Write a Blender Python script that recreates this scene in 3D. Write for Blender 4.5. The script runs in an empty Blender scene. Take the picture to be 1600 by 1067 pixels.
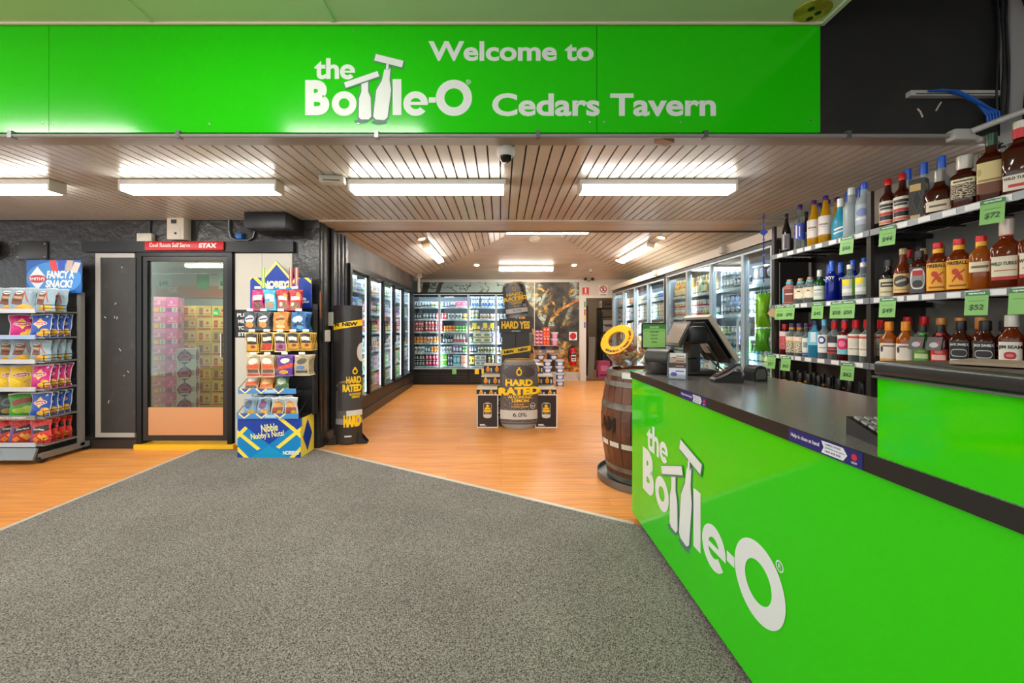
import bpy, bmesh, math, random
from mathutils import Vector, Matrix

# ---------------------------------------------------------------- camera, world, exposure
SC = bpy.context.scene
COL = SC.collection
F, CX, CY, EYE = 620.0, 783.0, 509.0, 1.28        # focal length and vanishing point in 1600x1067 pixels, eye height in m
_c = bpy.data.cameras.new('camera')
_c.sensor_width = 36.0
_c.lens = 36.0 * F / 1600.0
_c.shift_x = (800.0 - CX) / 1600.0
_c.shift_y = -(533.5 - CY) / 1600.0
_c.clip_start = 0.02
CAM = bpy.data.objects.new('camera', _c)
CAM.location = (0, 0, EYE)
CAM.rotation_euler = (math.radians(90), 0, 0)
COL.objects.link(CAM)
SC.camera = CAM
_w = bpy.data.worlds.new('daylight'); SC.world = _w; _w.use_nodes = True
_w.node_tree.nodes['Background'].inputs[0].default_value = (0.93, 0.97, 1.0, 1)
_w.node_tree.nodes['Background'].inputs[1].default_value = 1.0      # overcast daylight at the open front of the shop
SC.view_settings.view_transform = 'Standard'
SC.view_settings.look = 'None'
SC.view_settings.gamma = 1.0
SC.view_settings.use_curve_mapping = False
SC.view_settings.exposure = 1.0
SC.cycles.transparent_max_bounces = 14
SC.cycles.max_bounces = 8
SC.cycles.sample_clamp_indirect = 6.0
TUBE = 22.0       # radiance of the fluorescent diffusers
R = random.Random(7)

# ---------------------------------------------------------------- helpers
def lin(c):
    return tuple(((x/255)/12.92 if x/255 <= .04045 else ((x/255+.055)/1.055)**2.4) for x in c)
def wx(px, Y): return (px-CX)*Y/F
def wz(py, Y): return EYE-(py-CY)*Y/F
def yx(px, X): return X*F/(px-CX)

MATS = {}
def _new(name):
    m = bpy.data.materials.new(name); m.use_nodes = True
    nt = m.node_tree
    return m, nt, nt.nodes['Principled BSDF']
def M(name, col=None, rough=.5, metal=0., emit=0., spec=.5, bump=None, mottle=None, coat=0., emcol=None):
    """plain procedural material; bump=(scale,strength), mottle=(scale, second colour, lo, hi)"""
    if name in MATS: return MATS[name]
    m, nt, b = _new(name); MATS[name] = m
    c = (*lin(col), 1)
    b.inputs['Base Color'].default_value = c
    b.inputs['Roughness'].default_value = rough
    b.inputs['Metallic'].default_value = metal
    b.inputs['Specular IOR Level'].default_value = spec
    b.inputs['Coat Weight'].default_value = coat
    b.inputs['Coat Roughness'].default_value = .05
    if emit:
        b.inputs['Emission Color'].default_value = (*lin(emcol or col), 1)
        b.inputs['Emission Strength'].default_value = emit
    if bump or mottle:
        tc = nt.nodes.new('ShaderNodeTexCoord')
    if mottle:
        n = nt.nodes.new('ShaderNodeTexNoise'); n.inputs['Scale'].default_value = mottle[0]; n.inputs['Detail'].default_value = 5
        nt.links.new(tc.outputs['Object'], n.inputs['Vector'])
        r = nt.nodes.new('ShaderNodeValToRGB')
        r.color_ramp.elements[0].position = mottle[2]; r.color_ramp.elements[0].color = c
        r.color_ramp.elements[1].position = mottle[3]; r.color_ramp.elements[1].color = (*lin(mottle[1]), 1)
        nt.links.new(n.outputs['Fac'], r.inputs[0]); nt.links.new(r.outputs[0], b.inputs['Base Color'])
    if bump:
        n = nt.nodes.new('ShaderNodeTexNoise'); n.inputs['Scale'].default_value = bump[0]; n.inputs['Detail'].default_value = 4
        nt.links.new(tc.outputs['Object'], n.inputs['Vector'])
        k = nt.nodes.new('ShaderNodeBump'); k.inputs['Strength'].default_value = bump[1]; k.inputs['Distance'].default_value = .01
        nt.links.new(n.outputs['Fac'], k.inputs['Height']); nt.links.new(k.outputs[0], b.inputs['Normal'])
    return m

def GL(name, tint, body, fac=.5, rough=.06, top=1.):
    """thin tinted glass with its liquid: part see-through, part glossy body colour"""
    if name in MATS: return MATS[name]
    m, nt, b = _new(name); MATS[name] = m
    b.inputs['Base Color'].default_value = (*lin(body), 1); b.inputs['Roughness'].default_value = rough
    b.inputs['Specular IOR Level'].default_value = .7
    t = nt.nodes.new('ShaderNodeBsdfTransparent'); t.inputs[0].default_value = (*lin(tint), 1)
    x = nt.nodes.new('ShaderNodeMixShader')
    lw = nt.nodes.new('ShaderNodeLayerWeight'); lw.inputs[0].default_value = .35
    mr = nt.nodes.new('ShaderNodeMapRange'); mr.inputs[3].default_value = fac; mr.inputs[4].default_value = top
    nt.links.new(lw.outputs['Facing'], mr.inputs[0]); nt.links.new(mr.outputs[0], x.inputs[0])
    nt.links.new(t.outputs[0], x.inputs[1]); nt.links.new(b.outputs[0], x.inputs[2])
    nt.links.new(x.outputs[0], nt.nodes['Material Output'].inputs[0])
    return m
def PANE(name, tint=(238, 246, 242), refl=.9):
    """flat clear pane: transparent plus mirror reflection by Fresnel"""
    if name in MATS: return MATS[name]
    m, nt, b = _new(name); MATS[name] = m
    t = nt.nodes.new('ShaderNodeBsdfTransparent'); t.inputs[0].default_value = (*lin(tint), 1)
    g = nt.nodes.new('ShaderNodeBsdfGlossy'); g.inputs['Roughness'].default_value = .01
    fr = nt.nodes.new('ShaderNodeFresnel'); fr.inputs[0].default_value = 1.5
    mu = nt.nodes.new('ShaderNodeMath'); mu.operation = 'MULTIPLY'; mu.inputs[1].default_value = refl
    x = nt.nodes.new('ShaderNodeMixShader')
    nt.links.new(fr.outputs[0], mu.inputs[0]); nt.links.new(mu.outputs[0], x.inputs[0])
    nt.links.new(t.outputs[0], x.inputs[1]); nt.links.new(g.outputs[0], x.inputs[2])
    nt.links.new(x.outputs[0], nt.nodes['Material Output'].inputs[0])
    nt.nodes.remove(b)
    return m
def PR(name, base, shapes=(), rough=.45, spec=.5, speck=None, metal=0., bump=None):
    """printed surface: flat shapes on the UV square. shape = (kind, cx, cy, halfw, halfh, colour[, degrees]), kind r/e/d"""
    if name in MATS: return MATS[name]
    m, nt, b = _new(name); MATS[name] = m
    N, L = nt.nodes, nt.links
    b.inputs['Roughness'].default_value = rough; b.inputs['Specular IOR Level'].default_value = spec; b.inputs['Metallic'].default_value = metal
    uv = N.new('ShaderNodeUVMap'); uv.uv_map = 'UVMap'
    if bump:      # crumpled foil
        bn = N.new('ShaderNodeTexNoise'); bn.inputs['Scale'].default_value = bump[0]; bn.inputs['Detail'].default_value = 3; bn.inputs['Distortion'].default_value = 1.2; L.new(uv.outputs[0], bn.inputs['Vector'])
        bk_ = N.new('ShaderNodeBump'); bk_.inputs['Strength'].default_value = bump[1]; bk_.inputs['Distance'].default_value = .02; L.new(bn.outputs['Fac'], bk_.inputs['Height']); L.new(bk_.outputs[0], b.inputs['Normal'])
    cur = None; basec = (*lin(base), 1)
    if speck:     # (scale, colour, threshold): irregular small print
        n = N.new('ShaderNodeTexNoise'); n.inputs['Scale'].default_value = speck[0]; n.inputs['Detail'].default_value = 2
        L.new(uv.outputs[0], n.inputs['Vector'])
        t = N.new('ShaderNodeMath'); t.operation = 'GREATER_THAN'; t.inputs[1].default_value = speck[2]; L.new(n.outputs['Fac'], t.inputs[0])
        x = N.new('ShaderNodeMix'); x.data_type = 'RGBA'; x.inputs[6].default_value = basec; x.inputs[7].default_value = (*lin(speck[1]), 1)
        L.new(t.outputs[0], x.inputs[0]); cur = x.outputs[2]
    for s in shapes:
        mp = N.new('ShaderNodeMapping'); mp.vector_type = 'TEXTURE'
        mp.inputs[1].default_value = (s[1], s[2], 0); mp.inputs[3].default_value = (s[3], s[4], 1)
        if len(s) > 6: mp.inputs[2].default_value = (0, 0, math.radians(s[6]))
        L.new(uv.outputs[0], mp.inputs[0])
        if s[0] == 'e':
            q = N.new('ShaderNodeVectorMath'); q.operation = 'LENGTH'; L.new(mp.outputs[0], q.inputs[0]); o = q.outputs['Value']
        else:
            a = N.new('ShaderNodeVectorMath'); a.operation = 'ABSOLUTE'; L.new(mp.outputs[0], a.inputs[0])
            if s[0] == 'd':
                q = N.new('ShaderNodeVectorMath'); q.operation = 'DOT_PRODUCT'; q.inputs[1].default_value = (1, 1, 0); L.new(a.outputs[0], q.inputs[0]); o = q.outputs['Value']
            else:
                sp = N.new('ShaderNodeSeparateXYZ'); L.new(a.outputs[0], sp.inputs[0])
                q = N.new('ShaderNodeMath'); q.operation = 'MAXIMUM'; L.new(sp.outputs[0], q.inputs[0]); L.new(sp.outputs[1], q.inputs[1]); o = q.outputs[0]
        t = N.new('ShaderNodeMath'); t.operation = 'LESS_THAN'; t.inputs[1].default_value = 1.0; L.new(o, t.inputs[0])
        x = N.new('ShaderNodeMix'); x.data_type = 'RGBA'; x.inputs[6].default_value = basec; x.inputs[7].default_value = (*lin(s[5]), 1)
        if cur is not None: L.new(cur, x.inputs[6])
        L.new(t.outputs[0], x.inputs[0]); cur = x.outputs[2]
    if cur is not None: L.new(cur, b.inputs['Base Color'])
    else: b.inputs['Base Color'].default_value = basec
    return m

UV4 = ((0, 0), (1, 0), (1, 1), (0, 1))
class MB:
    """mesh collector"""
    def __init__(s): s.v = []; s.f = []; s.uv = []; s.mi = []
    def face(s, pts, uv=None, m=0):
        k = len(s.v); s.v += [tuple(p) for p in pts]; s.f.append(tuple(range(k, k+len(pts))))
        s.uv += list(uv) if uv else ([*UV4] if len(pts) == 4 else [(0, 0)]*len(pts)); s.mi.append(m); return s
    def idx(s, base, f, uv, m):
        s.f.append(tuple(base+i for i in f)); s.uv += uv; s.mi.append(m)
    def box(s, x0, y0, z0, x1, y1, z1, m=0, **mf):
        """m: material; f,b,l,r,t,d override single sides (front -Y, back, left, right, top, down)"""
        k = len(s.v)
        s.v += [(x0, y0, z0), (x1, y0, z0), (x1, y1, z0), (x0, y1, z0), (x0, y0, z1), (x1, y0, z1), (x1, y1, z1), (x0, y1, z1)]
        for n, q in (('f', (0, 1, 5, 4)), ('r', (1, 2, 6, 5)), ('b', (2, 3, 7, 6)), ('l', (3, 0, 4, 7)), ('t', (4, 5, 6, 7)), ('d', (3, 2, 1, 0))):
            s.idx(k, q, [*UV4], mf.get(n, m))
        return s
    def cbox(s, cx, cy, cz, w, d, h, m=0, **mf): return s.box(cx-w/2, cy-d/2, cz-h/2, cx+w/2, cy+d/2, cz+h/2, m, **mf)
    def rbox(s, x0, y0, z0, x1, y1, z1, r=.01, seg=2, m=0):
        bm = bmesh.new(); bmesh.ops.create_cube(bm, size=1)
        for v in bm.verts: v.co = Vector(((x0+x1)/2+v.co.x*(x1-x0), (y0+y1)/2+v.co.y*(y1-y0), (z0+z1)/2+v.co.z*(z1-z0)))
        bmesh.ops.bevel(bm, geom=bm.edges[:], offset=r, segments=seg, profile=.5, affect='EDGES')
        bm.verts.ensure_lookup_table(); k = len(s.v); s.v += [tuple(v.co) for v in bm.verts]
        for f in bm.faces:
            uv = [((v.co.x-x0)/(x1-x0), (v.co.z-z0)/(z1-z0)) for v in f.verts]
            s.idx(k, [v.index for v in f.verts], uv, m)
        bm.free(); return s
    def lathe(s, prof, n=16, c=(0, 0, 0), sq=2., ax=1., ay=1., m=0, a0=0., a1=None, mi=None, cap=True):
        """profile [(r,z)...] about Z; sq superellipse power; u=.5 faces -Y"""
        k = len(s.v); full = a1 is None
        z0, z1 = prof[0][1], prof[-1][1]; dz = (z1-z0) or 1
        lo, hi = (0., 2*math.pi) if full else (a0, a1)
        cols = n if full else n+1
        for (r, z) in prof:
            for i in range(cols):
                t = lo+(hi-lo)*i/n + math.pi/2
                cs, sn = math.cos(t), math.sin(t)
                if sq != 2: cs = math.copysign(abs(cs)**(2/sq), cs); sn = math.copysign(abs(sn)**(2/sq), sn)
                s.v.append((c[0]+r*ax*cs, c[1]+r*ay*sn, c[2]+z))
        for j in range(len(prof)-1):
            for i in range(n):
                a, b = i, (i+1) % cols if full else i+1
                u0, u1 = i/n, (i+1)/n; v0, v1 = (prof[j][1]-z0)/dz, (prof[j+1][1]-z0)/dz
                s.idx(k, (j*cols+a, j*cols+b, (j+1)*cols+b, (j+1)*cols+a), [(u0, v0), (u1, v0), (u1, v1), (u0, v1)], (mi[j] if mi else m))
        if full and cap:
            if prof[0][0] > 1e-6: s.idx(k, tuple(range(cols-1, -1, -1)), [(.02, .02)]*cols, (mi[0] if mi else m))
            if prof[-1][0] > 1e-6: s.idx(k+(len(prof)-1)*cols, tuple(range(cols)), [(.02, .98)]*cols, (mi[-1] if mi else m))
        return s
    def tube(s, pts, r, n=8, m=0, cap=True):
        pts = [Vector(p) for p in pts]; k = len(s.v)
        up = None
        for i, p in enumerate(pts):
            d = (pts[min(i+1, len(pts)-1)]-pts[max(i-1, 0)]).normalized()
            a = Vector((0, 0, 1)) if abs(d.z) < .9 else Vector((1, 0, 0))
            e1 = d.cross(a).normalized() if up is None else (up-d*up.dot(d)).normalized()
            up = e1; e2 = d.cross(e1)
            rr = r[i] if isinstance(r, (list, tuple)) else r
            for j in range(n):
                t = 2*math.pi*j/n; s.v.append(tuple(p+e1*math.cos(t)*rr+e2*math.sin(t)*rr))
        for i in range(len(pts)-1):
            for j in range(n):
                b = (j+1) % n
                s.idx(k, (i*n+j, (i+1)*n+j, (i+1)*n+b, i*n+b), [(j/n, i), (j/n, i+1), ((j+1)/n, i+1), ((j+1)/n, i)], m)
        if cap:
            s.idx(k, tuple(range(n)), [(0, 0)]*n, m); s.idx(k+(len(pts)-1)*n, tuple(range(n-1, -1, -1)), [(0, 0)]*n, m)
        return s
    def prism(s, poly, d0, d1, plane='XZ', m=0, mf=None, ms=None):
        """poly 2D counter-clockwise; XZ extrudes along Y, XY along Z, YZ along X. mf: material of the d0 face"""
        def P(a, b, d): return {'XZ': (a, d, b), 'XY': (a, b, d), 'YZ': (d, a, b)}[plane]
        n = len(poly); k = len(s.v)
        xs = [p[0] for p in poly]; ys = [p[1] for p in poly]
        lx, ly, hx, hy = min(xs), min(ys), max(xs), max(ys)
        u = [((p[0]-lx)/((hx-lx) or 1), (p[1]-ly)/((hy-ly) or 1)) for p in poly]
        s.v += [P(a, b, d0) for a, b in poly]+[P(a, b, d1) for a, b in poly]
        s.idx(k, tuple(range(n)), u, m if mf is None else mf)
        s.idx(k, tuple(range(2*n-1, n-1, -1)), u[::-1], m)
        for i in range(n):
            j = (i+1) % n
            s.idx(k, (j, i, n+i, n+j), [*UV4], m if ms is None else ms)
        return s
    def slab(s, a, b, c, d, th, m=0):
        """four corners of the visible face, thickness th away from it along its back"""
        a, b, c, d = map(Vector, (a, b, c, d)); nrm = (b-a).cross(d-a).normalized()*-th
        k = len(s.v); s.v += [tuple(p) for p in (a, b, c, d)]+[tuple(p+nrm) for p in (a, b, c, d)]
        for q in ((0, 1, 2, 3), (7, 6, 5, 4), (1, 0, 4, 5), (2, 1, 5, 6), (3, 2, 6, 7), (0, 3, 7, 4)): s.idx(k, q, [*UV4], m)
        return s
    def add(s, other, mat=None, m=None):
        k = len(s.v); s.v += [tuple(mat @ Vector(p)) for p in other.v] if mat else other.v
        s.f += [tuple(i+k for i in f) for f in other.f]; s.uv += other.uv; s.mi += other.mi if m is None else [m]*len(other.mi); return s
    def mesh(s, name, mats, smooth=None):
        me = bpy.data.meshes.new(name); me.from_pydata(s.v, [], s.f)
        for mt in (mats if isinstance(mats, (list, tuple)) else [mats]): me.materials.append(mt)
        ul = me.uv_layers.new(name='UVMap'); ul.data.foreach_set('uv', [x for p in s.uv for x in p])
        me.polygons.foreach_set('material_index', s.mi)
        if smooth:
            me.polygons.foreach_set('use_smooth', [True]*len(s.f)); me.update(); me.set_sharp_from_angle(angle=math.radians(smooth))
        me.update(); return me
    def build(s, name, mats, parent=None, loc=(0, 0, 0), rot=(0, 0, 0), smooth=None):
        return ob(name, s.mesh(name, mats, smooth), parent, loc, rot)

def ob(name, me, parent=None, loc=(0, 0, 0), rot=(0, 0, 0)):
    o = bpy.data.objects.new(name, me); COL.objects.link(o)
    o.location = loc; o.rotation_euler = rot
    if parent: o.parent = parent
    return o
def tag(o, label, cat, group=None):
    o['label'] = label; o['category'] = cat
    if group: o['group'] = group
    return o
def thing(name, label, cat, loc=(0, 0, 0), rz=0., group=None):
    return tag(ob(name, None, None, loc, (0, 0, rz)), label, cat, group)
def struct(o): o['kind'] = 'structure'; return o
KIDS = {}
def dup(o, loc=None, rot=None, label=None, group=None, parent=None):
    c = o.copy(); COL.objects.link(c); c.parent = parent
    if loc is not None: c.location = loc
    if rot is not None: c.rotation_euler = rot
    if label: c['label'] = label
    if group: c['group'] = group
    if o.name not in KIDS: KIDS[o.name] = list(o.children)
    for ch in KIDS[o.name]:
        dup(ch, parent=c)
    return c

def settle(root, z, gap=.001):
    """lower or lift a thing so that its lowest point rests on height z"""
    bpy.context.view_layer.update(); lo = 1e9; st = [root]
    while st:
        o = st.pop(); st += list(o.children)
        if o.type == 'MESH': lo = min(lo, min((o.matrix_world @ v.co).z for v in o.data.vertices))
    root.location.z += z+gap-lo
TXT = {}
def text_mb(body, w, h, off=.0, m=0, depth=.0008, shear=0., keep=False):
    """flat lettering as MB in the XZ plane facing -Y, lower left at 0,0, scaled to w x h"""
    key = (body, off, shear)
    if key not in TXT:
        cu = bpy.data.curves.new('lettering', 'FONT'); cu.body = body; cu.size = 1; cu.offset = off; cu.resolution_u = 4 if len(body) < 14 else 2; cu.shear = shear
        o = bpy.data.objects.new('lettering', cu); me = bpy.data.meshes.new_from_object(o)
        TXT[key] = ([tuple(v.co) for v in me.vertices], [tuple(p.vertices) for p in me.polygons])
        bpy.data.objects.remove(o); bpy.data.meshes.remove(me); bpy.data.curves.remove(cu)
    vs, fs = TXT[key]
    lx = min(v[0] for v in vs); hx = max(v[0] for v in vs); ly = min(v[1] for v in vs); hy = max(v[1] for v in vs)
    if keep:      # keep the letters' own proportions, fit by height
        sx = sz = h/(hy-ly); w = (hx-lx)*sx
    else: sx, sz = w/(hx-lx), h/(hy-ly)
    mb = MB(); mb.v = [((x-lx)*sx, -depth, (y-ly)*sz) for x, y, z in vs]; mb.f = list(fs)
    mb.uv = [(0, 0)]*sum(len(f) for f in fs); mb.mi = [m]*len(fs); mb.w = w
    return mb
def text(name, body, x, y, z, w, h, mat, parent, off=.02, rot=None, shear=0., keep=False, mid=False):
    """lettering child facing -Y at lower left x,z (or centred there)"""
    mb = text_mb(body, w, h, off, 0, .0012, shear, keep)
    if mid: mb.v = [(a-mb.w/2, b, c-h/2) for a, b, c in mb.v]
    mt = Matrix.Translation((x, y, z))
    if rot is not None: mt = mt @ rot
    mb.v = [tuple(mt @ Vector(p)) for p in mb.v]
    return mb.build(name, mat, parent)
def wrap(mb, r, z0, ang=0.):
    """bend flat lettering about a vertical cylinder of radius r"""
    mb.v = [(r*math.sin(x/r+ang), -r*math.cos(x/r+ang)+y, z+z0) for x, y, z in mb.v]; return mb

ON = 'first second third fourth fifth sixth seventh eighth ninth tenth eleventh twelfth thirteenth fourteenth fifteenth sixteenth seventeenth eighteenth nineteenth'.split()+['%d' % i+'th' for i in range(20, 60)]
WHITE = M('white_vinyl', (232, 236, 233), .4)
BLACK = M('black_plastic', (22, 22, 23), .4)
BLACKM = M('black_metal', (28, 28, 29), .38, .3)
GREYM = M('grey_metal', (120, 122, 124), .35, .8)
CHROME = M('steel', (190, 192, 195), .25, .95)
ALU = M('aluminium_strip', (205, 208, 210), .35, .4)
INK = M('black_ink', (20, 20, 20), .5)
TUBEM = M('tube_diffuser', (255, 251, 243), .4, emit=TUBE*1.25)
TUBES = M('tube_diffuser_side', (255, 251, 243), .4, emit=TUBE*.5)
BATTEN = M('batten_body', (225, 222, 214), .5)
# ---------------------------------------------------------------- the room
YW, YB, YS = 4.15, 9.25, 2.30          # cool-room wall, back wall, sign bulkhead
XL, XR = -1.90, 3.05                   # fridge wall, right wall
ZC, ZR, PITCH = 2.38, 2.36, .288       # front ceiling, rear wall plate, rear hip pitch
ZF = 3.02                              # high front ceiling

def floor_material():
    m, nt, b = _new('timber_vinyl_floor'); N, L = nt.nodes, nt.links
    tc = N.new('ShaderNodeTexCoord')
    br = N.new('ShaderNodeTexBrick'); br.offset = .37
    for k, v in (('Scale', 1.), ('Mortar Size', .0012), ('Mortar Smooth', .3), ('Brick Width', 1.25), ('Row Height', .128), ('Bias', 0.)): br.inputs[k].default_value = v
    br.inputs['Color1'].default_value = (*lin((222, 147, 74)), 1); br.inputs['Color2'].default_value = (*lin((234, 162, 88)), 1)
    br.inputs['Mortar'].default_value = (*lin((186, 118, 64)), 1)
    L.new(tc.outputs['Object'], br.inputs['Vector'])
    mp = N.new('ShaderNodeMapping'); mp.inputs[3].default_value = (1.4, 26, 1); L.new(tc.outputs['Object'], mp.inputs[0])
    n = N.new('ShaderNodeTexNoise'); n.inputs['Scale'].default_value = 1.6; n.inputs['Detail'].default_value = 6; L.new(mp.outputs[0], n.inputs['Vector'])
    r = N.new('ShaderNodeValToRGB'); r.color_ramp.elements[0].position = .3; r.color_ramp.elements[0].color = (.66, .56, .48, 1)
    r.color_ramp.elements[1].position = .7; r.color_ramp.elements[1].color = (1.08, 1.08, 1.08, 1); L.new(n.outputs['Fac'], r.inputs[0])
    x = N.new('ShaderNodeMix'); x.data_type = 'RGBA'; x.blend_type = 'MULTIPLY'; x.inputs[0].default_value = .75
    L.new(br.outputs['Color'], x.inputs[6]); L.new(r.outputs[0], x.inputs[7]); L.new(x.outputs[2], b.inputs['Base Color'])
    b.inputs['Roughness'].default_value = .32; b.inputs['Specular IOR Level'].default_value = .45
    return m
def carpet_material():
    m, nt, b = _new('grey_loop_carpet'); N, L = nt.nodes, nt.links
    tc = N.new('ShaderNodeTexCoord')
    n = N.new('ShaderNodeTexNoise'); n.inputs['Scale'].default_value = 190; n.inputs['Detail'].default_value = 3; L.new(tc.outputs['Object'], n.inputs['Vector'])
    n2 = N.new('ShaderNodeTexNoise'); n2.inputs['Scale'].default_value = 1.7; n2.inputs['Detail'].default_value = 4; L.new(tc.outputs['Object'], n2.inputs['Vector'])
    r = N.new('ShaderNodeValToRGB'); e = r.color_ramp.elements
    e[0].position = .34; e[0].color = (*lin((52, 51, 49)), 1); e[1].position = .66; e[1].color = (*lin((164, 159, 151)), 1)
    L.new(n.outputs['Fac'], r.inputs[0])
    r2 = N.new('ShaderNodeValToRGB'); r2.color_ramp.elements[0].position = .3; r2.color_ramp.elements[0].color = (.82, .82, .82, 1); r2.color_ramp.elements[1].position = .7; r2.color_ramp.elements[1].color = (1.05, 1.05, 1.05, 1)
    L.new(n2.outputs['Fac'], r2.inputs[0])
    x = N.new('ShaderNodeMix'); x.data_type = 'RGBA'; x.blend_type = 'MULTIPLY'; x.inputs[0].default_value = 1
    L.new(r.outputs[0], x.inputs[6]); L.new(r2.outputs[0], x.inputs[7]); L.new(x.outputs[2], b.inputs['Base Color'])
    k = N.new('ShaderNodeBump'); k.inputs['Strength'].default_value = .8; k.inputs['Distance'].default_value = .004
    L.new(n.outputs['Fac'], k.inputs['Height']); L.new(k.outputs[0], b.inputs['Normal'])
    b.inputs['Roughness'].default_value = .95; b.inputs['Specular IOR Level'].default_value = .1
    return m
WALLBLK = M('black_rough_paint', (36, 36, 37), .28, bump=(16, .8), mottle=(3.5, (50, 49, 48), .4, .75))
WALLRET = M('grey_scuffed_paint', (70, 64, 58), .5, bump=(9, .4), mottle=(2.5, (108, 98, 88), .4, .7))
CREAM = M('cream_wall_paint', (214, 206, 190), .6, bump=(5, .1))
FASCIA = M('black_fascia_board', (33, 33, 32), .45, mottle=(6, (44, 43, 41), .5, .8))
SLAT = M('taupe_ceiling_board', (200, 195, 187), .25, spec=.6, mottle=(2.2, (186, 180, 171), .35, .7))
SLATR = M('rear_ceiling_board', (210, 198, 183), .3, mottle=(2.2, (196, 183, 168), .35, .7))
GROOVE = M('ceiling_backing', (88, 78, 68), .8)
HICEIL = M('green_bounce_ceiling', (196, 214, 176), .6, mottle=(.9, (186, 206, 164), .4, .7))  # green bounce from sign and counter is put into this base colour
CLAD = M('grey_wall_cladding', (168, 168, 166), .5)

struct(MB().box(-9, -5, -.12, 5, 12.5, 0).build('floor', floor_material()))
CARPET_MAT = carpet_material()
cp = MB().prism([(-3.1, -4.9), (1.0, -4.9), (1.0, 2.44), (.86, 2.535), (-1.9, 4.09), (-3.1, 4.09)][::1], .009, .0005, 'XY').build('floor_carpet', CARPET_MAT)
struct(cp)
EDGE = M('carpet_edge_strip', (196, 188, 176), .4, .2)
def strip(name, a, b, w=.032):
    a = Vector(a); b = Vector(b); d = (b-a).normalized(); n = Vector((-d.y, d.x))*w/2
    struct(MB().prism([tuple(a-n), tuple(b-n), tuple(b+n), tuple(a+n)], .0005, .0125, 'XY').build(name, EDGE))
strip('trim_1', (-3.115, -1.0), (-3.115, 4.07)); strip('trim_2', (-1.9, 4.1), (.855, 2.548))

# --- cool-room wall (faces the camera) with the door opening
DX0, DX1, DZ1 = -3.785, -2.795, 2.045
w = MB().box(-8, YW, 0, DX0, YW+.12, ZC+.05).box(DX1, YW, 0, XL, YW+.12, ZC+.05).box(DX0, YW, DZ1, DX1, YW+.12, ZC+.05)
struct(w.build('wall_left', WALLBLK))
# --- wall that runs back beside the fridge doors
FY0, FY1, FZ0, FZ1 = 4.93, 8.42, .27, 2.06
w = MB().box(XL-.12, YW+.12, 0, XL, FY0, ZR+.1, 0).box(XL-.12, FY0, FZ1, XL, FY1, ZR+.1, 1).box(XL-.12, FY0, 0, XL, FY1, FZ0, 2).box(XL-.12, FY1, 0, XL, YB, ZR+.1, 0)
struct(w.build('wall_side', [WALLBLK, WALLRET, M('dark_brown_board', (58, 46, 38), .45)]))
BB = M('black_skirting', (40, 38, 37), .35)
struct(MB().box(XL, YW+.02, 0, XL+.018, FY1, .11).box(XL, YW+.02, .11, XL+.03, FY1, .135).build('baseboard_side', BB))
struct(MB().box(-8, YW-.015, 0, DX0-.02, YW, .09).build('baseboard_left', M('dark_scuffed_skirting', (40, 36, 33), .5, mottle=(14, (96, 84, 70), .62, .7))))

# --- back wall, opening to the store room at the right
BX0, BX1, BZ = 1.98, 2.62, 1.93
w = MB().box(XL-.12, YB, 0, BX0, YB+.12, ZR+.1).box(BX1, YB, 0, XR+.12, YB+.12, ZR+.1).box(BX0, YB, BZ, BX1, YB+.12, ZR+.1)
struct(w.build('wall_back', CREAM))
struct(MB().box(XR, 2.42, 0, XR+.12, YB, ZR+.12).build('wall_right', CREAM))
struct(MB().box(XL, YB-.012, 0, -.0, YB, .22).box(0, YB-.012, 0, 1.84, YB, .2).build('baseboard_back', M('white_scuffed_skirting', (205, 196, 182), .5, mottle=(6, (150, 138, 122), .55, .75))))

# --- front ceiling of narrow boards
def slats(name, parent, quads, mats, th=.012):
    for q in quads: MB().slab(*q, th).build(name, mats, parent)
ceil = struct(MB().box(-8, YS+.1, ZC+.016, XR+.12, YW+.5, ZC+.1).build('ceiling', GROOVE))
xs = -7.2; qs = []
while xs < XR-.02:
    qs.append(((xs, YS+.12, ZC), (xs, 4.13, ZC), (min(xs+.069, XR), 4.13, ZC), (min(xs+.069, XR), YS+.12, ZC))); xs += .08
slats('ceiling_board', ceil, qs, SLAT)
beam = [((XL, 4.135+i*.155, ZC-.012), (XL, 4.28+i*.155, ZC-.012), (XR, 4.28+i*.155, ZC-.012), (XR, 4.135+i*.155, ZC-.012)) for i in range(3)]
slats('beam_board', ceil, beam, SLATR, .02)

# --- rear hipped ceiling: two side slopes and the back slope
def zl(x): return ZR+PITCH*(x-XL)
def zr(x): return ZR+PITCH*(XR-x)
def zb(y): return ZR+PITCH*(YB-y)*1.0
XM = (XL+XR)/2; RUN = XM-XL; Y0 = 4.6
back = MB()
back.slab((XL, Y0, ZR+.02), (XL, YB, ZR+.02), (XM, YB-RUN, zl(XM)+.02), (XM, Y0, zl(XM)+.02), .05)
back.slab((XM, Y0, zl(XM)+.02), (XM, YB-RUN, zl(XM)+.02), (XR, YB, ZR+.02), (XR, Y0, ZR+.02), .05)
k = len(back.v)
back.face([(XL, YB, ZR+.02), (XR, YB, ZR+.02), (XM, YB-RUN, zl(XM)+.02)])
back.prism([(XL, ZR), (XR, ZR), (XR, ZR+.1), (XM, zl(XM)+.1), (XL, ZR+.1)], Y0-.06, Y0, 'XZ')
ceil2 = struct(back.build('ceiling_rear', GROOVE))
qs = []; n = 25; st = RUN/n
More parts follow.
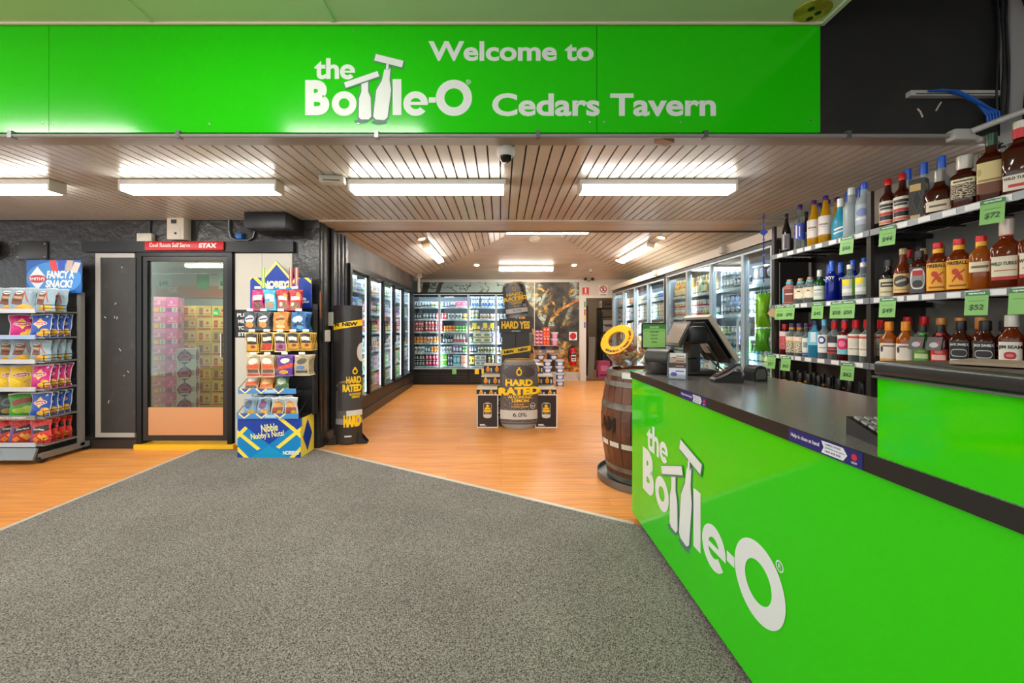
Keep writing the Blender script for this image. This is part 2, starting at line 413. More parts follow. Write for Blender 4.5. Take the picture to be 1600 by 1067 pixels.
for i in range(n):
    a, b = XL+i*st, XL+(i+1)*st-.012
    qs.append(((a, Y0, zl(a)), (a, YB-(a-XL), zl(a)), (b, YB-(b-XL), zl(b)), (b, Y0, zl(b))))
    a, b = XR-i*st, XR-(i+1)*st+.012
    qs.append(((b, Y0, zr(b)), (b, YB-(XR-b), zr(b)), (a, YB-(XR-a), zr(a)), (a, Y0, zr(a))))
    a, b = YB-i*st, YB-(i+1)*st+.008
    if i < n-1: qs.append(((XL+(YB-a), a, zb(a)), (XR-(YB-a), a, zb(a)), (XR-(YB-b), b, zb(b)), (XL+(YB-b), b, zb(b))))
slats('rear_ceiling_board', ceil2, qs, SLATR, .01)

# --- bulkhead over the opening, high front ceiling, right front wall
struct(MB().box(-8, YS, ZC, 2.9, YS+.12, 4.3, 0, d=1).build('wall_bulkhead', [FASCIA, M('bulkhead_soffit', (150, 142, 134), .5)]))
struct(MB().box(-8, -4.9, ZF, 1.84, YS, ZF+.1).build('ceiling_front', HICEIL))
struct(MB().box(1.84, -4.9, 4.2, 3.0, YS, 4.3).box(1.84, -4.9, ZF+.1, 1.9, YS, 4.2).build('ceiling_void', FASCIA))
struct(MB().box(1.835, -4.9, ZF-.012, 1.86, YS-.012, ZF+.02).build('trim_3', M('ceiling_edge_trim', (206, 214, 192), .5)))
struct(MB().box(-8, YS-.03, ZF-.012, 1.84, YS-.016, ZF).build('trim_4', M('cornice_trim', (214, 206, 178), .5)))
for jx in (-5.4, -2.0, -.96, 2.4):
    if jx < 1.8: struct(MB().box(jx-.012, -4.9, ZF-.006, jx+.012, YS-.03, ZF).build('trim_%d' % (5+int(jx+6)), HICEIL))
wf = struct(MB().box(2.9, -4.9, 0, 3.0, YS, 4.3).build('wall_front_right', CLAD))
for i in range(34):
    y0 = YS-.005-i*.21; MB().box(2.885, y0-.204, 0, 2.9, y0, 4.2).build('cladding_board', CLAD, wf)
stain = MB().lathe([(0, -.004), (.098, -.004), (.1, 0)], 28, ax=1, ay=.8).build('ceiling_patch', M('yellow_stain', (176, 170, 52), .6, mottle=(9, (140, 132, 40), .45, .6)), None, (1.72, 2.19, ZF-.001), (0, 0, .25))
tag(stain, 'round yellowed patch with dark screw holes on the green-tinted high ceiling', 'patch')
for dx, dy in ((-.025, -.01), (.04, .002), (.035, .045)):
    MB().lathe([(0, -.001), (.016, -.001), (.018, .003)], 12).build('hole', INK, stain, (dx, dy, -.004))

# --- fluorescent battens
def batten(name, label, c, L=1.17, axis='X', rx=0., ry=0., group='fluorescent batten lights on the ceiling boards', cam=0):
    t = thing(name, label, 'ceiling light', Vector(c)-Vector((0, 0, .004)), 0, group); t.rotation_euler = (rx, ry, 0)
    a = MB(); d = MB(); e = MB()
    if axis == 'X':
        a.box(-L/2, -.058, -.04, L/2, .058, 0); d.box(-L/2+.012, -.052, -.084, L/2-.012, .052, -.04, 1, d=0); w = ((-L/2-.004, -.06, -.086, -L/2+.012, .06, 0), (L/2-.012, -.06, -.086, L/2+.004, .06, 0))
    else:
        a.box(-.058, -L/2, -.04, .058, L/2, 0); d.box(-.052, -L/2+.012, -.084, .052, L/2-.012, -.04, 1, d=0); w = ((-.06, -L/2-.004, -.086, .06, -L/2+.012, 0), (-.06, L/2-.012, -.086, .06, L/2+.004, 0))
    a.build('body', BATTEN, t); d.build('diffuser', [TUBEM, TUBES], t)
    for q in w: MB().box(*q).build('end_cap', BATTEN, t)
    return t
YL = 3.02
for cx, l in ((-3.96, 'white fluorescent batten on the front ceiling above the chip rack'), (-2.27, 'white fluorescent batten on the front ceiling before the cool-room door'),
              (-.555, 'white fluorescent batten on the front ceiling between dome camera and smoke alarm'), (1.178, 'white fluorescent batten on the front ceiling near the spirit shelves')):
    batten('fluorescent_batten', l, (cx, YL, ZC))
sl = math.atan(PITCH)
def on_left(px, py):
    a, b = (px-CX)/F, (CY-py)/F; Y = (ZR-PITCH*XL-EYE)/(b-PITCH*a); return Vector((a*Y, Y, EYE+b*Y))
def on_right(px, py):
    a, b = (px-CX)/F, (CY-py)/F; Y = (ZR+PITCH*XR-EYE)/(b+PITCH*a); return Vector((a*Y, Y, EYE+b*Y))
def on_back(px, py):
    a, b = (px-CX)/F, (CY-py)/F; Y = (ZR+PITCH*YB-EYE)/(b+PITCH); return Vector((a*Y, Y, EYE+b*Y))
p = on_left(677, 392); batten('fluorescent_batten', 'white fluorescent batten on the rear ceiling slope over the fridge doors', p, 1.45, 'Y', 0, -sl)
p = on_right(992, 392); batten('fluorescent_batten', 'white fluorescent batten on the rear ceiling slope over the beer coolers', p, 1.5, 'Y', 0, sl)
p = on_back(822, 416); batten('fluorescent_batten', 'white fluorescent batten low on the back ceiling slope above the mural', p, 1.17, 'X', -sl)
t = batten('fluorescent_batten', 'white fluorescent batten hung high under the rear ceiling ridge', (wx(855, 6.4), 6.4, 2.86), 1.34)
for s_ in (-.35, .25): MB().tube([(s_, 0, 0), (s_, 0, zl(XM)-2.86-.12)], .006, 6).build('hanging_rod', BATTEN, t)
for cx, l in ((-3.7, 'white fluorescent batten on the high pale ceiling over the shop entrance, by the chip rack'), (-1.25, 'white fluorescent batten on the high pale ceiling over the carpet')):
    batten('fluorescent_batten', l, (cx, 1.13, ZF), group='fluorescent battens on the high front ceiling')
for cx, l in ((-3.7, 'added unseen fluorescent batten on the entrance ceiling, outer row, away from the counter'), (.4, 'added unseen fluorescent batten on the entrance ceiling, outer row, beside the counter')):  # unseen outer row, added to light the front of the shop
    batten('fluorescent_batten', l, (cx, -1.3, ZF), group='fluorescent battens on the high front ceiling')
# --- downlights
DL = M('downlight_lens', (255, 214, 150), .3, emit=60.)
DLR = M('downlight_ring', (225, 205, 178), .4)
for (px, py, fn, rot, l) in ((659, 373, on_left, (0, -sl, 0), 'round downlight on the left rear slope in front of the batten'), (745, 414, on_back, (-sl, 0, 0), 'round downlight low on the back slope over the drinks cooler'),
        (897, 414, on_back, (-sl, 0, 0), 'round downlight low on the back slope over the mural'), (1033, 371, on_right, (0, sl, 0), 'round downlight on the right rear slope in front of the batten'), (966, 407, on_right, (0, sl, 0), 'round downlight on the right rear slope behind the batten')):
    t = thing('downlight', l, 'ceiling light', fn(px, py), 0, 'round downlights in the rear ceiling'); t.rotation_euler = rot
    MB().lathe([(.045, -.004), (.07, -.012), (.085, -.002), (.085, .004)], 20).build('trim_ring', DLR, t, smooth=40)
    MB().lathe([(0, -.006), (.044, -.006), (.044, 0)], 16).build('lens', DL, t)
# ---------------------------------------------------------------- green sign and service counter
def green(name, c, bump):
    return M(name, c, .07 if 'counter' in name else .16, spec=.45, bump=bump)
SIGNG = green('green_sign_panel', (28, 200, 2), (1.1, .12))
CTRG = green('green_counter_panel', (52, 206, 0), (.8, .02))
LOGOW = M('logo_white', (228, 232, 230), .4)
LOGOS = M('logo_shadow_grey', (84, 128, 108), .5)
def poly_flat(mb, pts, d, m=0):
    mb.face([(x, -d, z) for x, z in pts], m=m); return mb
def ring(mb, cx, cz, ro, ri, d, m=0, n=40, rz=1.):
    for i in range(n):
        a, b = 2*math.pi*i/n, 2*math.pi*(i+1)/n
        mb.face([(cx+r*math.cos(t), -d, cz+r*rz*math.sin(t)) for r, t in ((ri, a), (ro, a), (ro, b), (ri, b))], m=m)
def letter_e(mb, cx, cz, ro, ri, d, n=44):
    g0, g1 = -math.radians(38), math.radians(-7)          # open mouth below the bar
    for i in range(n):
        a, b = g1+(2*math.pi+g0-g1)*i/n, g1+(2*math.pi+g0-g1)*(i+1)/n
        mb.face([(cx+r*math.cos(t), -d, cz+r*math.sin(t)) for r, t in ((ri, a), (ro, a), (ro, b), (ri, b))])
    h = ro*math.sin(-g1); e = d+.25; mb.face([(cx-ri*1.1, -e, cz-h), (cx+ro*.99, -e, cz-h), (cx+ro*.99, -e, cz+h*1.2), (cx-ri*1.1, -e, cz+h*1.2)])
def logo(parent, mat, u):
    """the shop logo; drawing units from the lower left of the B, u metres each; mat places it"""
    def put(mb, name, mt): mb.v = [tuple(mat @ (Vector(p)*u if True else p)) for p in mb.v]; return mb.build(name, mt, parent)
    D, D2 = 1.0, 2.2
    def Q(x, y): return (x-62, 275-y)
    def rect(mb, x0, y0, x1, y1, d=D, m=0): poly_flat(mb, [Q(x0, y1), Q(x1, y1), Q(x1, y0), Q(x0, y0)], d, m)
    def word(s, x0, y0, x1, y1, off):
        t = text_mb(s, x1-x0, y1-y0, off, 0, 0); q = Q(x0, y1); t.v = [(a+q[0], -D, c+q[1]) for a, b, c in t.v]; return t
    put(word('th', 95, 72, 183, 147, .03), 'logo_lettering', LOGOW)
    o = MB(); q = Q(213, 121); letter_e(o, *q, 27, 12, D); put(o, 'logo_letter', LOGOW)
    put(word('B', 62, 150, 148, 275, .055), 'logo_letter', LOGOW)
    o = MB(); q = Q(201, 234); ring(o, *q, 44, 19, D); put(o, 'logo_letter', LOGOW)
    o = MB(); rect(o, 374, 147, 405, 275); put(o, 'logo_letter', LOGOW)
    o = MB(); q = Q(456, 234); letter_e(o, *q, 44, 20, D); put(o, 'logo_letter', LOGOW)
    o = MB(); rect(o, 503, 212, 527, 231); put(o, 'logo_letter', LOGOW)
    o = MB(); q = Q(592.5, 213.5); ring(o, *q, 64.5, 34, D, n=56); put(o, 'logo_letter', LOGOW)
    o = MB(); q = Q(644, 157); ring(o, *q, 8.5, 6.6, D, n=20)
    t = text_mb('R', 6.5, 8, .01, 0, 0); t.v = [(a+q[0]-3.2, -D, c+q[1]-4) for a, b, c in t.v]; o.add(t); put(o, 'registered_mark', LOGOW)
    b1 = [(263, 150), (287, 150), (287, 192), (296, 214), (298, 281), (289, 291), (262, 291), (253, 283), (255, 214), (263, 192)]
    b2 = [(345, 112), (367, 108), (363, 150), (369, 186), (356, 284), (344, 294), (314, 291), (305, 281), (316, 186), (336, 152)]
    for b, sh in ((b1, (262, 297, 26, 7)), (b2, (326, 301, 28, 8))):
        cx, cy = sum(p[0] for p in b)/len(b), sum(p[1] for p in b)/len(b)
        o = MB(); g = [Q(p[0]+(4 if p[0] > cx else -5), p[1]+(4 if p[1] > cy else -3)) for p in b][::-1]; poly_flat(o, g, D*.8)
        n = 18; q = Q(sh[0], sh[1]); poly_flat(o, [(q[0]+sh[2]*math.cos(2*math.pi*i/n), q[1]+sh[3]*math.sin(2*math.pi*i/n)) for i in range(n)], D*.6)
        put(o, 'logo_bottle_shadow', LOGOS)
        o = MB(); poly_flat(o, [Q(*p) for p in b][::-1], D2); put(o, 'logo_bottle', LOGOW)
    for cx, cy, hl, ht, an in ((264, 149, 63, 10, 19), (361, 82, 51, 12, -14)):
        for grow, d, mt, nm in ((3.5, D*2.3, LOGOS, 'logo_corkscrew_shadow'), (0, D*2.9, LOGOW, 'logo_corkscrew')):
            a = math.radians(an); o = MB(); q = Q(cx, cy+grow*.4); pts = []
            for x, z in ((-hl-grow, -ht-grow), (hl+grow, -ht-grow), (hl+grow, ht+grow), (-hl-grow, ht+grow)): pts.append((q[0]+x*math.cos(a)-z*math.sin(a), q[1]+x*math.sin(a)+z*math.cos(a)))
            poly_flat(o, pts, d)
            if cx > 300: poly_flat(o, [Q(350-grow, 114), Q(359+grow, 114), Q(361+grow, 92), Q(352-grow, 92)], d)
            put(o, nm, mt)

sign = thing('shop_sign', 'long glossy green fascia sign with white welcome lettering over the opening', 'sign', (-2, YS-.012, 2.395))
def sb(mb, name, mt): mb.v = [(x+2, y-YS+.012, z-2.395) for x, y, z in mb.v]; return mb.build(name, mt, sign)
for x0, x1 in ((-7.8, -2.609), (-2.606, .55), (.553, 1.84)):
    sb(MB().box(x0, YS-.012, 2.395, x1, YS-.001, 3.008), 'panel', SIGNG)
logo(sign, Matrix.Translation((-1.129+2, 0, 2.494-2.395)), .0016156)
for s, x0, x1, z0, z1 in (('Welcome to', -.4185, .534, 2.806, 2.92), ('Cedars Tavern', -.0517, 1.2377, 2.488, 2.6207)):
    text('lettering', s, x0+2, 0, z0-2.395, x1-x0, z1-z0, LOGOW, sign, .028)
for px, py in ((66, 192), (82, 192), (560, 193), (922, 190), (944, 190), (328, 193), (553, 49), (1064, 191), (1266, 189)):
    MB().lathe([(.007, 0), (.006, .002), (0, .003)], 10).build('screw', CHROME, sign, (wx(px, YS-.012)+2, 0, wz(py, YS-.012)-2.395), (math.pi/2, 0, 0))

CF, CB, CEND, ZT = .87, 1.57, 2.64, .98         # counter front, back, far end, height
TOPM = M('speckled_dark_worktop', (84, 82, 79), .22, spec=.6, mottle=(160, (124, 119, 112), .48, .7))
EDGEM = M('black_worktop_edge', (34, 32, 31), .35)
ctr = thing('service_counter', 'bright green glossy shop counter with white bottle logo', 'counter', (1.2, 1.2, 0))
def cb(mb, name, mt): mb.v = [(x-1.2, y-1.2, z) for x, y, z in mb.v]; return mb.build(name, mt, ctr)
cb(MB().box(CF+.006, -1.4, .05, CB-.04, CEND-.012, ZT-.046), 'carcass', BLACK)
cb(MB().box(CF+.03, -1.4, 0, CB-.08, CEND-.03, .05), 'kick_board', BLACK)
cb(MB().box(CF, -1.4, .045, CF+.006, CEND-.012, ZT-.046), 'front_panel', CTRG)
cb(MB().box(CF, CEND-.012, .045, CB-.04, CEND-.006, ZT-.046), 'end_panel', CTRG)
cm = Matrix(((0, 1, 0, CF-1.2), (-1, 0, 0, 2.43-1.2), (0, 0, 1, .288), (0, 0, 0, 1)))
logo(ctr, cm, .00205)
wt = thing('worktop', 'dark speckled stone-look worktop along the green counter', 'worktop', (1.2, 1.2, ZT))
MB().box(CF-.01-1.2, -2.6, -.044, CB-1.2, CEND-1.2, 0, 0, f=1, l=1, b=1, r=1).build('slab', [TOPM, EDGEM], wt)
def on_edge(y0): return Matrix(((0, 1, 0, CF-.0105), (-1, 0, 0, y0), (0, 0, 1, 0), (0, 0, 0, 1)))
NAVY = M('navy_sticker', (30, 32, 110), .4); STW = M('sticker_white', (226, 228, 236), .4); STR = M('sticker_red', (206, 40, 60), .4)
for y0, y1, big in ((1.9, 1.657, 0), (1.185, .943, 1)):
    st = thing('edge_sticker', 'navy help sticker with white arrow on the worktop edge, '+('toward the raised bench' if big else 'toward the till'), 'sticker', (0, 0, 0), 0, 'help stickers on the worktop edge')
    mt = on_edge(y0); L = y0-y1; z0 = ZT-.043
    def pp(mb, n, m): mb.v = [tuple(mt @ Vector(p)) for p in mb.v]; return mb.build(n, m, st)
    pp(MB().box(0, -.0006, z0, L, 0, ZT-.003), 'base', NAVY)
    pp(poly_flat(MB(), [(L*.5, z0+.004), (L*.78, z0+.004), (L*.83, z0+.02), (L*.78, z0+.036), (L*.5, z0+.036), (L*.53, z0+.02)], .001), 'arrow', STW)
    t = text_mb('Help is close at hand', L*.43, .014, .02, 0, .0012); t.v = [(a+L*.04, b, c+z0+.014) for a, b, c in t.v]; pp(t, 'lettering', STW)
    for k, s in enumerate(('GAMBLE AWARE', 'gambleaware.nsw.gov.au', '1800 858 858')):
        t = text_mb(s, L*(.2 if k != 1 else .25), .0055, .01, 0, .0014); t.v = [(a+L*.55, b, c+z0+.027-k*.009) for a, b, c in t.v]; pp(t, 'small_print', NAVY)
    o = MB(); n = 14; poly_flat(o, [(L*.91+.008*math.cos(2*math.pi*i/n), z0+.023+.008*math.sin(2*math.pi*i/n)) for i in range(n)], .001); pp(o, 'emblem', STR)
    t = text_mb('NSW', .016, .006, .01, 0, .0012); t.v = [(a+L*.91-.008, b, c+z0+.006) for a, b, c in t.v]; pp(t, 'lettering', STW)

# raised bench at the near end of the counter
hb = thing('raised_bench', 'raised green bench with a thick black top on the counter', 'bench', (1.1, 0, ZT))
MB().box(CF-1.1-.002, -1.4, 0, CF-1.1+.004, .915, .186).build('front_panel', CTRG, hb)
MB().box(CF-1.1+.004, -1.4, 0, .26, .915, .186).build('carcass', BLACK, hb)
MB().rbox(CF-1.1-.012, -1.4, .186, .29, .918, .22, .009, 3).build('top', M('black_bench_top', (46, 45, 45), .28), hb, smooth=40)
MB().box(CF-1.1-.013, -1.4, .181, CF-1.1-.003, .918, .1855).build('edge_bead', GREYM, hb)
# ---------------------------------------------------------------- cool room behind the left wall
CRW = M('cool_room_panel', (206, 212, 204), .5)
struct(MB().box(-7.2, 7.4, 0, -2.64, 7.5, 2.34).box(-7.2, YW+.12, 2.3, -2.64, 7.5, 2.36).box(-2.7, YW+.12, 0, -2.64, 7.5, 2.34).box(-7.3, YW+.12, 0, -7.2, 7.5, 2.34).build('wall_cool_room', CRW))
struct(MB().box(-7.2, YW+.12, .0005, -2.7, 7.4, .012).build('floor_cool_room', M('cool_room_floor', (120, 122, 120), .6)))
batten('fluorescent_batten', 'white fluorescent batten on the cool-room ceiling', (-4.4, 6.3, 2.298), group='lights inside the cool room')
batten('fluorescent_batten', 'added unseen fluorescent batten just inside the cool-room door', (-4.1, 4.75, 2.298), group='lights inside the cool room')  # extra unseen lamp added to brighten the stock behind the glass
ORB = M('sign_reflection_salmon', (214, 150, 118), .5)
bd = tag(MB().box(-6.4, 7.36, 1.8, -4.2, 7.398, 2.02).build('sign_reflection_band', ORB), 'salmon band with white letters, standing in for a sign reflected in door glass', 'panel')  # added band imitates a sign mirrored in the door glass
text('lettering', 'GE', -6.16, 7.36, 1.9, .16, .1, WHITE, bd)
# sliding glass door
dr = struct(thing('door_1', 'x', 'door', ((DX0+DX1)/2, YW, 0)))
del dr['label'], dr['category']
FRM = M('door_black_aluminium', (24, 24, 25), .3, .4)
hw = (DX1-DX0)/2
MB().box(-hw, -.03, .05, -hw+.05, .1, DZ1).box(hw-.05, -.03, .05, hw, .1, DZ1).box(-hw+.05, -.03, DZ1-.04, hw-.05, .1, DZ1).build('door_frame', FRM, dr)
LF = M('door_leaf_frame', (52, 50, 48), .3, .5)
MB().box(-hw+.055, -.02, .085, -hw+.1, .03, 2.0).box(hw-.1, -.02, .085, hw-.055, .03, 2.0).box(-hw+.1, -.02, 1.955, hw-.1, .03, 2.0).box(-hw+.1, -.02, .085, hw-.1, .03, .14).build('leaf_frame', LF, dr)
MB().box(-hw+.1, -.004, .43, hw-.1, .004, 1.955).build('pane', PANE('door_glass', (236, 244, 234), .55), dr)
MB().box(-hw+.1, -.012, .14, hw-.1, .012, .43).build('kick_plate', M('brushed_kick_plate', (216, 168, 122), .3, .85), dr)
MB().box(hw-.12, -.03, .95, hw-.11, -.012, 1.2).build('handle', CHROME, dr)
pl = tag(MB().box(wx(343, YW)-.06, YW-.008, wz(493, YW)-.0, wx(343, YW)+.0, YW-.0045, wz(493, YW)+.055).build('door_label', M('green_label', (60, 190, 90), .4)), 'small green pull label on the cool-room door glass', 'label')
text('lettering', 'PULL', wx(343, YW)-.052, YW-.008, wz(493, YW)+.015, .044, .022, WHITE, pl)
struct(MB().box(DX0-.01, YW-.055, 0, DX1+.03, YW+.1, .05).build('trim_20', M('yellow_step_paint', (250, 186, 20), .5)))
# stock in the cool room
PK = [PR('pink_carton_a', (226, 112, 172), [('r', .5, .88, .5, .12, (240, 150, 195)), ('e', .45, .66, .12, .1, (246, 190, 216)), ('r', .3, .56, .26, .035, (246, 190, 216)), ('r', .22, .2, .2, .13, (244, 190, 70)), ('r', .72, .22, .2, .15, (214, 220, 190)), ('r', .66, .22, .02, .13, (90, 90, 80)), ('r', .76, .22, .03, .13, (90, 90, 80))]),
      PR('pink_carton_b', (232, 100, 170), [('r', .5, .9, .5, .1, (216, 120, 190)), ('e', .45, .68, .12, .1, (246, 180, 214)), ('r', .5, .5, .36, .03, (246, 180, 214)), ('r', .26, .2, .2, .12, (150, 70, 170)), ('r', .72, .22, .2, .15, (206, 216, 196)), ('r', .66, .22, .02, .13, (90, 90, 80)), ('r', .76, .22, .03, .13, (90, 90, 80))])]
ca, sa_ = math.cos(.45), math.sin(.45)
for l in range(8):
    for c in range(2):
        q = c*.124+R.uniform(-.002, .002)
        o = MB().box(0, 0, 0, .121, .28, .203).build('pink_carton', PK[c], None, (-4.379+ca*q, 5.0+sa_*q, .012+l*.2045), (0, 0, .45))
        tag(o, 'pink drinks carton with %s panel, %s from the floor in the cool room' % (('yellow', 'purple')[c], ON[l]), 'carton', 'pink cartons in the cool room')
for l in range(7):
    o = MB().box(0, 0, 0, .3, .28, .22).build('pink_carton', PK[0], None, (-5.05, 5.75, .012+l*.2215)); tag(o, 'wide pale pink carton at the cool-room back, %s from the floor' % ON[l], 'carton', 'pale pink cartons at the back of the cool room')
WP = PR('white_purple_carton', (228, 220, 226), [('e', .42, .48, .38, .4, (86, 44, 130)), ('d', .42, .5, .44, .5, (86, 44, 130)), ('e', .42, .5, .3, .2, (222, 92, 70)), ('e', .42, .5, .2, .1, (86, 44, 130)), ('r', .42, .22, .24, .05, (220, 210, 230)), ('r', .86, .5, .08, .16, (170, 160, 175)), ('e', .42, .84, .1, .08, (150, 110, 190))])
for l in range(5):
    o = MB().box(0, 0, 0, .185, .22, .196, 0).build('white_carton', WP, None, (-3.925, 4.8, .012+l*.1975), (0, 0, .45+R.uniform(-.02, .02)))
    tag(o, 'white drinks carton with purple splash, %s from the cool-room floor' % ON[l], 'carton', 'white and purple cartons in the cool room')
YC = []
for q, (b, c2, c3) in enumerate((((222, 196, 108), (196, 84, 50), (140, 110, 120)), ((232, 206, 110), (214, 120, 60), (200, 70, 50)), ((206, 176, 96), (180, 90, 60), (120, 110, 120)))):
    YC.append(PR('yellow_carton_%d' % q, b, [('r', .5, .14, .44, .07, c2), ('r', .3, .55, .13, .28, c3), ('e', .3, .55, .1, .16, c2), ('r', .72, .6, .16, .18, (226, 200, 140)), ('e', .72, .62, .1, .12, c2), ('r', .72, .36, .16, .03, (150, 120, 70))]))
for l in range(9):
    for c in range(3):
        o = MB().box(0, 0, 0, .2, .3, .17).build('yellow_carton', YC[(l*2+c) % 3], None, (-4.37+c*.206, 5.42+R.uniform(0, .015), .012+l*.1715))
        tag(o, 'yellow beer carton in the cool room, %s column, %s from the floor' % (('innermost', 'middle', 'door-handle side')[c], ON[l]), 'carton', 'yellow cartons in the cool room')
TK1 = M('clear_ticket', (176, 206, 186), .4); TK2 = M('green_ticket_dark', (96, 160, 104), .4)
rl = tag(MB().tube([(-4.9, 4.62, 1.88), (-3.0, 4.62, 1.88)], .006).box(-4.9, 4.6, 1.87, -4.88, 4.64, 2.3).box(-3.0, 4.6, 1.87, -2.98, 4.64, 2.3).build('ticket_rail', GREYM), 'thin rail hung across the inside of the cool-room door', 'rail')
for px, mt, s in ((257, TK1, '$49'), (318, TK2, ''), (352, TK1, '$58')):
    x = wx(px, 4.62); o = tag(MB().box(-.07, -.001, -.17, .07, .001, 0).build('hanging_ticket', mt, None, (x, 4.612, 1.88)), ('dark green blank ticket' if not s else 'pale price ticket reading '+{'$49': 'forty-nine', '$58': 'fifty-eight'}[s]+' dollars')+' hanging behind the cool-room door', 'ticket', 'tickets hanging in the cool room')
    if s: text('price', s, -.055, -.001, -.14, .1, .06, INK, o)

# ---------------------------------------------------------------- fittings on the black wall
PNL = M('grey_alu_frame', (176, 174, 166), .4, .2)
pf = thing('wall_panel', 'tall dark scuffed door panel in a pale grey frame on the black wall', 'panel', (-3.9, YW, .1))
x0, x1, z0, z1 = wx(152, YW)+3.9, DX0-.03+3.9, .02, 2.035-.1
MB().box(x0, -.02, z0, x1, 0, z0+.045).box(x0, -.02, z1-.045, x1, 0, z1).box(x0, -.02, z0+.045, x0+.05, 0, z1-.045).build('frame', PNL, pf)
MB().box(x0+.05, -.01, z0+.045, x1, -.001, z1-.045).build('infill', M('dark_scuffed_panel', (52, 51, 49), .45, mottle=(9, (70, 68, 66), .55, .8)), pf)
for k in range(9):
    sx, sz = R.uniform(x0+.08, x1-.04), R.uniform(.2, 1.8); a = R.uniform(-1.4, 1.4); l = R.uniform(.005, .018)
    MB().box(-l, -.0006, -.004, l, 0, .004).build('scuff_mark', M('chip_white', (200, 196, 186), .6), pf, (sx, -.0102, sz), (0, a, 0))
pb = tag(MB().box(DX1+.02, YW-.008, .03, wx(457, YW), YW, 2.035).build('wall_board', M('beige_wall_board', (203, 199, 186), .45)), 'plain beige board on the black wall behind the nut stand', 'panel')
for px0, px1, l in ((366, 412, 'x'),): MB().box(wx(410, YW)-.002, YW-.009, .03, wx(410, YW)+.002, YW-.0075, 2.035).build('joint', M('joint_grey', (160, 157, 146), .5), pb)
rail = tag(MB().box(wx(135, YW), YW-.05, 2.045, wx(462, YW), YW, 2.155).build('door_track', BLACKM), 'black sliding-door track above the cool-room door', 'track')
rs = thing('track_sign', 'red sign with white lettering on the black door track', 'sign', (wx(227, YW-.06), YW-.06, 2.055))
rw = wx(350, YW-.06)-wx(227, YW-.06)
MB().rbox(0, -.012, 0, rw, .01, .095, .01, 2).build('board', M('red_sign', (206, 24, 32), .35), rs, smooth=40)
text('lettering', 'Cool Room Self Serve', .05, -.012, .035, rw*.52, .042, WHITE, rs, .03); text('lettering', 'STAX', rw*.69, -.012, .025, rw*.23, .05, WHITE, rs, .05, shear=.1)
MB().box(.05, -.0138, .052, .05+rw*.52, -.0128, .058).build('strike_line', M('red_sign', (206, 24, 32)), rs)
jb = lambda n, l, px0, py0, px1, py1, d, m, cat='box': tag(MB().rbox(wx(px0, YW), YW-d, wz(py1, YW), wx(px1, YW), YW, wz(py0, YW), .006, 2).build(n, m, smooth=40), l, cat)
OFFW = M('off_white_plastic', (206, 200, 186), .45)
o = jb('junction_box', 'small off-white junction box above the door track', 220, 366, 243, 379, .05, OFFW)
MB().tube([(wx(236, YW), YW-.012, wz(366, YW)), (wx(236, YW), YW-.012, ZC)], .007).build('conduit', BLACK, o)
o = jb('alarm_unit', 'beige rectangular alarm unit above the red door-track sign', 273, 342, 299, 377, .1, M('beige_plastic', (214, 204, 186), .45), 'alarm')
for px0, py0, px1, py1, mt in ((280, 347, 288, 353, INK), (279, 359, 294, 375, OFFW)):
    MB().box(wx(px0, YW), YW-.104, wz(py1, YW), wx(px1, YW), YW-.1, wz(py0, YW)).build('panel', mt, o)
MB().lathe([(.012, 0), (.01, .006), (0, .007)], 10).build('knob', INK, o, (wx(287, YW), YW-.104, wz(368, YW)), (math.pi/2, 0, 0))
o = tag(MB().rbox(wx(381, 3.8), 3.8, wz(356, 3.8), wx(446, 3.8), YW-.002, 2.372, .006, 2).build('black_duct', BLACKM, smooth=40), 'black metal duct box fixed under the ceiling by the corner', 'duct')
cd = thing('wall_conduit', 'bent grey conduit with a blue coupling above the door track', 'conduit', (wx(378, YW), YW, wz(376, YW)))
MB().tube([(-.12, -.02, .28), (-.12, -.02, .1), (-.1, -.02, .03), (-.05, -.02, 0), (.08, -.02, 0), (.13, -.02, .03), (.15, -.02, .1), (.15, -.02, .2)], .011, 8).build('pipe', GREYM, cd, smooth=60)
MB().rbox(-.035, -.055, .01, .03, 0, .07, .008, 2).build('coupling', M('blue_plastic', (34, 104, 190), .4), cd, smooth=40)
o = jb('blank_plate', 'dark screwed metal cover plate on the black wall above the chip rack', 26, 377, 76, 405, .015, M('dark_plate', (58, 58, 57), .35, .3), 'plate')
for px, py in ((30, 381), (72, 381), (30, 401), (72, 401)): MB().lathe([(.007, 0), (0, .003)], 8).build('screw', CHROME, o, (wx(px, YW), YW-.015, wz(py, YW)), (math.pi/2, 0, 0))
sp = thing('wall_speaker', 'round black speaker on the wall above the chip rack', 'speaker', (wx(-12, YW), YW, wz(390, YW)))
MB().lathe([(.1, 0), (.1, .08), (.07, .1), (.03, .085), (0, .085)], 20).build('cone', BLACK, sp, (0, 0, 0), (math.pi/2, 0, 0), smooth=40)
ms = tag(MB().box(wx(369, YW), YW-.014, wz(527, YW), wx(409, YW), YW-.008, wz(484, YW)).build('step_sign', M('black_sign', (28, 28, 28), .45)), 'black sign with white step-warning words beside the cool-room door', 'sign')
for k, s in enumerate(('PLEASE', 'MIND', 'YOUR', 'STEP')):
    text('lettering', s, wx(372, YW)+(.01 if k else 0), YW-.014, wz(495+k*10, YW), .032*len(s), .038, WHITE, ms, .03)
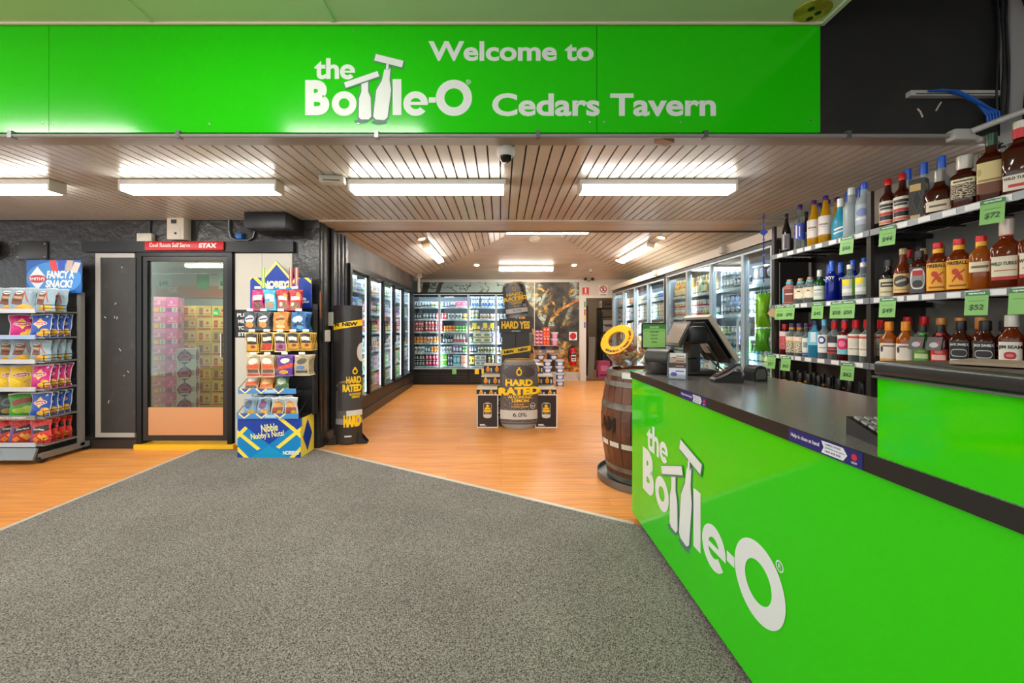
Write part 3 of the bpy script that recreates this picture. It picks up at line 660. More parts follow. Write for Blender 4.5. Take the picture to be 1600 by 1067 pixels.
# corner conduits on the wall return
for y, r_, l in ((4.2, .012, 'thin black conduit on the wall return nearest the corner'), (4.42, .022, 'thick black conduit running down the wall return'), (4.66, .011, 'thin black conduit with a cleat beside the fridge frame'), (4.78, .011, 'black conduit against the fridge frame')):
    o = tag(MB().tube([(XL+.02, y, .14), (XL+.02, y, ZR)], r_, 8).build('wall_conduit', BLACK, smooth=60), l, 'conduit', 'black conduits on the wall return')
for y, z0, z1, l, mt in ((4.4, 1.28, 1.43, 'pale power-point box above the tall promo stand', OFFW), (4.26, 1.11, 1.235, 'off-white double power point beside the promo stand', OFFW), (4.165, 1.36, 1.64, 'small narrow orange strip on the corner of the wall', M('orange_strip', (196, 120, 70), .5))):
    w_ = .005 if 'strip' in l else .05
    o = tag(MB().rbox(XL, y-(.012 if 'strip' in l else .045), z0, XL+w_, y+(.012 if 'strip' in l else .045), z1, .004, 2).build('wall_strip' if 'strip' in l else 'power_point', mt, smooth=40), l, 'fitting')
# ---------------------------------------------------------------- snack bags
def bag_mb(w, h, d, seed=0, nx=9, ny=11):
    rr = random.Random(seed); mb = MB(); ph = [rr.uniform(0, 6.3) for _ in range(6)]
    def pt(u, v, s):
        e = (1-abs(2*u-1)**2.6)*min(1, (math.sin(math.pi*min(max((v-.04)/.92, 0), 1))+1e-6)**.55)
        wr = .12*math.sin(9*u+ph[0]+4*v)*math.sin(7*v+ph[1])+.07*math.sin(17*u-6*v+ph[2])
        x = (u-.5)*w*(1-.1*math.sin(math.pi*v)+.03*math.sin(11*v+ph[5]))+.006*math.sin(5*v+ph[2]); y = -s*d/2*e*(1+wr)+.004*math.sin(5*u+ph[3])*(abs(2*v-1)**4)
        return (x, y, v*h+.004*math.sin(6*u+ph[4])*(1 if v > .5 else 0))
    mb.pt = lambda u, v: pt(u, v, 1)
    for s in (1, -1):
        k = len(mb.v)
        for j in range(ny+1):
            for i in range(nx+1): mb.v.append(pt(i/nx, j/ny, s))
        for j in range(ny):
            for i in range(nx):
                a = j*(nx+1)+i; q = (a, a+1, a+nx+2, a+nx+1); uv = [(i/nx, j/ny), ((i+1)/nx, j/ny), ((i+1)/nx, (j+1)/ny), (i/nx, (j+1)/ny)]
                if s < 0: q = q[::-1]; uv = [(.02, y) for x, y in uv[::-1]]
                mb.idx(k, q, uv, 0)
    return mb
CHIP = (240, 186, 60); CHIP2 = (226, 160, 50)
def smith(name, base, brand=True, extra=()):
    return PR(name, base, list(extra)+[('e', .78, .2, .2, .16, CHIP2), ('e', .62, .12, .22, .1, CHIP), ('e', .84, .26, .1, .07, (250, 206, 96)), ('d', .5, .58, .25, .24, (250, 205, 40)), ('e', .5, .57, .34, .1, (240, 236, 230)), ('e', .5, .57, .31, .082, (206, 32, 50)),
        ('r', .5, .975, .5, .025, (200, 205, 210)), ('d', .8, .86, .07, .06, (190, 206, 226)), ('r', .015, .5, .015, .5, (200, 206, 210)), ('r', .985, .5, .015, .5, (200, 206, 210))], .28, .6, bump=(9, .5))
BAGM = {
 'blue': (smith('chip_bag_blue', (16, 76, 176)), "Smith's", WHITE, .57), 'pink': (smith('chip_bag_pink', (206, 16, 124)), "Smith's", WHITE, .57),
 'yellow': (smith('chip_bag_yellow', (246, 204, 22)), "Smith's", WHITE, .57),
 'green': (PR('chip_bag_green', (72, 158, 52), [('e', .7, .25, .26, .16, (190, 206, 90)), ('e', .35, .22, .24, .12, (160, 190, 70)), ('r', .5, .62, .4, .11, (150, 56, 50), 12), ('r', .5, .97, .5, .03, (210, 214, 210))], .3), '', WHITE, .6),
 'light blue': (PR('chip_bag_pale', (146, 172, 186), [('r', .36, .52, .2, .26, (124, 70, 52), -8), ('r', .36, .58, .17, .05, (196, 160, 120), -8), ('r', .36, .44, .14, .03, (60, 44, 40), -8), ('e', .36, .8, .14, .075, (214, 218, 216)), ('r', .36, .8, .1, .02, (60, 70, 84)), ('e', .62, .16, .28, .13, CHIP), ('e', .4, .1, .2, .07, CHIP2), ('r', .5, .975, .5, .025, (190, 200, 206)), ('r', .66, .6, .03, .26, (190, 84, 60), 24)], .3, .6, bump=(9, .5)), '', WHITE, .6),
 'red': (PR('corn_chip_bag_red', (212, 44, 34), [('d', .7, .22, .2, .16, (248, 170, 40)), ('d', .3, .14, .16, .13, (246, 150, 40)), ('d', .5, .3, .12, .1, (250, 190, 60)), ('r', .5, .58, .44, .12, (30, 22, 22), 12), ('r', .08, .4, .06, .4, (96, 70, 160)), ('r', .5, .975, .5, .025, (220, 120, 90))], .3, .6, bump=(9, .5)), 'Doritos', WHITE, .58),
 'dark': (PR('chip_bag_dark', (52, 62, 62), [('e', .5, .6, .3, .2, (96, 110, 108)), ('e', .5, .6, .2, .12, (44, 50, 52)), ('e', .5, .2, .3, .12, (150, 130, 70))], .3), '', WHITE, .6),
}
BAGP = {}
def bag_proto(kind, w, h, d, seed=0):
    key = (kind, w, h, seed)
    if key not in BAGP:
        mt, s, tm, tv = BAGM[kind]; mb = bag_mb(w, h, d, seed); me = mb.mesh('snack_bag', mt, 60); tx = None
        if s:
            t = text_mb(s, .5, .09, .03, 0, 0); t.v = [tuple(Vector(mb.pt(a+.25, c+tv-.045))+Vector((0, -.003, 0))) for a, b, c in t.v]; tx = t.mesh('brand_print', tm)
        BAGP[key] = (me, tx)
    return BAGP[key]
def bag(kind, loc, rz=0., tilt=0., roll=0., w=.2, h=.215, d=.075, seed=0, label='', group=None, name='chip_bag', cat='snack bag'):
    me, tx = bag_proto(kind, w, h, d, seed)
    o = tag(ob(name, me, None, loc, (tilt, roll, rz)), label, cat, group or label+' row')
    if tx: ob('brand_print', tx, o)
    return o

# ---------------------------------------------------------------- chip rack
RK = M('rack_grey_steel', (138, 138, 135), .4, .4); LIP = M('rack_lip_pale', (190, 196, 204), .4)
rk = thing('chip_rack', 'grey steel chip rack on castors with six shelves and a blue header sign', 'display rack', (-4.85, 3.9, 0))
X0, X1, Yf, Yb = -.62, .56, -.17, .16
for x in (X0, X1): MB().box(x-.02, Yb-.03, .06, x+.02, Yb+.01, 1.62).build('post', RK, rk)
MB().box(X0, Yb-.005, .1, X1, Yb, 1.6).build('back_panel', M('rack_dark_mesh', (34, 33, 32), .6), rk)
for x in (X0, X1):
    MB().slab((x-.02, Yf-.04, .09), (x-.02, Yb+.06, .09), (x+.02, Yb+.06, .09), (x+.02, Yf-.04, .09), -.05).build('foot', RK, rk)
    for y in (Yf-.02, Yb+.05):
        c = MB().lathe([(.0, -.014), (.03, -.014), (.034, 0), (.03, .014), (0, .014)], 14).build('castor', BLACK, rk, (x, y, .034), (0, math.pi/2, 0), smooth=40)
SHZ = [1.418, 1.172, .942, .682, .416, .16]
LIPT = ['', '', '', '', 'DISTINCTLY DIFFERENT', '']
for i, z in enumerate(SHZ):
    sh = MB().box(X0, Yf, z-.012, X1, Yb-.005, z).build('shelf', RK, rk)
    lip = MB().box(X0, Yf-.012, z-.018, X1-.08, Yf, z+.022).build('ticket_strip', [LIP, LIP, LIP, LIP, M('rack_lip_grey', (128, 130, 128), .4), LIP][i] if i not in (1,) else M('rack_lip_blue', (150, 176, 214), .4), rk)
    if LIPT[i]: text('lettering', LIPT[i], .1, Yf-.012, z-.008, .3, .018, WHITE, lip)
    wr = MB()
    for k in range(2): wr.tube([(X1-.02, Yf+.01+k*.29, z), (X1-.02, Yf+.01+k*.29, z+.06)], .003, 5)
    wr.tube([(X1-.02, Yf, z+.06), (X1-.02, Yb-.01, z+.06)], .003, 5).tube([(X1-.02, Yf, z+.03), (X1-.02, Yb-.01, z+.03)], .003, 5); wr.build('side_wire', BLACKM, rk)
MB().slab((X0, Yf-.1, .05), (X1-.0, Yf-.1, .05), (X1-.04, Yf-.03, .14), (X0, Yf-.03, .14), .02).build('base_tray', M('rack_base_grey', (132, 138, 140), .35, .4), rk)
MB().lathe([(.03, 0), (.03, .004), (0, .004)], 18).build('base_emblem', M('rack_emblem', (108, 112, 116), .4), rk, (.18, Yf-.072, .1), (math.radians(52), 0, 0))
hd = MB().box(wx(45, 4.02)+4.85, .1, wz(458, 4.02), wx(130, 4.02)+4.85, .112, wz(407, 4.02), 0).build('header_sign', PR('header_blue', (22, 92, 178), [('e', .5, .45, .5, .5, (58, 140, 214)), ('d', .2, .45, .17, .36, (230, 234, 238)), ('e', .2, .43, .17, .12, (196, 34, 44)), ('r', .5, .82, .06, .18, (214, 60, 60), 8), ('r', .64, .84, .06, .16, (40, 80, 180)), ('r', .78, .84, .06, .16, (190, 170, 160), -8), ('r', .9, .78, .06, .16, (210, 200, 190), -14)], .3), rk)
a0 = wx(45, 4.02)+4.85; aw = wx(130, 4.02)-wx(45, 4.02); zb0 = wz(458, 4.02); zh = wz(407, 4.02)-zb0
for s, u, v, ww in (('FANCY A', .37, .44, .5), ('SNACK?', .35, .16, .5)): text('lettering', s, a0+aw*u, .1, zb0+zh*v, aw*ww, zh*.24, WHITE, hd, .05, shear=.15)
text('lettering', "SMITH'S", a0+aw*.06, .0995, zb0+zh*.38, aw*.28, zh*.1, WHITE, hd, .03)
ORD = ['top', 'second', 'third', 'fourth', 'fifth', 'bottom']
def rest_z(me, rot):
    m = rot.to_matrix(); return -min((m @ v.co).z for v in me.vertices)
from mathutils import Euler
def rbag(kind, i, x, Y, where, rz=0, tilt=-.1, roll=0., w=.19, h=.222, d=.05, seed=0):
    me, tx = bag_proto(kind, w, h, d, seed)
    bag(kind, (x, Y, SHZ[i]+.002+rest_z(me, Euler((tilt, roll, rz)))), rz, tilt, roll, w, h, d, seed, '%s snack bag on %s shelf of chip rack, %s' % (kind if kind != 'light blue' else 'pale blue-grey', ORD[i], where), '%s snack bags on the %s shelf of the chip rack' % (kind, ORD[i]))
ENDS = [['light blue', 'light blue', ''], ['blue', 'blue', 'blue', 'blue'], ['light blue']*4, ['pink']*4, ['blue']*4, ['red']*4]
FRONT = [['light blue']*6, ['pink'], ['light blue']*5, ['yellow']*5, ['green', 'dark', 'dark', 'dark'], ['red']*4]
for i in range(6):
    for k, kd in enumerate(ENDS[i]):
        if kd: rbag(kd, i, -4.405-.004*k+(.005 if i == 3 else 0), 3.79+.064*k+(.07 if i == 0 else 0)*(k+1)*.6, ON[k]+' back in the end stack', .12+.03*((i+k) % 3), -.1, 0, .18, (.225, .22, .2, .225, .225, .22)[i], .05, (i+k) % 3)
    for k, kd in enumerate(FRONT[i]):
        rbag(kd, i, -4.615-.122*k, 3.825, ON[k]+' along from the end stack', .55, -.12, 0, .19, (.23, .215, .198, .215, .215, .215)[i], .045, (i*2+k) % 3)

# ---------------------------------------------------------------- nut stand
NB = M('stand_black', (20, 20, 21), .5)
ns = thing('nut_stand', 'tall blue and yellow nut display stand with hanging bags and wire trays', 'display stand', (-2.24, 3.97, 0))
def nx(px, Y=3.83): return wx(px, Y)+2.24
NB_BLUE, NB_CY, NB_Y = (8, 58, 160), (0, 150, 206), (250, 222, 70)
bf = PR('stand_base_print', NB_BLUE, [('d', .5, .4, .64, 1.0, NB_Y), ('d', .5, .4, .56, .88, (0, 132, 200)), ('d', .5, .95, .5, .6, NB_BLUE), ('r', .94, .66, .035, .5, NB_Y, -38), ('r', .94, .66, .035, .5, NB_Y, 38), ('r', .03, .62, .035, .5, NB_Y, 38), ('d', .5, .02, .3, .3, NB_CY)], .35)
bs = PR('stand_side_print', NB_Y, [('d', .5, .5, .36, .42, NB_BLUE), ('r', .04, .9, .06, .1, NB_CY)], .35)
MB().box(nx(371), -.14, .0, nx(470), .13, .385, 0, r=1, t=2).build('base', [bf, bs, NB], ns)
for k, (s, x, z, w_) in enumerate((('Nibble', .26, .27, .17), ("Nobby's Nuts!", .15, .185, .34))):
    text('lettering', s, nx(371)+x*.9, -.14, z-.02, w_*.95, .075, M('cream_print', (250, 236, 150), .5), ns, .02, Matrix.Rotation(-.12, 4, 'Y'))
text('lettering', "NOBBY'S", nx(442), -.14, .035, .155, .04, WHITE, ns, .05)
MB().box(nx(371)+.04, .11, .385, nx(470)+.05, .13, 1.5).build('back_panel', NB, ns)
MB().box(nx(470)+.035, .02, .385, nx(470)+.05, .13, 1.5).build('side_panel', NB, ns)
tl = PR('tray_lip_print', (70, 140, 206), [('d', .12, .9, .1, .9, (240, 226, 150)), ('d', .12, 1.0, .07, .7, (70, 80, 160)), ('d', .4, .9, .1, .9, (240, 226, 150)), ('d', .4, 1.0, .07, .7, (70, 80, 160)), ('d', .7, .9, .1, .9, (240, 226, 150)), ('d', .7, 1., .07, .7, (70, 80, 160)), ('r', .55, .5, .09, .3, (170, 200, 224))], .4)
for z, x0, x1 in ((.385, 371, 467), (.625, 373, 463)):
    MB().box(nx(x0), -.15, z, nx(x1), -.143, z+.05).build('tray_lip', tl, ns)
    wr = MB()
    for k in range(9): wr.tube([(nx(x0)+.02+k*.066, -.143, z+.004), (nx(x0)+.02+k*.066, .105, z+.004)], .003, 5)
    for e in (nx(x0), nx(x1)): wr.tube([(e, -.145, z+.05), (e+.02, .11, z+.22)], .0035, 5)
    for k in range(3): wr.tube([(nx(x0), -.1+k*.08, z+.004), (nx(x1), -.1+k*.08, z+.004)], .003, 5)
    wr.build('wire_tray', BLACKM, ns)
Yh = 4.05
def hx(px): return wx(px, Yh)+2.24
hp = PR('stand_header_print', NB_BLUE, [('r', .0, .75, .03, .9, NB_Y, 38), ('r', .08, .75, .03, .6, NB_Y, -38), ('r', .85, .72, .025, .5, NB_Y, 42), ('r', .85, .72, .025, .5, NB_Y, -42), ('d', .85, 1.0, .1, .16, NB_CY), ('r', .45, .36, .28, .08, (30, 150, 220))], .35)
hdn = MB().prism([(hx(392), wz(482, Yh)), (hx(487), wz(482, Yh)), (hx(487), wz(434, Yh)), (hx(455), wz(434, Yh)), (hx(433), wz(408, Yh)), (hx(411), wz(434, Yh)), (hx(392), wz(434, Yh))], .07, .085, 'XZ').build('header', hp, ns)
for a, b in (((433, 408), (411, 434)), ((433, 408), (455, 434))):
    p0 = Vector((hx(a[0]), .069, wz(a[1], Yh))); p1 = Vector((hx(b[0]), .069, wz(b[1], Yh)))
    MB().face([p0, p0+Vector((0, 0, -.035)), p1+Vector((0, 0, -.035)), p1] if a[0] > b[0] and False else ([p1, p1+Vector((.0, 0, -.035)), p0+Vector((0, 0, -.035)), p0] if b[0] < a[0] else [p0, p0+Vector((0, 0, -.035)), p1+Vector((0, 0, -.035)), p1])).build('header_border', M('header_yellow', (250, 226, 110), .4), hdn)
text('lettering', "NOBBY'S", hx(412), .069, wz(450, Yh), .3, .075, M('cream_white', (246, 240, 210), .5), hdn, .06)
text('lettering', "Nibble", hx(467), .069, wz(469, Yh), .08, .03, WHITE, hdn); text('lettering', "Nobby's Nuts!", hx(464), .069, wz(476, Yh), .13, .032, WHITE, hdn, rot=Matrix.Rotation(-.1, 4, 'Y'))
def nutm(name, base, *sh): return PR('nut_bag_'+name, base, list(sh)+[('r', .5, .97, .5, .03, tuple(min(255, c+50) for c in base)), ('r', .5, .02, .5, .02, tuple(min(255, c+50) for c in base))], .22, .8, bump=(8, .7))
L2 = (236, 230, 214)
NUT = {
 'pink': nutm('pink', (206, 36, 110), ('r', .5, .62, .4, .12, L2), ('e', .5, .25, .4, .18, (120, 84, 70)), ('r', .5, .45, .4, .03, (90, 20, 60))),
 'sky blue': nutm('sky', (64, 176, 214), ('r', .5, .66, .4, .12, L2), ('e', .45, .26, .36, .18, (176, 150, 120)), ('r', .7, .5, .2, .06, (240, 240, 240))),
 'red': nutm('red', (196, 30, 36), ('r', .5, .6, .4, .1, L2), ('e', .5, .22, .44, .2, (150, 110, 90)), ('e', .3, .3, .14, .1, (226, 210, 190)), ('d', .75, .75, .2, .14, (240, 170, 70))),
 'dark silver': nutm('silver', (70, 74, 80), ('e', .5, .6, .36, .2, (226, 226, 222)), ('e', .5, .3, .32, .16, (230, 150, 70)), ('r', .5, .62, .3, .04, (40, 60, 110))),
 'copper': nutm('copper', (206, 130, 50), ('e', .5, .55, .36, .24, (226, 170, 96)), ('r', .5, .62, .3, .06, (150, 70, 30)), ('e', .5, .24, .3, .1, (240, 200, 140))),
 'blue': nutm('blue', (24, 96, 160), ('e', .45, .6, .36, .18, (200, 220, 234)), ('d', .5, .3, .4, .2, (16, 50, 100)), ('e', .6, .2, .24, .1, (90, 170, 210))),
 'gold': nutm('gold', (196, 150, 40), ('r', .5, .5, .42, .44, (44, 34, 24)), ('r', .5, .66, .36, .1, L2), ('r', .5, .26, .4, .16, (230, 160, 40)), ('e', .55, .3, .2, .08, (150, 60, 30))),
 'gold and red': nutm('goldred', (206, 160, 50), ('r', .5, .5, .42, .44, (40, 30, 26)), ('r', .5, .66, .36, .1, L2), ('r', .5, .26, .4, .16, (210, 60, 40))),
 'gold and violet': nutm('goldviolet', (236, 200, 100), ('r', .5, .5, .42, .44, (50, 40, 40)), ('r', .5, .68, .36, .1, L2), ('r', .5, .28, .4, .18, (170, 90, 150)), ('e', .5, .28, .2, .1, (130, 40, 70))),
 'cream and orange': nutm('cream', (196, 170, 130), ('e', .5, .72, .36, .14, L2), ('r', .5, .48, .44, .1, (226, 90, 40)), ('r', .5, .1, .44, .06, (206, 80, 90)), ('r', .5, .28, .4, .08, (110, 90, 70))),
 'purple': nutm('purple', (96, 46, 146), ('e', .5, .74, .3, .12, L2), ('r', .5, .45, .48, .09, (220, 66, 30), 10), ('e', .45, .2, .3, .1, (226, 170, 40))),
 'beige': nutm('beige', (186, 166, 130), ('e', .5, .7, .34, .14, (90, 80, 70)), ('e', .45, .4, .3, .1, (90, 130, 180)), ('r', .5, .2, .4, .06, (70, 64, 56))),
 'green': nutm('green', (90, 130, 80), ('e', .5, .6, .36, .2, (190, 206, 180)), ('r', .5, .3, .4, .1, (50, 90, 50), 12)),
 'orange': nutm('orange', (226, 140, 60), ('e', .5, .6, .36, .2, (240, 180, 110)), ('r', .5, .36, .4, .06, (196, 90, 40), 8)),
 'pale blue': nutm('paleblue', (146, 174, 196), ('e', .4, .62, .28, .22, (90, 100, 116)), ('e', .6, .22, .26, .12, CHIP), ('r', .4, .5, .2, .06, (60, 110, 180))),
 'pale blue and violet': nutm('palevio', (150, 172, 196), ('e', .45, .6, .3, .2, (130, 80, 130)), ('e', .6, .22, .28, .13, CHIP), ('e', .4, .85, .14, .08, (90, 80, 80))),
 'white and orange': nutm('whiteorange', (206, 212, 214), ('e', .5, .6, .36, .2, (226, 160, 80)), ('r', .5, .32, .4, .16, (160, 80, 60)), ('e', .7, .2, .2, .14, (236, 170, 40))),
}
for k, v in NUT.items(): BAGM['n_'+k] = (v, '', WHITE, .6)
def nbag(kind, px, Y, ztop, w, h, row, place='', tilt=0., rz=.0, n=1, dy=.03, d=.02, floor=None):
    for k in range(n):
        x = wx(px, Y); z = ztop-h
        if floor is not None:
            me, _ = bag_proto('n_'+kind, w, h, d, int(px) % 4); z = floor+.002+rest_z(me, Euler((tilt, 0, rz)))
        bag('n_'+kind, (x+k*.002, Y+k*dy, z), rz, tilt, 0, w, h, d, seed=int(px) % 4, name='nut_bag', label='%s nut bag %s, %s' % (kind, row, place+(', %s back' % ON[k] if n > 1 else '')), group='%s nut bags %s of the nut stand' % (kind, row))
def prong(px, Y, z):
    o = MB().tube([(0, 0, 0), (0, 4.078-Y, .0)], .003, 5).build('prong', CHROME, ns, (wx(px, Y)+2.24, Y-3.97, z))
    MB().box(-.03, -.006, -.012, .03, -.002, .012).build('price_tag', M('pale_tag', (226, 224, 218), .5), ns, (wx(px, Y)+2.24, Y-3.97, z+.01))
rows = [('on top nut-stand pegs', 1.63, ((403, 'pink', .115, .2, 2), (422, 'sky blue', .115, .2, 2), (442, 'red', .115, .2, 3), (461, 'red', .115, .2, 2))),
        ('on second nut-stand pegs', 1.415, ((391, 'dark silver', .125, .178, 2), (412, 'dark silver', .125, .178, 3), (439, 'copper', .15, .185, 4), (467, 'blue', .15, .185, 4))),
        ('on third nut-stand pegs', 1.215, ((394, 'gold', .125, .2, 3), (417, 'gold and red', .12, .18, 3), (438, 'gold and violet', .122, .19, 3), (458, 'gold', .12, .175, 4), (478, 'gold', .12, .175, 4))),
        ('on lowest nut-stand pegs', .995, ((396, 'cream and orange', .135, .215, 3), (418, 'cream and orange', .135, .215, 3), (445, 'purple', .16, .205, 3), (472, 'beige', .15, .2, 4)))]
for row, zt, its in rows:
    for px, kd, w_, h_, n in its:
        nbag(kd, px, 3.86, zt, w_, h_, row, '%s from door' % ON[[q[0] for q in its].index(px)], 0, .06, n); prong(px, 3.84, zt+.0095)
for px, c in ((410, (150, 190, 60)), (453, (206, 60, 60)), (462, (214, 90, 80))):
    t = thing('snack_stick', 'thin %s snack stick bundle at the top of the nut stand' % {410: 'green', 453: 'red', 462: 'paler red'}[px], 'snack', (wx(px, 3.84), 3.835, 1.645), 0, '%s snack sticks on the nut stand' % ('green' if c[1] > 150 else 'red'))
    for k in range(3): MB().rbox(-.008+k*.012, 0, 0, .002+k*.012, .008, .2, .003, 1).build('stick', M('stick_%d_%d' % (c[0], k), c if k != 1 else (210, 206, 190), .3), t)
for px, kd, Y in ((392, 'cream and orange', 3.87), (415, 'orange', 3.87), (438, 'green', 3.87), (404, 'cream and orange', 3.945), (428, 'orange', 3.945)): nbag(kd, px, Y, 0, .135, .17, 'in upper nut-stand tray', '%s row, %s bag from door' % (('front', 'back')[Y > 3.9], ON[round((px-391)/23)]), -.45, .1, 1, d=.045, floor=.632)
for px, kd, Y in ((391, 'pale blue', 3.87), (412, 'pale blue and violet', 3.87), (433, 'white and orange', 3.87), (454, 'white and orange', 3.87), (399, 'pale blue', 3.95), (422, 'pale blue', 3.95), (445, 'white and orange', 3.95)): nbag(kd, px, Y, 0, .132, .19, 'in lower nut-stand tray', '%s row, %s bag from door' % (('front', 'back')[Y > 3.9], ON[round((px-391)/22)]), -.12, .1, 1, d=.045, floor=.392)

# ---------------------------------------------------------------- promo totem by the fridge
tm = thing('promo_totem', 'dark lens-shaped cardboard promo stand with yellow tape and a can picture', 'promo stand', (wx(537, 4.3)+.035, 4.33, 0), .15)
W_, D_, H_ = .15, .075, 1.5
def arc(s, n=14):
    out = []
    for i in range(n+1):
        u = i/n; x = -W_+2*W_*u; out.append((x, -s*D_*(1-(2*u-1)**2)))
    return out
tpm = PR('totem_print', (52, 46, 46), [('e', 1.0, .66, .16, .07, (206, 198, 192)), ('r', .62, .26, .5, .12, (96, 92, 92)), ('e', .62, .42, .48, .04, (140, 120, 90)), ('r', .62, .34, .44, .1, (70, 66, 66)), ('r', .75, .22, .25, .02, (214, 210, 204)), ('r', .6, .16, .5, .02, (150, 146, 144)), ('r', .5, .86, .5, .022, (248, 200, 20), 2), ('r', .55, .055, .12, .006, (200, 200, 196))], .35, speck=(60, (66, 60, 60), .62))
for s, nm in ((1, 'front_face'), (-1, 'back_face')):
    mb = MB(); a = arc(s); n = len(a)-1
    for i in range(n):
        (x0, y0), (x1, y1) = a[i], a[i+1]; q = [(x0, y0, .01), (x1, y1, .01), (x1, y1, H_), (x0, y0, H_)]; uv = [(i/n, 0), ((i+1)/n, 0), ((i+1)/n, 1), (i/n, 1)]
        if s < 0: q = q[::-1]; uv = uv[::-1]
        mb.face(q, uv)
    mb.build(nm, tpm, tm, smooth=60)
MB().prism(arc(1)+arc(-1)[::-1][1:-1], H_-.004, H_-.002, 'XY').build('lid', M('totem_card', (60, 54, 52), .5), tm)
TY = M('promo_yellow', (248, 200, 20), .45)
def lens_text(s, x, z, w_, h_, mt, off=.04, tilt=0.):
    t = text_mb(s, w_, h_, off, 0, 0); t.v = [(a+x, -D_*(1-((a+x)/W_)**2)-.0025, c+z+a*tilt) for a, b, c in t.v if True]; t.build('lettering', mt, tm)
lens_text('N  NEW', -.13, 1.27, .24, .042, INK, .05, .05); lens_text('HARD', .0, .66, .14, .075, TY); lens_text('RATED', -.04, .57, .185, .08, TY, .06); lens_text('ALCOHOLIC', .03, .53, .11, .025, TY); lens_text('LEMON', .055, .5, .07, .025, TY); lens_text('HARD', -.03, .19, .17, .13, TY, .08); lens_text('Ô', .06, .755, .05, .08, TY)
for sx, rz in ((1, -.5), (-1, .5)):
    MB().prism([(-.0, 0), (.1, 0), (.1, .012), (.02, .11), (0, .11)], -.05, -.045, 'XZ').prism([(-.0, 0), (.1, 0), (.1, .012), (.02, .11), (0, .11)], .045, .05, 'XZ').box(0, -.05, 0, .1, .05, .006).build('foot', BLACK, tm, (sx*.11, 0, 0), (0, 0, 0 if sx > 0 else math.pi))
# ---------------------------------------------------------------- drinks coolers
PAL = {'ag': ('golden', (196, 136, 50), (226, 208, 160), (240, 230, 200)),
  # colour key: words, base, accent, emblem
 'dk': ('black and silver', (44, 48, 54), (170, 178, 184), (206, 210, 214)), 'gy': ('grey', (150, 158, 164), (96, 104, 112), (226, 230, 232)), 'wh': ('white', (226, 230, 232), (150, 160, 168), (96, 104, 112)),
 'wr': ('white and red', (230, 228, 226), (196, 40, 50), (190, 150, 80)), 'wg': ('white and green', (220, 230, 222), (70, 140, 80), (200, 180, 90)), 'rd': ('red', (206, 36, 52), (236, 120, 126), (240, 220, 220)),
 'cr': ('crimson', (200, 18, 66), (236, 90, 120), (240, 200, 210)), 'pk': ('pink', (226, 110, 150), (240, 190, 206), (200, 40, 90)), 'og': ('orange', (240, 150, 40), (250, 200, 120), (214, 90, 30)), 'ye': ('yellow', (240, 206, 40), (40, 36, 30), (250, 236, 160)),
 'gn': ('bright green', (98, 196, 50), (210, 240, 180), (40, 120, 30)), 'tl': ('teal', (26, 140, 176), (160, 216, 226), (240, 246, 246)), 'nv': ('navy', (30, 56, 120), (170, 190, 220), (240, 240, 240)), 'pu': ('purple', (112, 92, 170), (206, 196, 226), (240, 236, 246)),
 'sa': ('salmon', (234, 156, 132), (246, 206, 190), (214, 90, 80)), 'cm': ('cream', (226, 216, 182), (120, 130, 70), (90, 100, 60)), 'bl': ('blue and white', (206, 222, 238), (40, 96, 190), (30, 70, 160)), 'gd': ('gold and black', (46, 40, 32), (206, 164, 60), (226, 196, 110)),
 'gr': ('green', (60, 120, 84), (180, 206, 170), (226, 210, 130)), 'br': ('brown', (130, 96, 66), (206, 180, 140), (236, 226, 200)), 'ob': ('orange and white', (236, 226, 214), (232, 140, 50), (206, 80, 40))}
def canm(k): n, b, a, e = PAL[k]; return PR('can_'+k, b, [('r', .5, .34, .5, .1, a), ('e', .5, .6, .13, .17, e), ('r', .5, .03, .5, .035, (186, 190, 194)), ('r', .5, .97, .5, .035, (186, 190, 194))], .25, .6)
def ctnm(k): n, b, a, e = PAL[k]; return PR('carton_'+k, b, [('r', .5, .12, .5, .12, a), ('e', .27, .56, .17, .24, e), ('e', .27, .56, .12, .17, a), ('e', .74, .56, .17, .24, e), ('e', .74, .56, .12, .17, a), ('r', .5, .93, .5, .03, a)], .35)
def botm(k): n, b, a, e = PAL[k]; return GL('stubby_'+k, tuple(min(255, c+60) for c in b), b, .6)
IT = {}
def item_mesh(kind, k, w, h):
    key = (kind, k, round(w, 3), round(h, 3))
    if key in IT: return IT[key]
    mb = MB()
    if kind == 'c':
        mb.box(-w/2, 0, 0, w/2, .2, h); IT[key] = mb.mesh('carton', ctnm(k))
    elif kind == 'k':
        n = max(1, round(w/.068)); r = w/2/n; nz = max(1, round(h/.13)); hh = h/nz
        for z in range(nz):
            for i in range(n):
                for d in range(2): mb.lathe([(r*.8, 0), (r*.97, hh*.06), (r*.97, hh*.88), (r*.78, hh*.985), (r*.74, hh*.97)], 10, (-w/2+r+2*r*i, r+2*r*d, z*hh))
        IT[key] = mb.mesh('can_pack', canm(k), 45)
    else:
        r = w/2*.96; mb.lathe([(r*.9, 0), (r, h*.03), (r, h*.55), (r*.8, h*.64), (r*.42, h*.76), (r*.38, h*.93)], 10, (0, r, 0)); m2 = 1
        mb.lathe([(r*.46, h*.92), (r*.46, h*.995), (r*.3, h)], 8, (0, r, 0), m=1); mb.lathe([(r*1.02, h*.12), (r*1.02, h*.46)], 10, (0, r, 0), m=2)
        IT[key] = mb.mesh('stubby', [botm(k), M('crown_cap', (196, 180, 120), .3, .5), M('stubby_label_'+k, PAL[k][2], .5)], 45)
    return IT[key]
NOUN = {'c': ('drinks_carton', 'drinks carton', 'carton'), 'k': ('can_pack', 'can pack', 'cans'), 'b': ('beer_bottle', 'bottle', 'bottle')}
SHO = ['top', 'second', 'third', 'fourth', 'fifth', 'lowest', 'base']
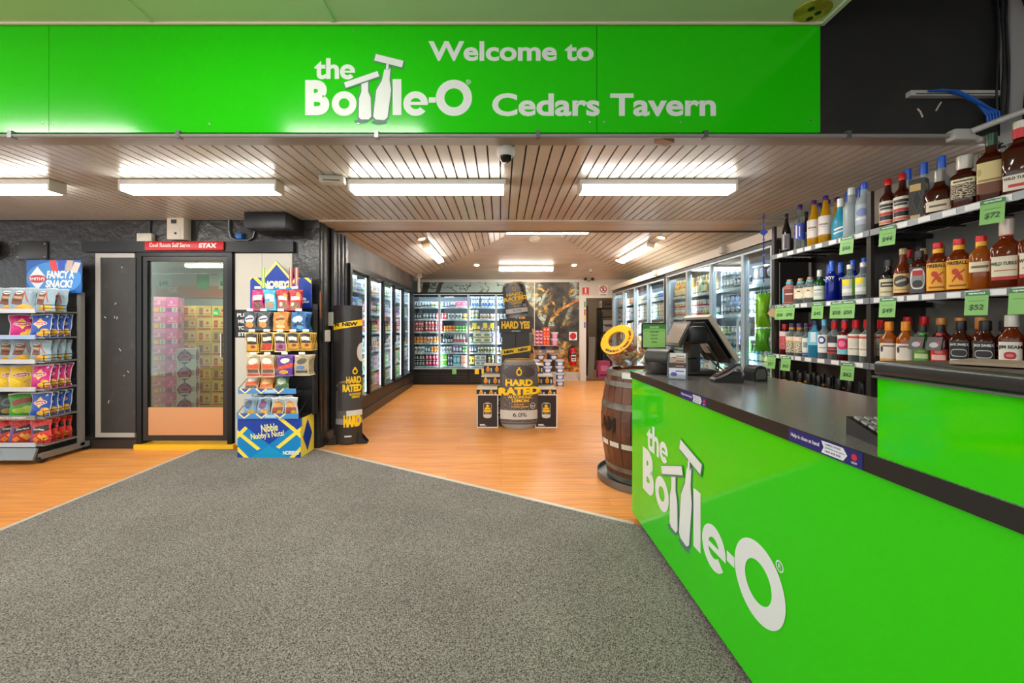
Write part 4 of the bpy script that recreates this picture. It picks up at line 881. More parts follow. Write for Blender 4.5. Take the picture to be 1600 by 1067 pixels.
LED = M('cooler_led', (226, 240, 255), .3, emit=20.); LEDT = M('cooler_top_fill_led', (226, 240, 255), .3, emit=34.)
DARKF = M('cooler_black_frame', (26, 26, 27), .35, .3); PALEF = M('cooler_pale_frame', (186, 198, 204), .35, .3)
class Cooler:
    def __init__(s, name, label, short, W, edges, zs, zb, zt, depth, loc, rz, frame, mull, base, led, hood=True):
        s.rec = {}; s.t = thing(name, label, 'cooler', loc, rz); s.short = short; s.loc = Vector(loc); s.rz = rz; s.zs = zs; s.depth = depth; t = s.t
        MB().box(0, depth-.02, zb, W, depth, zt).build('back_liner', M('cooler_liner', (120, 130, 138), .5), t)
        for q in (0, W-.02): MB().box(q, .06, zb, q+.02, depth-.02, zt).build('side_liner', M('cooler_liner'), t)
        MB().box(0, .06, zt-.03, W, depth-.02, zt).build('top_liner', M('cooler_liner_dark', (70, 72, 76), .5), t)
        MB().box(0, .06, zb, W, depth-.02, zb+.02).build('floor_liner', M('cooler_liner'), t)
        for q in ((-.012, -.001), (W+.001, W+.012)): MB().box(q[0], .051, 0, q[1], depth, zt).build('outer_side', BLACKM, t)
        if base:
            MB().box(0, .02, 0, W, depth, zb).build('plinth', BLACKM, t)
            n = 4
            for e in range(len(edges)-1):
                for i in range(n): MB().box(edges[e]+.03, .004, .07+i*(zb-.13)/n, edges[e+1]-.03, .022, .07+(i+.55)*(zb-.13)/n).build('grille_slat', M('grille_black', (34, 34, 35), .35), t)
        for i in range(len(edges)-1):
            a, b = edges[i], edges[i+1]; d = ob('glass_door', None, t)
            fw = .028 if mull is frame else .016
            f = MB().box(a+.004, 0, zb+.01, a+.004+fw, .045, zt-.01).box(b-.004-fw, 0, zb+.01, b-.004, .045, zt-.01).box(a+.004+fw, 0, zt-.01-fw, b-.004-fw, .045, zt-.01).box(a+.004+fw, 0, zb+.01, b-.004-fw, .045, zb+.01+fw)
            f.build('door_frame', mull, d)
            MB().box(a+.004+fw, .015, zb+.01+fw, b-.004-fw, .022, zt-.01-fw).build('pane', PANE('cooler_glass', (244, 250, 249), .45), d)
            MB().box(b-.05, -.03, 1.0, b-.036, -.012, 1.35).box(b-.05, -.014, 1.0, b-.036, .0, 1.02).box(b-.05, -.014, 1.33, b-.036, .0, 1.35).build('handle', mull, d)
        for e in edges:
            if hood: MB().box(e-.026, .046, zb+.05, e+.026, .06, zt-.05).build('light_housing', M('led_housing', (196, 206, 212), .4), t)
            MB().box(e-.012, .061, zb+.06, e+.012, .067, zt-.06).build('light_strip', led, t)
        MB().box(.06, .07, zt-.045, W-.06, .1, zt-.032).build('light_strip', LEDT, t); MB().box(.02, .055, zt-.07, W-.02, .066, zt-.03).build('light_lip', DARKF, t)  # real in the wall cooler; elsewhere a hidden top strip added as fill
        MB().box(-.03, 0, zb-.02, W+.03, .05, zb+.01).box(-.03, 0, zt-.01, W+.03, .05, zt+.03).box(-.03, 0, zb+.01, 0, .05, zt-.01).box(W, 0, zb+.01, W+.03, .05, zt-.01).build('surround', frame, t)
        for z in zs:
            MB().box(.02, .1, z-.012, W-.02, depth-.03, z).build('shelf', M('cooler_shelf', (190, 200, 206), .4), t)
            MB().box(.02, .094, z-.03, W-.02, .1, z+.006).build('price_rail', M('price_rail', (176, 196, 206), .4), t)
            x = .12
            while x < W-.15:
                MB().box(x, .091, z-.024, x+.07, .094, z).build('price_tag', M('pale_tag', (226, 224, 218), .5), t); x += R.choice((.24, .33, .47))
    def put(s, kind, k, i, x0, x1, h, y=.105, z=0., noun=None):
        w = x1-x0; me = item_mesh(kind, k, w*.985, h); c, sn = math.cos(s.rz), math.sin(s.rz); x = (x0+x1)/2
        nm, words, cat = NOUN[kind]; lb = '%s %s on the %s shelf of the %s' % (PAL[k][0], words, SHO[i], s.short)
        o = ob(nm, me, None, (s.loc.x+x*c-y*sn, s.loc.y+x*sn+y*c, s.zs[i]+z+.001), (0, 0, s.rz))
        s.rec.setdefault(lb, []).append((round(x, 3), z, o, '%s %s on %s shelf, %s' % (PAL[k][0], words, SHO[i], s.short)))
        return tag(o, lb, cat, lb)
    def name_all(s, end):
        for lb, L in s.rec.items():
            L.sort(key=lambda q: (q[0], q[1])); xs_ = sorted({q[0] for q in L})
            for x, z, o, base in L:
                n = sum(1 for q in L if q[0] == x)
                o['label'] = (('upper ' if z > 0 else 'lower ') if n > 1 else '')+base+(', %s from %s' % (ON[xs_.index(x)], end) if len(xs_) > 1 else '')
    def fill(s, i, x0, x1, seq, gap=.006):
        """seq of (kind, colour, width, height, stacked)"""
        x = x0; q = 0
        while True:
            kd, k, w, h, st = seq[q % len(seq)]; q += 1
            if x+w > x1: break
            for l in range(st): s.put(kd, k, i, x, x+w, h, z=l*(h+.001))
            x += w+gap
# left fridge bank
ed = [0, .71, 1.39, 2.03, 2.67, 3.36]
lc = Cooler('fridge_bank', 'bank of five black-framed fridge doors along the side wall', 'side fridge bank', 3.42, ed, [1.76, 1.47, 1.18, .9, .61, .31], FZ0+.01, FZ1-.03, .56, (XL+.03, FY0+.03, 0), math.pi/2, DARKF, DARKF, False, M('fridge_led', (226, 240, 255), .3, emit=4.), False)
sq = {0: [('c', 'ob', .2, .2, 1), ('c', 'wh', .24, .2, 1), ('k', 'pu', .2, .13, 1), ('c', 'wg', .25, .18, 1), ('k', 'gy', .2, .13, 1)],
      1: [('k', 'pk', .2, .13, 1), ('c', 'pu', .24, .17, 1), ('k', 'wr', .2, .13, 1), ('c', 'gr', .22, .18, 1)],
      2: [('k', 'gr', .2, .13, 1), ('c', 'ye', .22, .12, 1), ('c', 'rd', .26, .2, 1), ('k', 'rd', .2, .26, 1)],
      3: [('c', 'wh', .22, .2, 1), ('k', 'nv', .2, .13, 1), ('c', 'wr', .24, .2, 1), ('k', 'og', .2, .13, 1)],
      4: [('c', 'gy', .24, .2, 1), ('c', 'pk', .22, .2, 1), ('c', 'wh', .2, .22, 1), ('c', 'gn', .2, .2, 1)],
      5: [('c', 'gn', .22, .22, 1), ('c', 'cm', .22, .22, 1), ('c', 'ob', .2, .22, 1), ('c', 'cr', .24, .24, 1)]}
for i, q in sq.items(): lc.fill(i, .03, 3.38, q[i % 2:]+q[:i % 2])
# back cooler
XA = -1.93
def bx(p): return (p/6.275+640-CX)*8.74/F-XA
bc = Cooler('wall_cooler', 'black wall cooler with four glass doors full of cans under the mural', 'wall cooler', 2.28, [0, .585, 1.215, 1.82, 2.28], [1.69, 1.425, 1.15, .9, .69, .39], .33, 1.98, .58, (XA, 8.62, 0), 0, DARKF, PALEF, True, LED)
T = [  # shelf, x0, x1, kind, colour, height, pieces, stack   (x in a zoomed view of the photo)
 (0, 38, 115, 'k', 'dk', .12, 1, 1), (0, 118, 200, 'k', 'gy', .12, 1, 1), (0, 203, 275, 'k', 'wg', .12, 1, 1), (0, 305, 340, 'k', 'gr', .12, 1, 1), (0, 345, 395, 'k', 'pu', .12, 1, 1), (0, 400, 450, 'k', 'gy', .12, 1, 1), (0, 455, 560, 'c', 'pk', .13, 1, 1),
 (0, 603, 680, 'k', 'bl', .26, 1, 1), (0, 705, 765, 'k', 'bl', .26, 1, 1), (0, 770, 832, 'k', 'bl', .26, 1, 1), (0, 856, 915, 'k', 'bl', .26, 1, 1), (0, 918, 990, 'k', 'tl', .16, 1, 1),
 (1, 38, 120, 'k', 'dk', .13, 1, 1), (1, 125, 250, 'k', 'gy', .13, 1, 1), (1, 256, 308, 'k', 'rd', .13, 1, 1), (1, 310, 368, 'k', 'rd', .13, 1, 1), (1, 374, 440, 'k', 'wh', .13, 1, 1), (1, 446, 514, 'k', 'wh', .13, 1, 1), (1, 518, 562, 'k', 'ye', .13, 1, 1),
 (1, 580, 675, 'k', 'wg', .1, 1, 2), (1, 690, 780, 'k', 'wr', .12, 1, 1), (1, 785, 850, 'k', 'wr', .12, 1, 1), (1, 853, 960, 'k', 'wh', .12, 1, 1),
 (2, 30, 138, 'k', 'rd', .22, 1, 1), (2, 150, 242, 'k', 'rd', .25, 1, 1), (2, 248, 326, 'k', 'rd', .25, 1, 1), (2, 335, 388, 'k', 'og', .13, 1, 1), (2, 390, 446, 'k', 'og', .13, 1, 1), (2, 450, 508, 'k', 'gn', .13, 1, 1), (2, 510, 566, 'k', 'gn', .13, 1, 1),
 (2, 580, 628, 'k', 'gd', .13, 1, 1), (2, 630, 690, 'k', 'ye', .13, 1, 1), (2, 700, 760, 'k', 'gd', .13, 1, 1), (2, 762, 825, 'k', 'gd', .13, 1, 1), (2, 832, 960, 'k', 'gy', .13, 1, 1),
 (3, 28, 95, 'k', 'og', .14, 1, 1), (3, 98, 162, 'k', 'og', .14, 1, 1), (3, 165, 228, 'k', 'ob', .14, 1, 1), (3, 231, 312, 'k', 'og', .14, 1, 1), (3, 325, 425, 'b', 'dk', .19, 4, 1), (3, 430, 545, 'b', 'wr', .19, 4, 1),
 (3, 624, 806, 'c', 'cm', .115, 1, 2), (3, 812, 892, 'c', 'pu', .115, 1, 2), (3, 580, 620, 'k', 'gr', .13, 1, 1), (3, 896, 990, 'c', 'wh', .12, 1, 1),
 (4, 40, 146, 'k', 'wh', .13, 1, 1), (4, 150, 200, 'k', 'tl', .13, 1, 1), (4, 203, 292, 'k', 'og', .14, 1, 1), (4, 300, 418, 'k', 'wh', .13, 1, 1), (4, 424, 512, 'k', 'pu', .15, 1, 1), (4, 515, 562, 'k', 'gn', .14, 1, 1), (4, 580, 660, 'k', 'nv', .13, 1, 1), (4, 665, 842, 'k', 'cm', .12, 1, 1), (4, 850, 980, 'k', 'gy', .12, 1, 1),
 (5, 36, 90, 'k', 'dk', .26, 1, 1), (5, 95, 146, 'k', 'dk', .26, 1, 1), (5, 155, 218, 'k', 'cr', .26, 1, 1), (5, 221, 284, 'k', 'cr', .26, 1, 1), (5, 304, 368, 'c', 'gn', .13, 1, 2), (5, 373, 422, 'k', 'nv', .24, 1, 1), (5, 425, 498, 'c', 'tl', .25, 1, 1), (5, 503, 564, 'c', 'sa', .24, 1, 1),
 (5, 575, 637, 'c', 'ye', .22, 1, 1), (5, 640, 750, 'c', 'wh', .12, 1, 2), (5, 760, 830, 'k', 'gd', .24, 1, 1), (5, 850, 960, 'c', 'gy', .24, 1, 1)]
for i, x0, x1, kd, k, h, n, st in T:
    a, b = bx(x0), bx(x1)
    if b > 2.26: continue
    for j in range(n):
        for l in range(st): bc.put(kd, k, i, a+(b-a)*j/n, a+(b-a)*(j+1)/n, h, z=l*(h+.001))
YTK = M('yellow_ticket', (248, 214, 30), .5); GTK = M('green_ticket', (126, 206, 106), .5)
for p, z, mt in ((637, 1.31, YTK), (741, 1.31, YTK), (811, 1.31, YTK), (663, .31, YTK), (728, .31, YTK), (445, .31, GTK)):
    x = bx(p)+XA; yy = 8.62+(.088 if z > 1 else -.004)
    tag(MB().box(x-.045, yy-.002, z-.08, x+.045, yy, z+.035).build('price_ticket', mt), '%s price ticket on the wall cooler %s, %s' % ('yellow' if mt is YTK else 'green', 'third shelf' if z > 1 else 'grille', {637: 'beside yellow cans', 741: 'at the gold cans', 811: 'nearest the promo tower', 663: 'beside the green one', 728: 'nearest the promo cartons', 445: 'alone'}[p]), 'ticket', 'price tickets on the wall cooler '+('shelf' if z > 1 else 'grille')+(' yellow' if mt is YTK else ' green'))
# right-hand coolers
XCF = 2.55
def ry(px): return yx(px, XCF)
c1 = Cooler('beer_cooler', 'tall cooler with four pale-framed glass doors nearest the store-room door', 'far beer cooler', 2.82, [0, .72, 1.42, 2.1, 2.82], [1.73, 1.42, 1.17, .9, .62, .34], .3, 2.03, .46, (XCF, 9.03, 0), -math.pi/2, DARKF, PALEF, True, LED)
c2 = Cooler('beer_cooler', 'tall cooler with four pale-framed glass doors between far cooler and spirit shelves', 'near beer cooler', 2.4, [0, .68, 1.3, 1.94, 2.4], [1.71, 1.405, 1.16, .9, .62, .34], .3, 2.05, .46, (XCF, 6.14, 0), -math.pi/2, DARKF, PALEF, True, LED)
c1.fill(0, .03, 1.4, [('c', 'ob', .24, .12, 1), ('k', 'og', .2, .12, 1)]); c1.fill(0, 1.44, 2.8, [('k', 'wg', .2, .12, 1), ('k', 'bl', .2, .13, 1), ('k', 'bl', .2, .13, 1)])
c1.fill(1, .03, 1.4, [('k', 'wr', .2, .12, 2), ('c', 'gy', .22, .115, 2), ('k', 'wr', .2, .12, 2)]); c1.fill(1, 1.44, 2.8, [('c', 'gr', .22, .12, 2), ('c', 'br', .22, .12, 2), ('k', 'dk', .2, .12, 2)])
c1.fill(2, .03, 2.8, [('c', 'ob', .24, .16, 1), ('c', 'og', .24, .17, 1), ('k', 'ob', .2, .13, 1)]); c1.fill(3, .03, 2.8, [('c', 'og', .24, .18, 1), ('c', 'ob', .22, .18, 1), ('k', 'ye', .2, .13, 1)])
c1.fill(4, .03, 2.8, [('c', 'br', .25, .2, 1), ('c', 'og', .25, .2, 1)]); c1.fill(5, .03, 2.8, [('c', 'bl', .26, .22, 1), ('c', 'gr', .26, .22, 1)])
c2.fill(0, .03, .66, [('b', 'ag', .068, .24, 1)]); c2.fill(0, .7, 1.28, [('b', 'ag', .068, .24, 1), ('b', 'cm', .068, .24, 1), ('b', 'gr', .068, .24, 1)]); c2.fill(0, 1.32, 1.9, [('k', 'gy', .26, .115, 2), ('k', 'dk', .2, .12, 1)]); c2.fill(0, 1.95, 2.2, [('c', 'dk', .2, .2, 1)]); c2.fill(0, 2.24, 2.38, [('c', 'wr', .13, .17, 1)])
c2.fill(1, .03, .7, [('k', 'wr', .21, .115, 2)]); c2.fill(1, .71, 1.3, [('k', 'wr', .2, .115, 2), ('k', 'wg', .2, .115, 1)]); c2.fill(1, 1.33, 2.38, [('k', 'gy', .2, .12, 2), ('c', 'dk', .2, .12, 2), ('k', 'gy', .2, .12, 2), ('k', 'dk', .2, .12, 2)])
c2.fill(2, .03, 1.3, [('k', 'gn', .2, .12, 1), ('k', 'cm', .2, .12, 1)]); c2.fill(2, 1.33, 1.94, [('k', 'gr', .2, .12, 1), ('k', 'gy', .2, .12, 1), ('k', 'cm', .2, .12, 1)]); c2.fill(2, 1.96, 2.38, [('k', 'wr', .2, .11, 2), ('k', 'gy', .2, .11, 2)])
c2.fill(3, .03, 2.38, [('b', 'tl', .066, .19, 1), ('b', 'gr', .066, .19, 1), ('b', 'gr', .066, .19, 1)]); c2.fill(4, .03, 2.38, [('c', 'cm', .24, .2, 1), ('c', 'gr', .24, .2, 1), ('c', 'wr', .22, .19, 1), ('c', 'tl', .2, .2, 1)]); c2.fill(5, .03, 2.38, [('c', 'gn', .24, .2, 1), ('c', 'tl', .24, .2, 1), ('c', 'wh', .24, .2, 1)])
for y, z, l in ((4.95, 1.36, 'second'), (4.25, 1.1, 'third, spirit shelves end'), (5.4, 1.05, 'third, far end')):
    tag(MB().box(XCF+.085, y-.05, z-.1, XCF+.089, y+.05, z+.06).build('price_ticket', GTK), 'green price ticket on near beer cooler shelf edge, '+l, 'ticket', 'green tickets in the near beer cooler')
lc.name_all('wall corner'); bc.name_all('fridge bank'); c1.name_all('store room'); c2.name_all('far cooler')
# bulkhead strip above the right coolers
struct(MB().box(XCF+.02, 3.7, 2.1, XR, 9.25, 2.2).build('trim_30', M('cream_trim', (222, 214, 198), .5)))
# ---------------------------------------------------------------- back wall: mural, store room, fire gear
def mural_material():
    m, nt, b = _new('tree_mural_print'); N, L = nt.nodes, nt.links
    uv = N.new('ShaderNodeUVMap'); uv.uv_map = 'UVMap'
    mp = N.new('ShaderNodeMapping'); mp.inputs[3].default_value = (3.74, 2.1, 1); L.new(uv.outputs[0], mp.inputs[0])
    def noise(sc, det, off, dist=0.):
        q = N.new('ShaderNodeMapping'); q.inputs[1].default_value = (off, off*.7, 0); L.new(mp.outputs[0], q.inputs[0])
        n = N.new('ShaderNodeTexNoise'); n.inputs['Scale'].default_value = sc; n.inputs['Detail'].default_value = det; n.inputs['Distortion'].default_value = dist; L.new(q.outputs[0], n.inputs['Vector']); return n.outputs['Fac']
    def ramp(src, *st):
        r = N.new('ShaderNodeValToRGB'); e = r.color_ramp.elements
        while len(e) < len(st): e.new(.5)
        for k, (p, c) in enumerate(st): e[k].position = p; e[k].color = (*lin(c), 1)
        L.new(src, r.inputs[0]); return r.outputs[0]
    def mask(src, lo, hi):
        r = N.new('ShaderNodeMapRange'); r.inputs[1].default_value = lo; r.inputs[2].default_value = hi; r.clamp = True; L.new(src, r.inputs[0]); return r.outputs[0]
    def mix(f, a, b_):
        x = N.new('ShaderNodeMix'); x.data_type = 'RGBA'; L.new(f, x.inputs[0]); L.new(a, x.inputs[6]); L.new(b_, x.inputs[7]); return x.outputs[2]
    def math_(op, a, b_=None, v=None):
        q = N.new('ShaderNodeMath'); q.operation = op; L.new(a, q.inputs[0])
        if b_ is not None: L.new(b_, q.inputs[1])
        if v is not None: q.inputs[1].default_value = v
        return q.outputs[0]
    sky = ramp(noise(.6, 2, 3), (.35, (150, 176, 168)), (.65, (196, 206, 186)))
    sep = N.new('ShaderNodeSeparateXYZ'); L.new(uv.outputs[0], sep.inputs[0])
    right = mask(sep.outputs[0], .55, .78)
    leaf = ramp(noise(9, 6, 11, .4), (.36, (30, 26, 20)), (.5, (120, 96, 48)), (.6, (226, 170, 60)), (.72, (246, 206, 110)))
    leafm = math_('MULTIPLY', mask(noise(3.2, 6, 5, .5), .39, .47), right)
    cur = mix(leafm, sky, leaf)
    dark = ramp(noise(5, 5, 21), (.3, (22, 20, 18)), (.7, (84, 74, 62)))
    dm = math_('MULTIPLY', mask(noise(1.1, 4, 8, .6), .46, .52), right)
    cur = mix(dm, cur, dark)
    low = mask(math_('ADD', math_('MULTIPLY', sep.outputs[1], v=-1.), v=.42) if False else math_('SUBTRACT', sep.outputs[1], v=0.), .34, .05)
    grass = ramp(noise(7, 5, 2), (.35, (60, 34, 14)), (.5, (206, 120, 30)), (.66, (240, 176, 70)))
    cur = mix(low, cur, grass)
    # twigs at the upper left
    tw = mask(noise(2.6, 8, 31, 1.2), .478, .492); tw2 = mask(noise(2.6, 8, 31, 1.2), .522, .508)
    cur = mix(math_('MULTIPLY', tw, tw2), cur, dark)
    q = N.new('ShaderNodeTexNoise'); q.inputs['Scale'].default_value = 1.6; q.inputs['Detail'].default_value = 3; L.new(mp.outputs[0], q.inputs['Vector'])
    # trunks: bent bars, warped by noise
    def trunk(cx, cy, hw, hh, deg, col, warp=.05):
        nonlocal cur
        wv = N.new('ShaderNodeVectorMath'); wv.operation = 'SCALE'; wv.inputs['Scale'].default_value = warp
        cv = N.new('ShaderNodeVectorMath'); cv.operation = 'SUBTRACT'; cv.inputs[1].default_value = (.5, .5, .5); L.new(q.outputs['Color'], cv.inputs[0]); L.new(cv.outputs[0], wv.inputs[0])
        ad = N.new('ShaderNodeVectorMath'); ad.operation = 'ADD'; L.new(uv.outputs[0], ad.inputs[0]); L.new(wv.outputs[0], ad.inputs[1])
        pm_ = N.new('ShaderNodeMapping'); pm_.inputs[3].default_value = (3.74, 2.1, 1); L.new(ad.outputs[0], pm_.inputs[0])
        mm = N.new('ShaderNodeMapping'); mm.vector_type = 'TEXTURE'; mm.inputs[1].default_value = (cx*3.74, cy*2.1, 0); mm.inputs[2].default_value = (0, 0, math.radians(deg)); mm.inputs[3].default_value = (hw, hh, 1); L.new(pm_.outputs[0], mm.inputs[0])
        ab = N.new('ShaderNodeVectorMath'); ab.operation = 'ABSOLUTE'; L.new(mm.outputs[0], ab.inputs[0]); sp = N.new('ShaderNodeSeparateXYZ'); L.new(ab.outputs[0], sp.inputs[0])
        mx = math_('MAXIMUM', sp.outputs[0], sp.outputs[1]); f = math_('LESS_THAN', mx, v=1.)
        cur = mix(f, cur, col)
    gold = ramp(noise(10, 4, 14), (.4, (170, 96, 26)), (.6, (240, 170, 70)))
    trunk(.835, .22, .1, .55, -4, dark); trunk(.80, .55, .05, .45, -20, dark); trunk(.89, .58, .06, .5, -24, dark); trunk(.865, .86, .09, .3, 12, dark); trunk(.70, .62, .14, .75, 34, dark); trunk(.675, .55, .05, .4, 40, gold)
    trunk(.93, .74, .03, .3, -60, gold); trunk(.05, .86, .07, .3, -12, dark); trunk(.13, .9, .05, .3, -25, dark); trunk(.785, .3, .02, .4, 3, gold)
    L.new(cur, b.inputs['Base Color']); b.inputs['Roughness'].default_value = .35
    return m
mw = thing('wall_mural', 'large mural print of gum trees against a pale sky on the back wall', 'mural', (0, YB-.004, .21))
mx0, mx1 = wx(650, YB), wx(905, YB)
sp_ = wx(835, YB)
MM_ = mural_material()
def mpanel(a, b):
    u0, u1 = (a-mx0)/(mx1-mx0), (b-mx0)/(mx1-mx0)
    mb = MB().box(a, -.004, 0, b, .004, wz(441, YB)-.21)
    mb.uv[0:4] = [(u0, 0), (u1, 0), (u1, 1), (u0, 1)]; mb.build('print_panel', MM_, mw)
mpanel(mx0, sp_-.008); mpanel(sp_+.008, mx1)
WTR = M('white_trim', (222, 216, 204), .5)
MB().box(mx0, -.012, wz(441, YB)-.21, mx1+.02, .004, wz(437.5, YB)-.21).box(sp_-.008, -.008, 0, sp_+.008, .004, wz(441, YB)-.21).box(mx1, -.012, 0, mx1+.02, .004, wz(441, YB)-.21).build('frame', WTR, mw)
struct(MB().box(wx(906, YB), YB-.03, 0, BX0-.005, YB, BZ+.06).box(BX0-.005, YB-.02, BZ, BX1, YB, BZ+.06).build('trim_31', WTR))
st = tag(MB().box(BX0-.05, YB-.034, 1.16, BX0-.02, YB-.03, 1.86).build('door_strip', PR('strip_print', (226, 220, 210), [('r', .5, .88, .5, .1, (60, 150, 70)), ('r', .5, .62, .5, .1, (200, 50, 40)), ('r', .5, .42, .5, .1, (240, 200, 60)), ('r', .5, .2, .5, .1, (60, 80, 190))])), 'narrow strip of coloured stickers on the store-room door post', 'sticker')
# store room beyond
SRM = M('store_room_wall', (112, 92, 66), .6)
struct(MB().box(1.2, 11.6, 0, 3.4, 11.7, 2.4).box(1.2, YB+.12, 0, 1.3, 11.6, 2.4).box(3.3, YB+.12, 0, 3.4, 11.6, 2.4).box(1.2, YB+.12, 2.4, 3.4, 11.7, 2.5).build('wall_store', SRM))
struct(MB().box(BX0, YB+.0, 0, BX1, YB+.12, .05).build('trim_32', M('brown_sill', (110, 80, 50), .6)))
batten('fluorescent_batten', 'white fluorescent batten on the store-room ceiling', (2.4, 10.6, 2.398), .9, group='light in the store room')
ss = thing('store_shelving', 'black shelving unit with boxes seen through the store-room door', 'shelving', (2.62, 10.6, 0))
for x in (-.02, .5): MB().box(x, -.2, 0, x+.03, .2, 1.75).build('upright', BLACK, ss)
for z in (.3, .7, 1.1, 1.5, 1.72): MB().box(-.02, -.2, z, .53, .2, z+.025).build('shelf', BLACK, ss)
for z, c, w_, h_, l in ((.326, (70, 66, 60), .34, .26, 'dark'), (.726, (180, 176, 168), .38, .3, 'grey printed'), (1.126, (214, 208, 196), .4, .3, 'white'), (1.746, (120, 100, 80), .3, .2, 'brown')):
    o = MB().box(0, 0, 0, w_, .3, h_).build('storage_box', PR('store_box_'+l[:4], c, [('r', .5, .5, .3, .1, tuple(int(x*.6) for x in c))]), None, (2.66, 10.45, z)); tag(o, l+' storage box on the store-room shelving', 'box')
o = MB().box(-.14, 0, 0, .14, .22, .42).build('pink_box', PR('store_pink', (200, 70, 120), [('r', .5, .6, .3, .16, (226, 140, 170)), ('r', .5, .2, .4, .05, (120, 40, 80))]), None, (2.5, 9.62, 0.0)); tag(o, 'pink box on the floor just inside the store room', 'box')
o = MB().slab((-.1, 0, 0), (.06, 0, 0), (.12, .1, 1.0), (-.04, .1, 1.0), .02).build('leaning_board', M('pale_board', (150, 140, 122), .5), None, (2.27, 9.95, 0.0)); tag(o, 'pale board leaning inside the store room', 'board')
o = MB().box(0, 0, 0, .08, .05, 1.8).build('red_board', M('dark_red_board', (96, 30, 32), .5), None, (2.16, 10.2, 0)); tag(o, 'dark red upright board at the left of the store room', 'board')
o = MB().tube([(0, 0, 0), (0, 0, 1.65), (.6, .1, 1.65), (.6, .1, 0)], .015).tube([(0, 0, 1.3), (.6, .1, 1.3)], .012).build('garment_rail', BLACKM, None, (2.56, 10.02, 0)); tag(o, 'black tubular rail standing in the store room', 'rail')
# signs and extinguisher
def wall_sign(name, px0, py0, px1, py1, mt, label, y=YB-.004):
    return tag(MB().box(wx(px0, YB), y-.006, wz(py1, YB), wx(px1, YB), y, wz(py0, YB)).build(name, mt), label, 'sign')
wall_sign('fire_sign', 910, 448, 920, 461.5, PR('fire_sign', (206, 40, 36), [('r', .5, .56, .12, .28, (240, 236, 230)), ('r', .5, .14, .36, .04, (240, 236, 230)), ('r', .5, .96, .5, .04, (240, 236, 230))]), 'red fire extinguisher sign beside the store-room door', YB)
wall_sign('no_entry_sign', 935.5, 445, 949.5, 463, PR('no_entry', (236, 230, 220), [('e', .5, .62, .4, .31, (200, 40, 40)), ('e', .5, .62, .3, .235, (236, 230, 220)), ('e', .5, .75, .06, .05, (30, 30, 30)), ('r', .5, .62, .07, .13, (30, 30, 30)), ('r', .5, .52, .16, .025, (30, 30, 30)), ('r', .5, .62, .05, .26, (200, 40, 40), 48), ('r', .5, .13, .36, .03, (60, 60, 60))]), 'white sign with a red no-entry ring above the store-room door', YB)
wall_sign('location_sign', 889, 518.5, 901.5, 531.5, PR('red_dot', (236, 230, 222), [('e', .5, .5, .4, .4, (200, 20, 34))]), 'white square sign with a red disc above the extinguisher', YB-.008)
fe = thing('fire_extinguisher', 'red fire extinguisher with white label hung on the mural wall', 'fire extinguisher', (wx(896, 9.1), 9.12, wz(571, 9.1)))
FR = M('extinguisher_red', (196, 22, 26), .25)
MB().lathe([(.055, 0), (.066, .012), (.068, .03), (.068, .33), (.055, .38), (.025, .41), (.025, .43)], 18).build('cylinder', FR, fe, smooth=40)
MB().lathe([(.0692, .1), (.0692, .29)], 14, a0=math.pi-.9, a1=math.pi+.9).build('label', PR('ext_label', (226, 222, 214), [('r', .5, .5, .4, .12, (60, 60, 60)), ('r', .5, .86, .5, .1, (30, 30, 30)), ('r', .5, .2, .3, .06, (150, 60, 60))]), fe)
MB().box(-.02, -.03, .43, .02, .03, .455).box(-.012, -.1, .455, .012, .03, .47).box(-.012, -.09, .415, .012, 0, .428).build('valve_handle', BLACK, fe)
MB().tube([(-.02, 0, .44), (-.09, 0, .42), (-.105, 0, .3), (-.1, 0, .08)], .013, 8).build('hose', BLACK, fe, smooth=60)
MB().box(-.04, .066, .1, .04, .122, .42).build('bracket', BLACKM, fe)
cmz = thing('security_camera', 'small pair of dark security cameras on the wall above the fire sign', 'camera', (wx(920, 9.15), 9.2, wz(438, 9.15)))
for s in (-1, 1): MB().lathe([(.0, 0), (.035, .005), (.04, .04), (.02, .06)], 14).build('camera_head', BLACK, cmz, (s*.07, -.08, .0), (0, s*.5, 0), smooth=40)
MB().tube([(-.07, -.06, .03), (0, .045, -.02), (.07, -.06, .03)], .008, 6).build('bracket', BLACKM, cmz)
# wall fan over the fridge
fn = thing('wall_fan', 'round wall fan on a post in the corner above the coolers', 'fan', (wx(652, 8.4), 8.4, 0))
MB().tube([(0, .15, 2.0), (0, .15, 2.32)], .03, 10).build('post', M('fan_post', (196, 190, 180), .4), fn)
fh = ob('fan_head', None, fn, (0, .0, 2.36), (math.radians(80), 0, -.6))
cg = MB()
for k in range(7):
    r = .02+k*.018; n = 18; cg.tube([(r*math.cos(2*math.pi*i/n), r*math.sin(2*math.pi*i/n), .03*(1-(k/7)**2)) for i in range(n+1)], .0025, 4)
for i in range(16): cg.tube([(.02*math.cos(i*.3927), .02*math.sin(i*.3927), .03), (.13*math.cos(i*.3927), .13*math.sin(i*.3927), 0)], .002, 4)
cg.build('guard', M('fan_white', (216, 212, 204), .4), fh); MB().lathe([(.05, -.1), (.06, -.03), (.0, .0)], 14).build('motor', M('fan_white'), fh, smooth=40)
for k in range(3): MB().slab((.01, -.02, -.01), (.12, -.045, -.02), (.12, .045, .0), (.01, .02, .0), .002).build('blade', M('fan_blade', (190, 186, 178), .4), fh, (0, 0, 0), (0, 0, k*2.094))

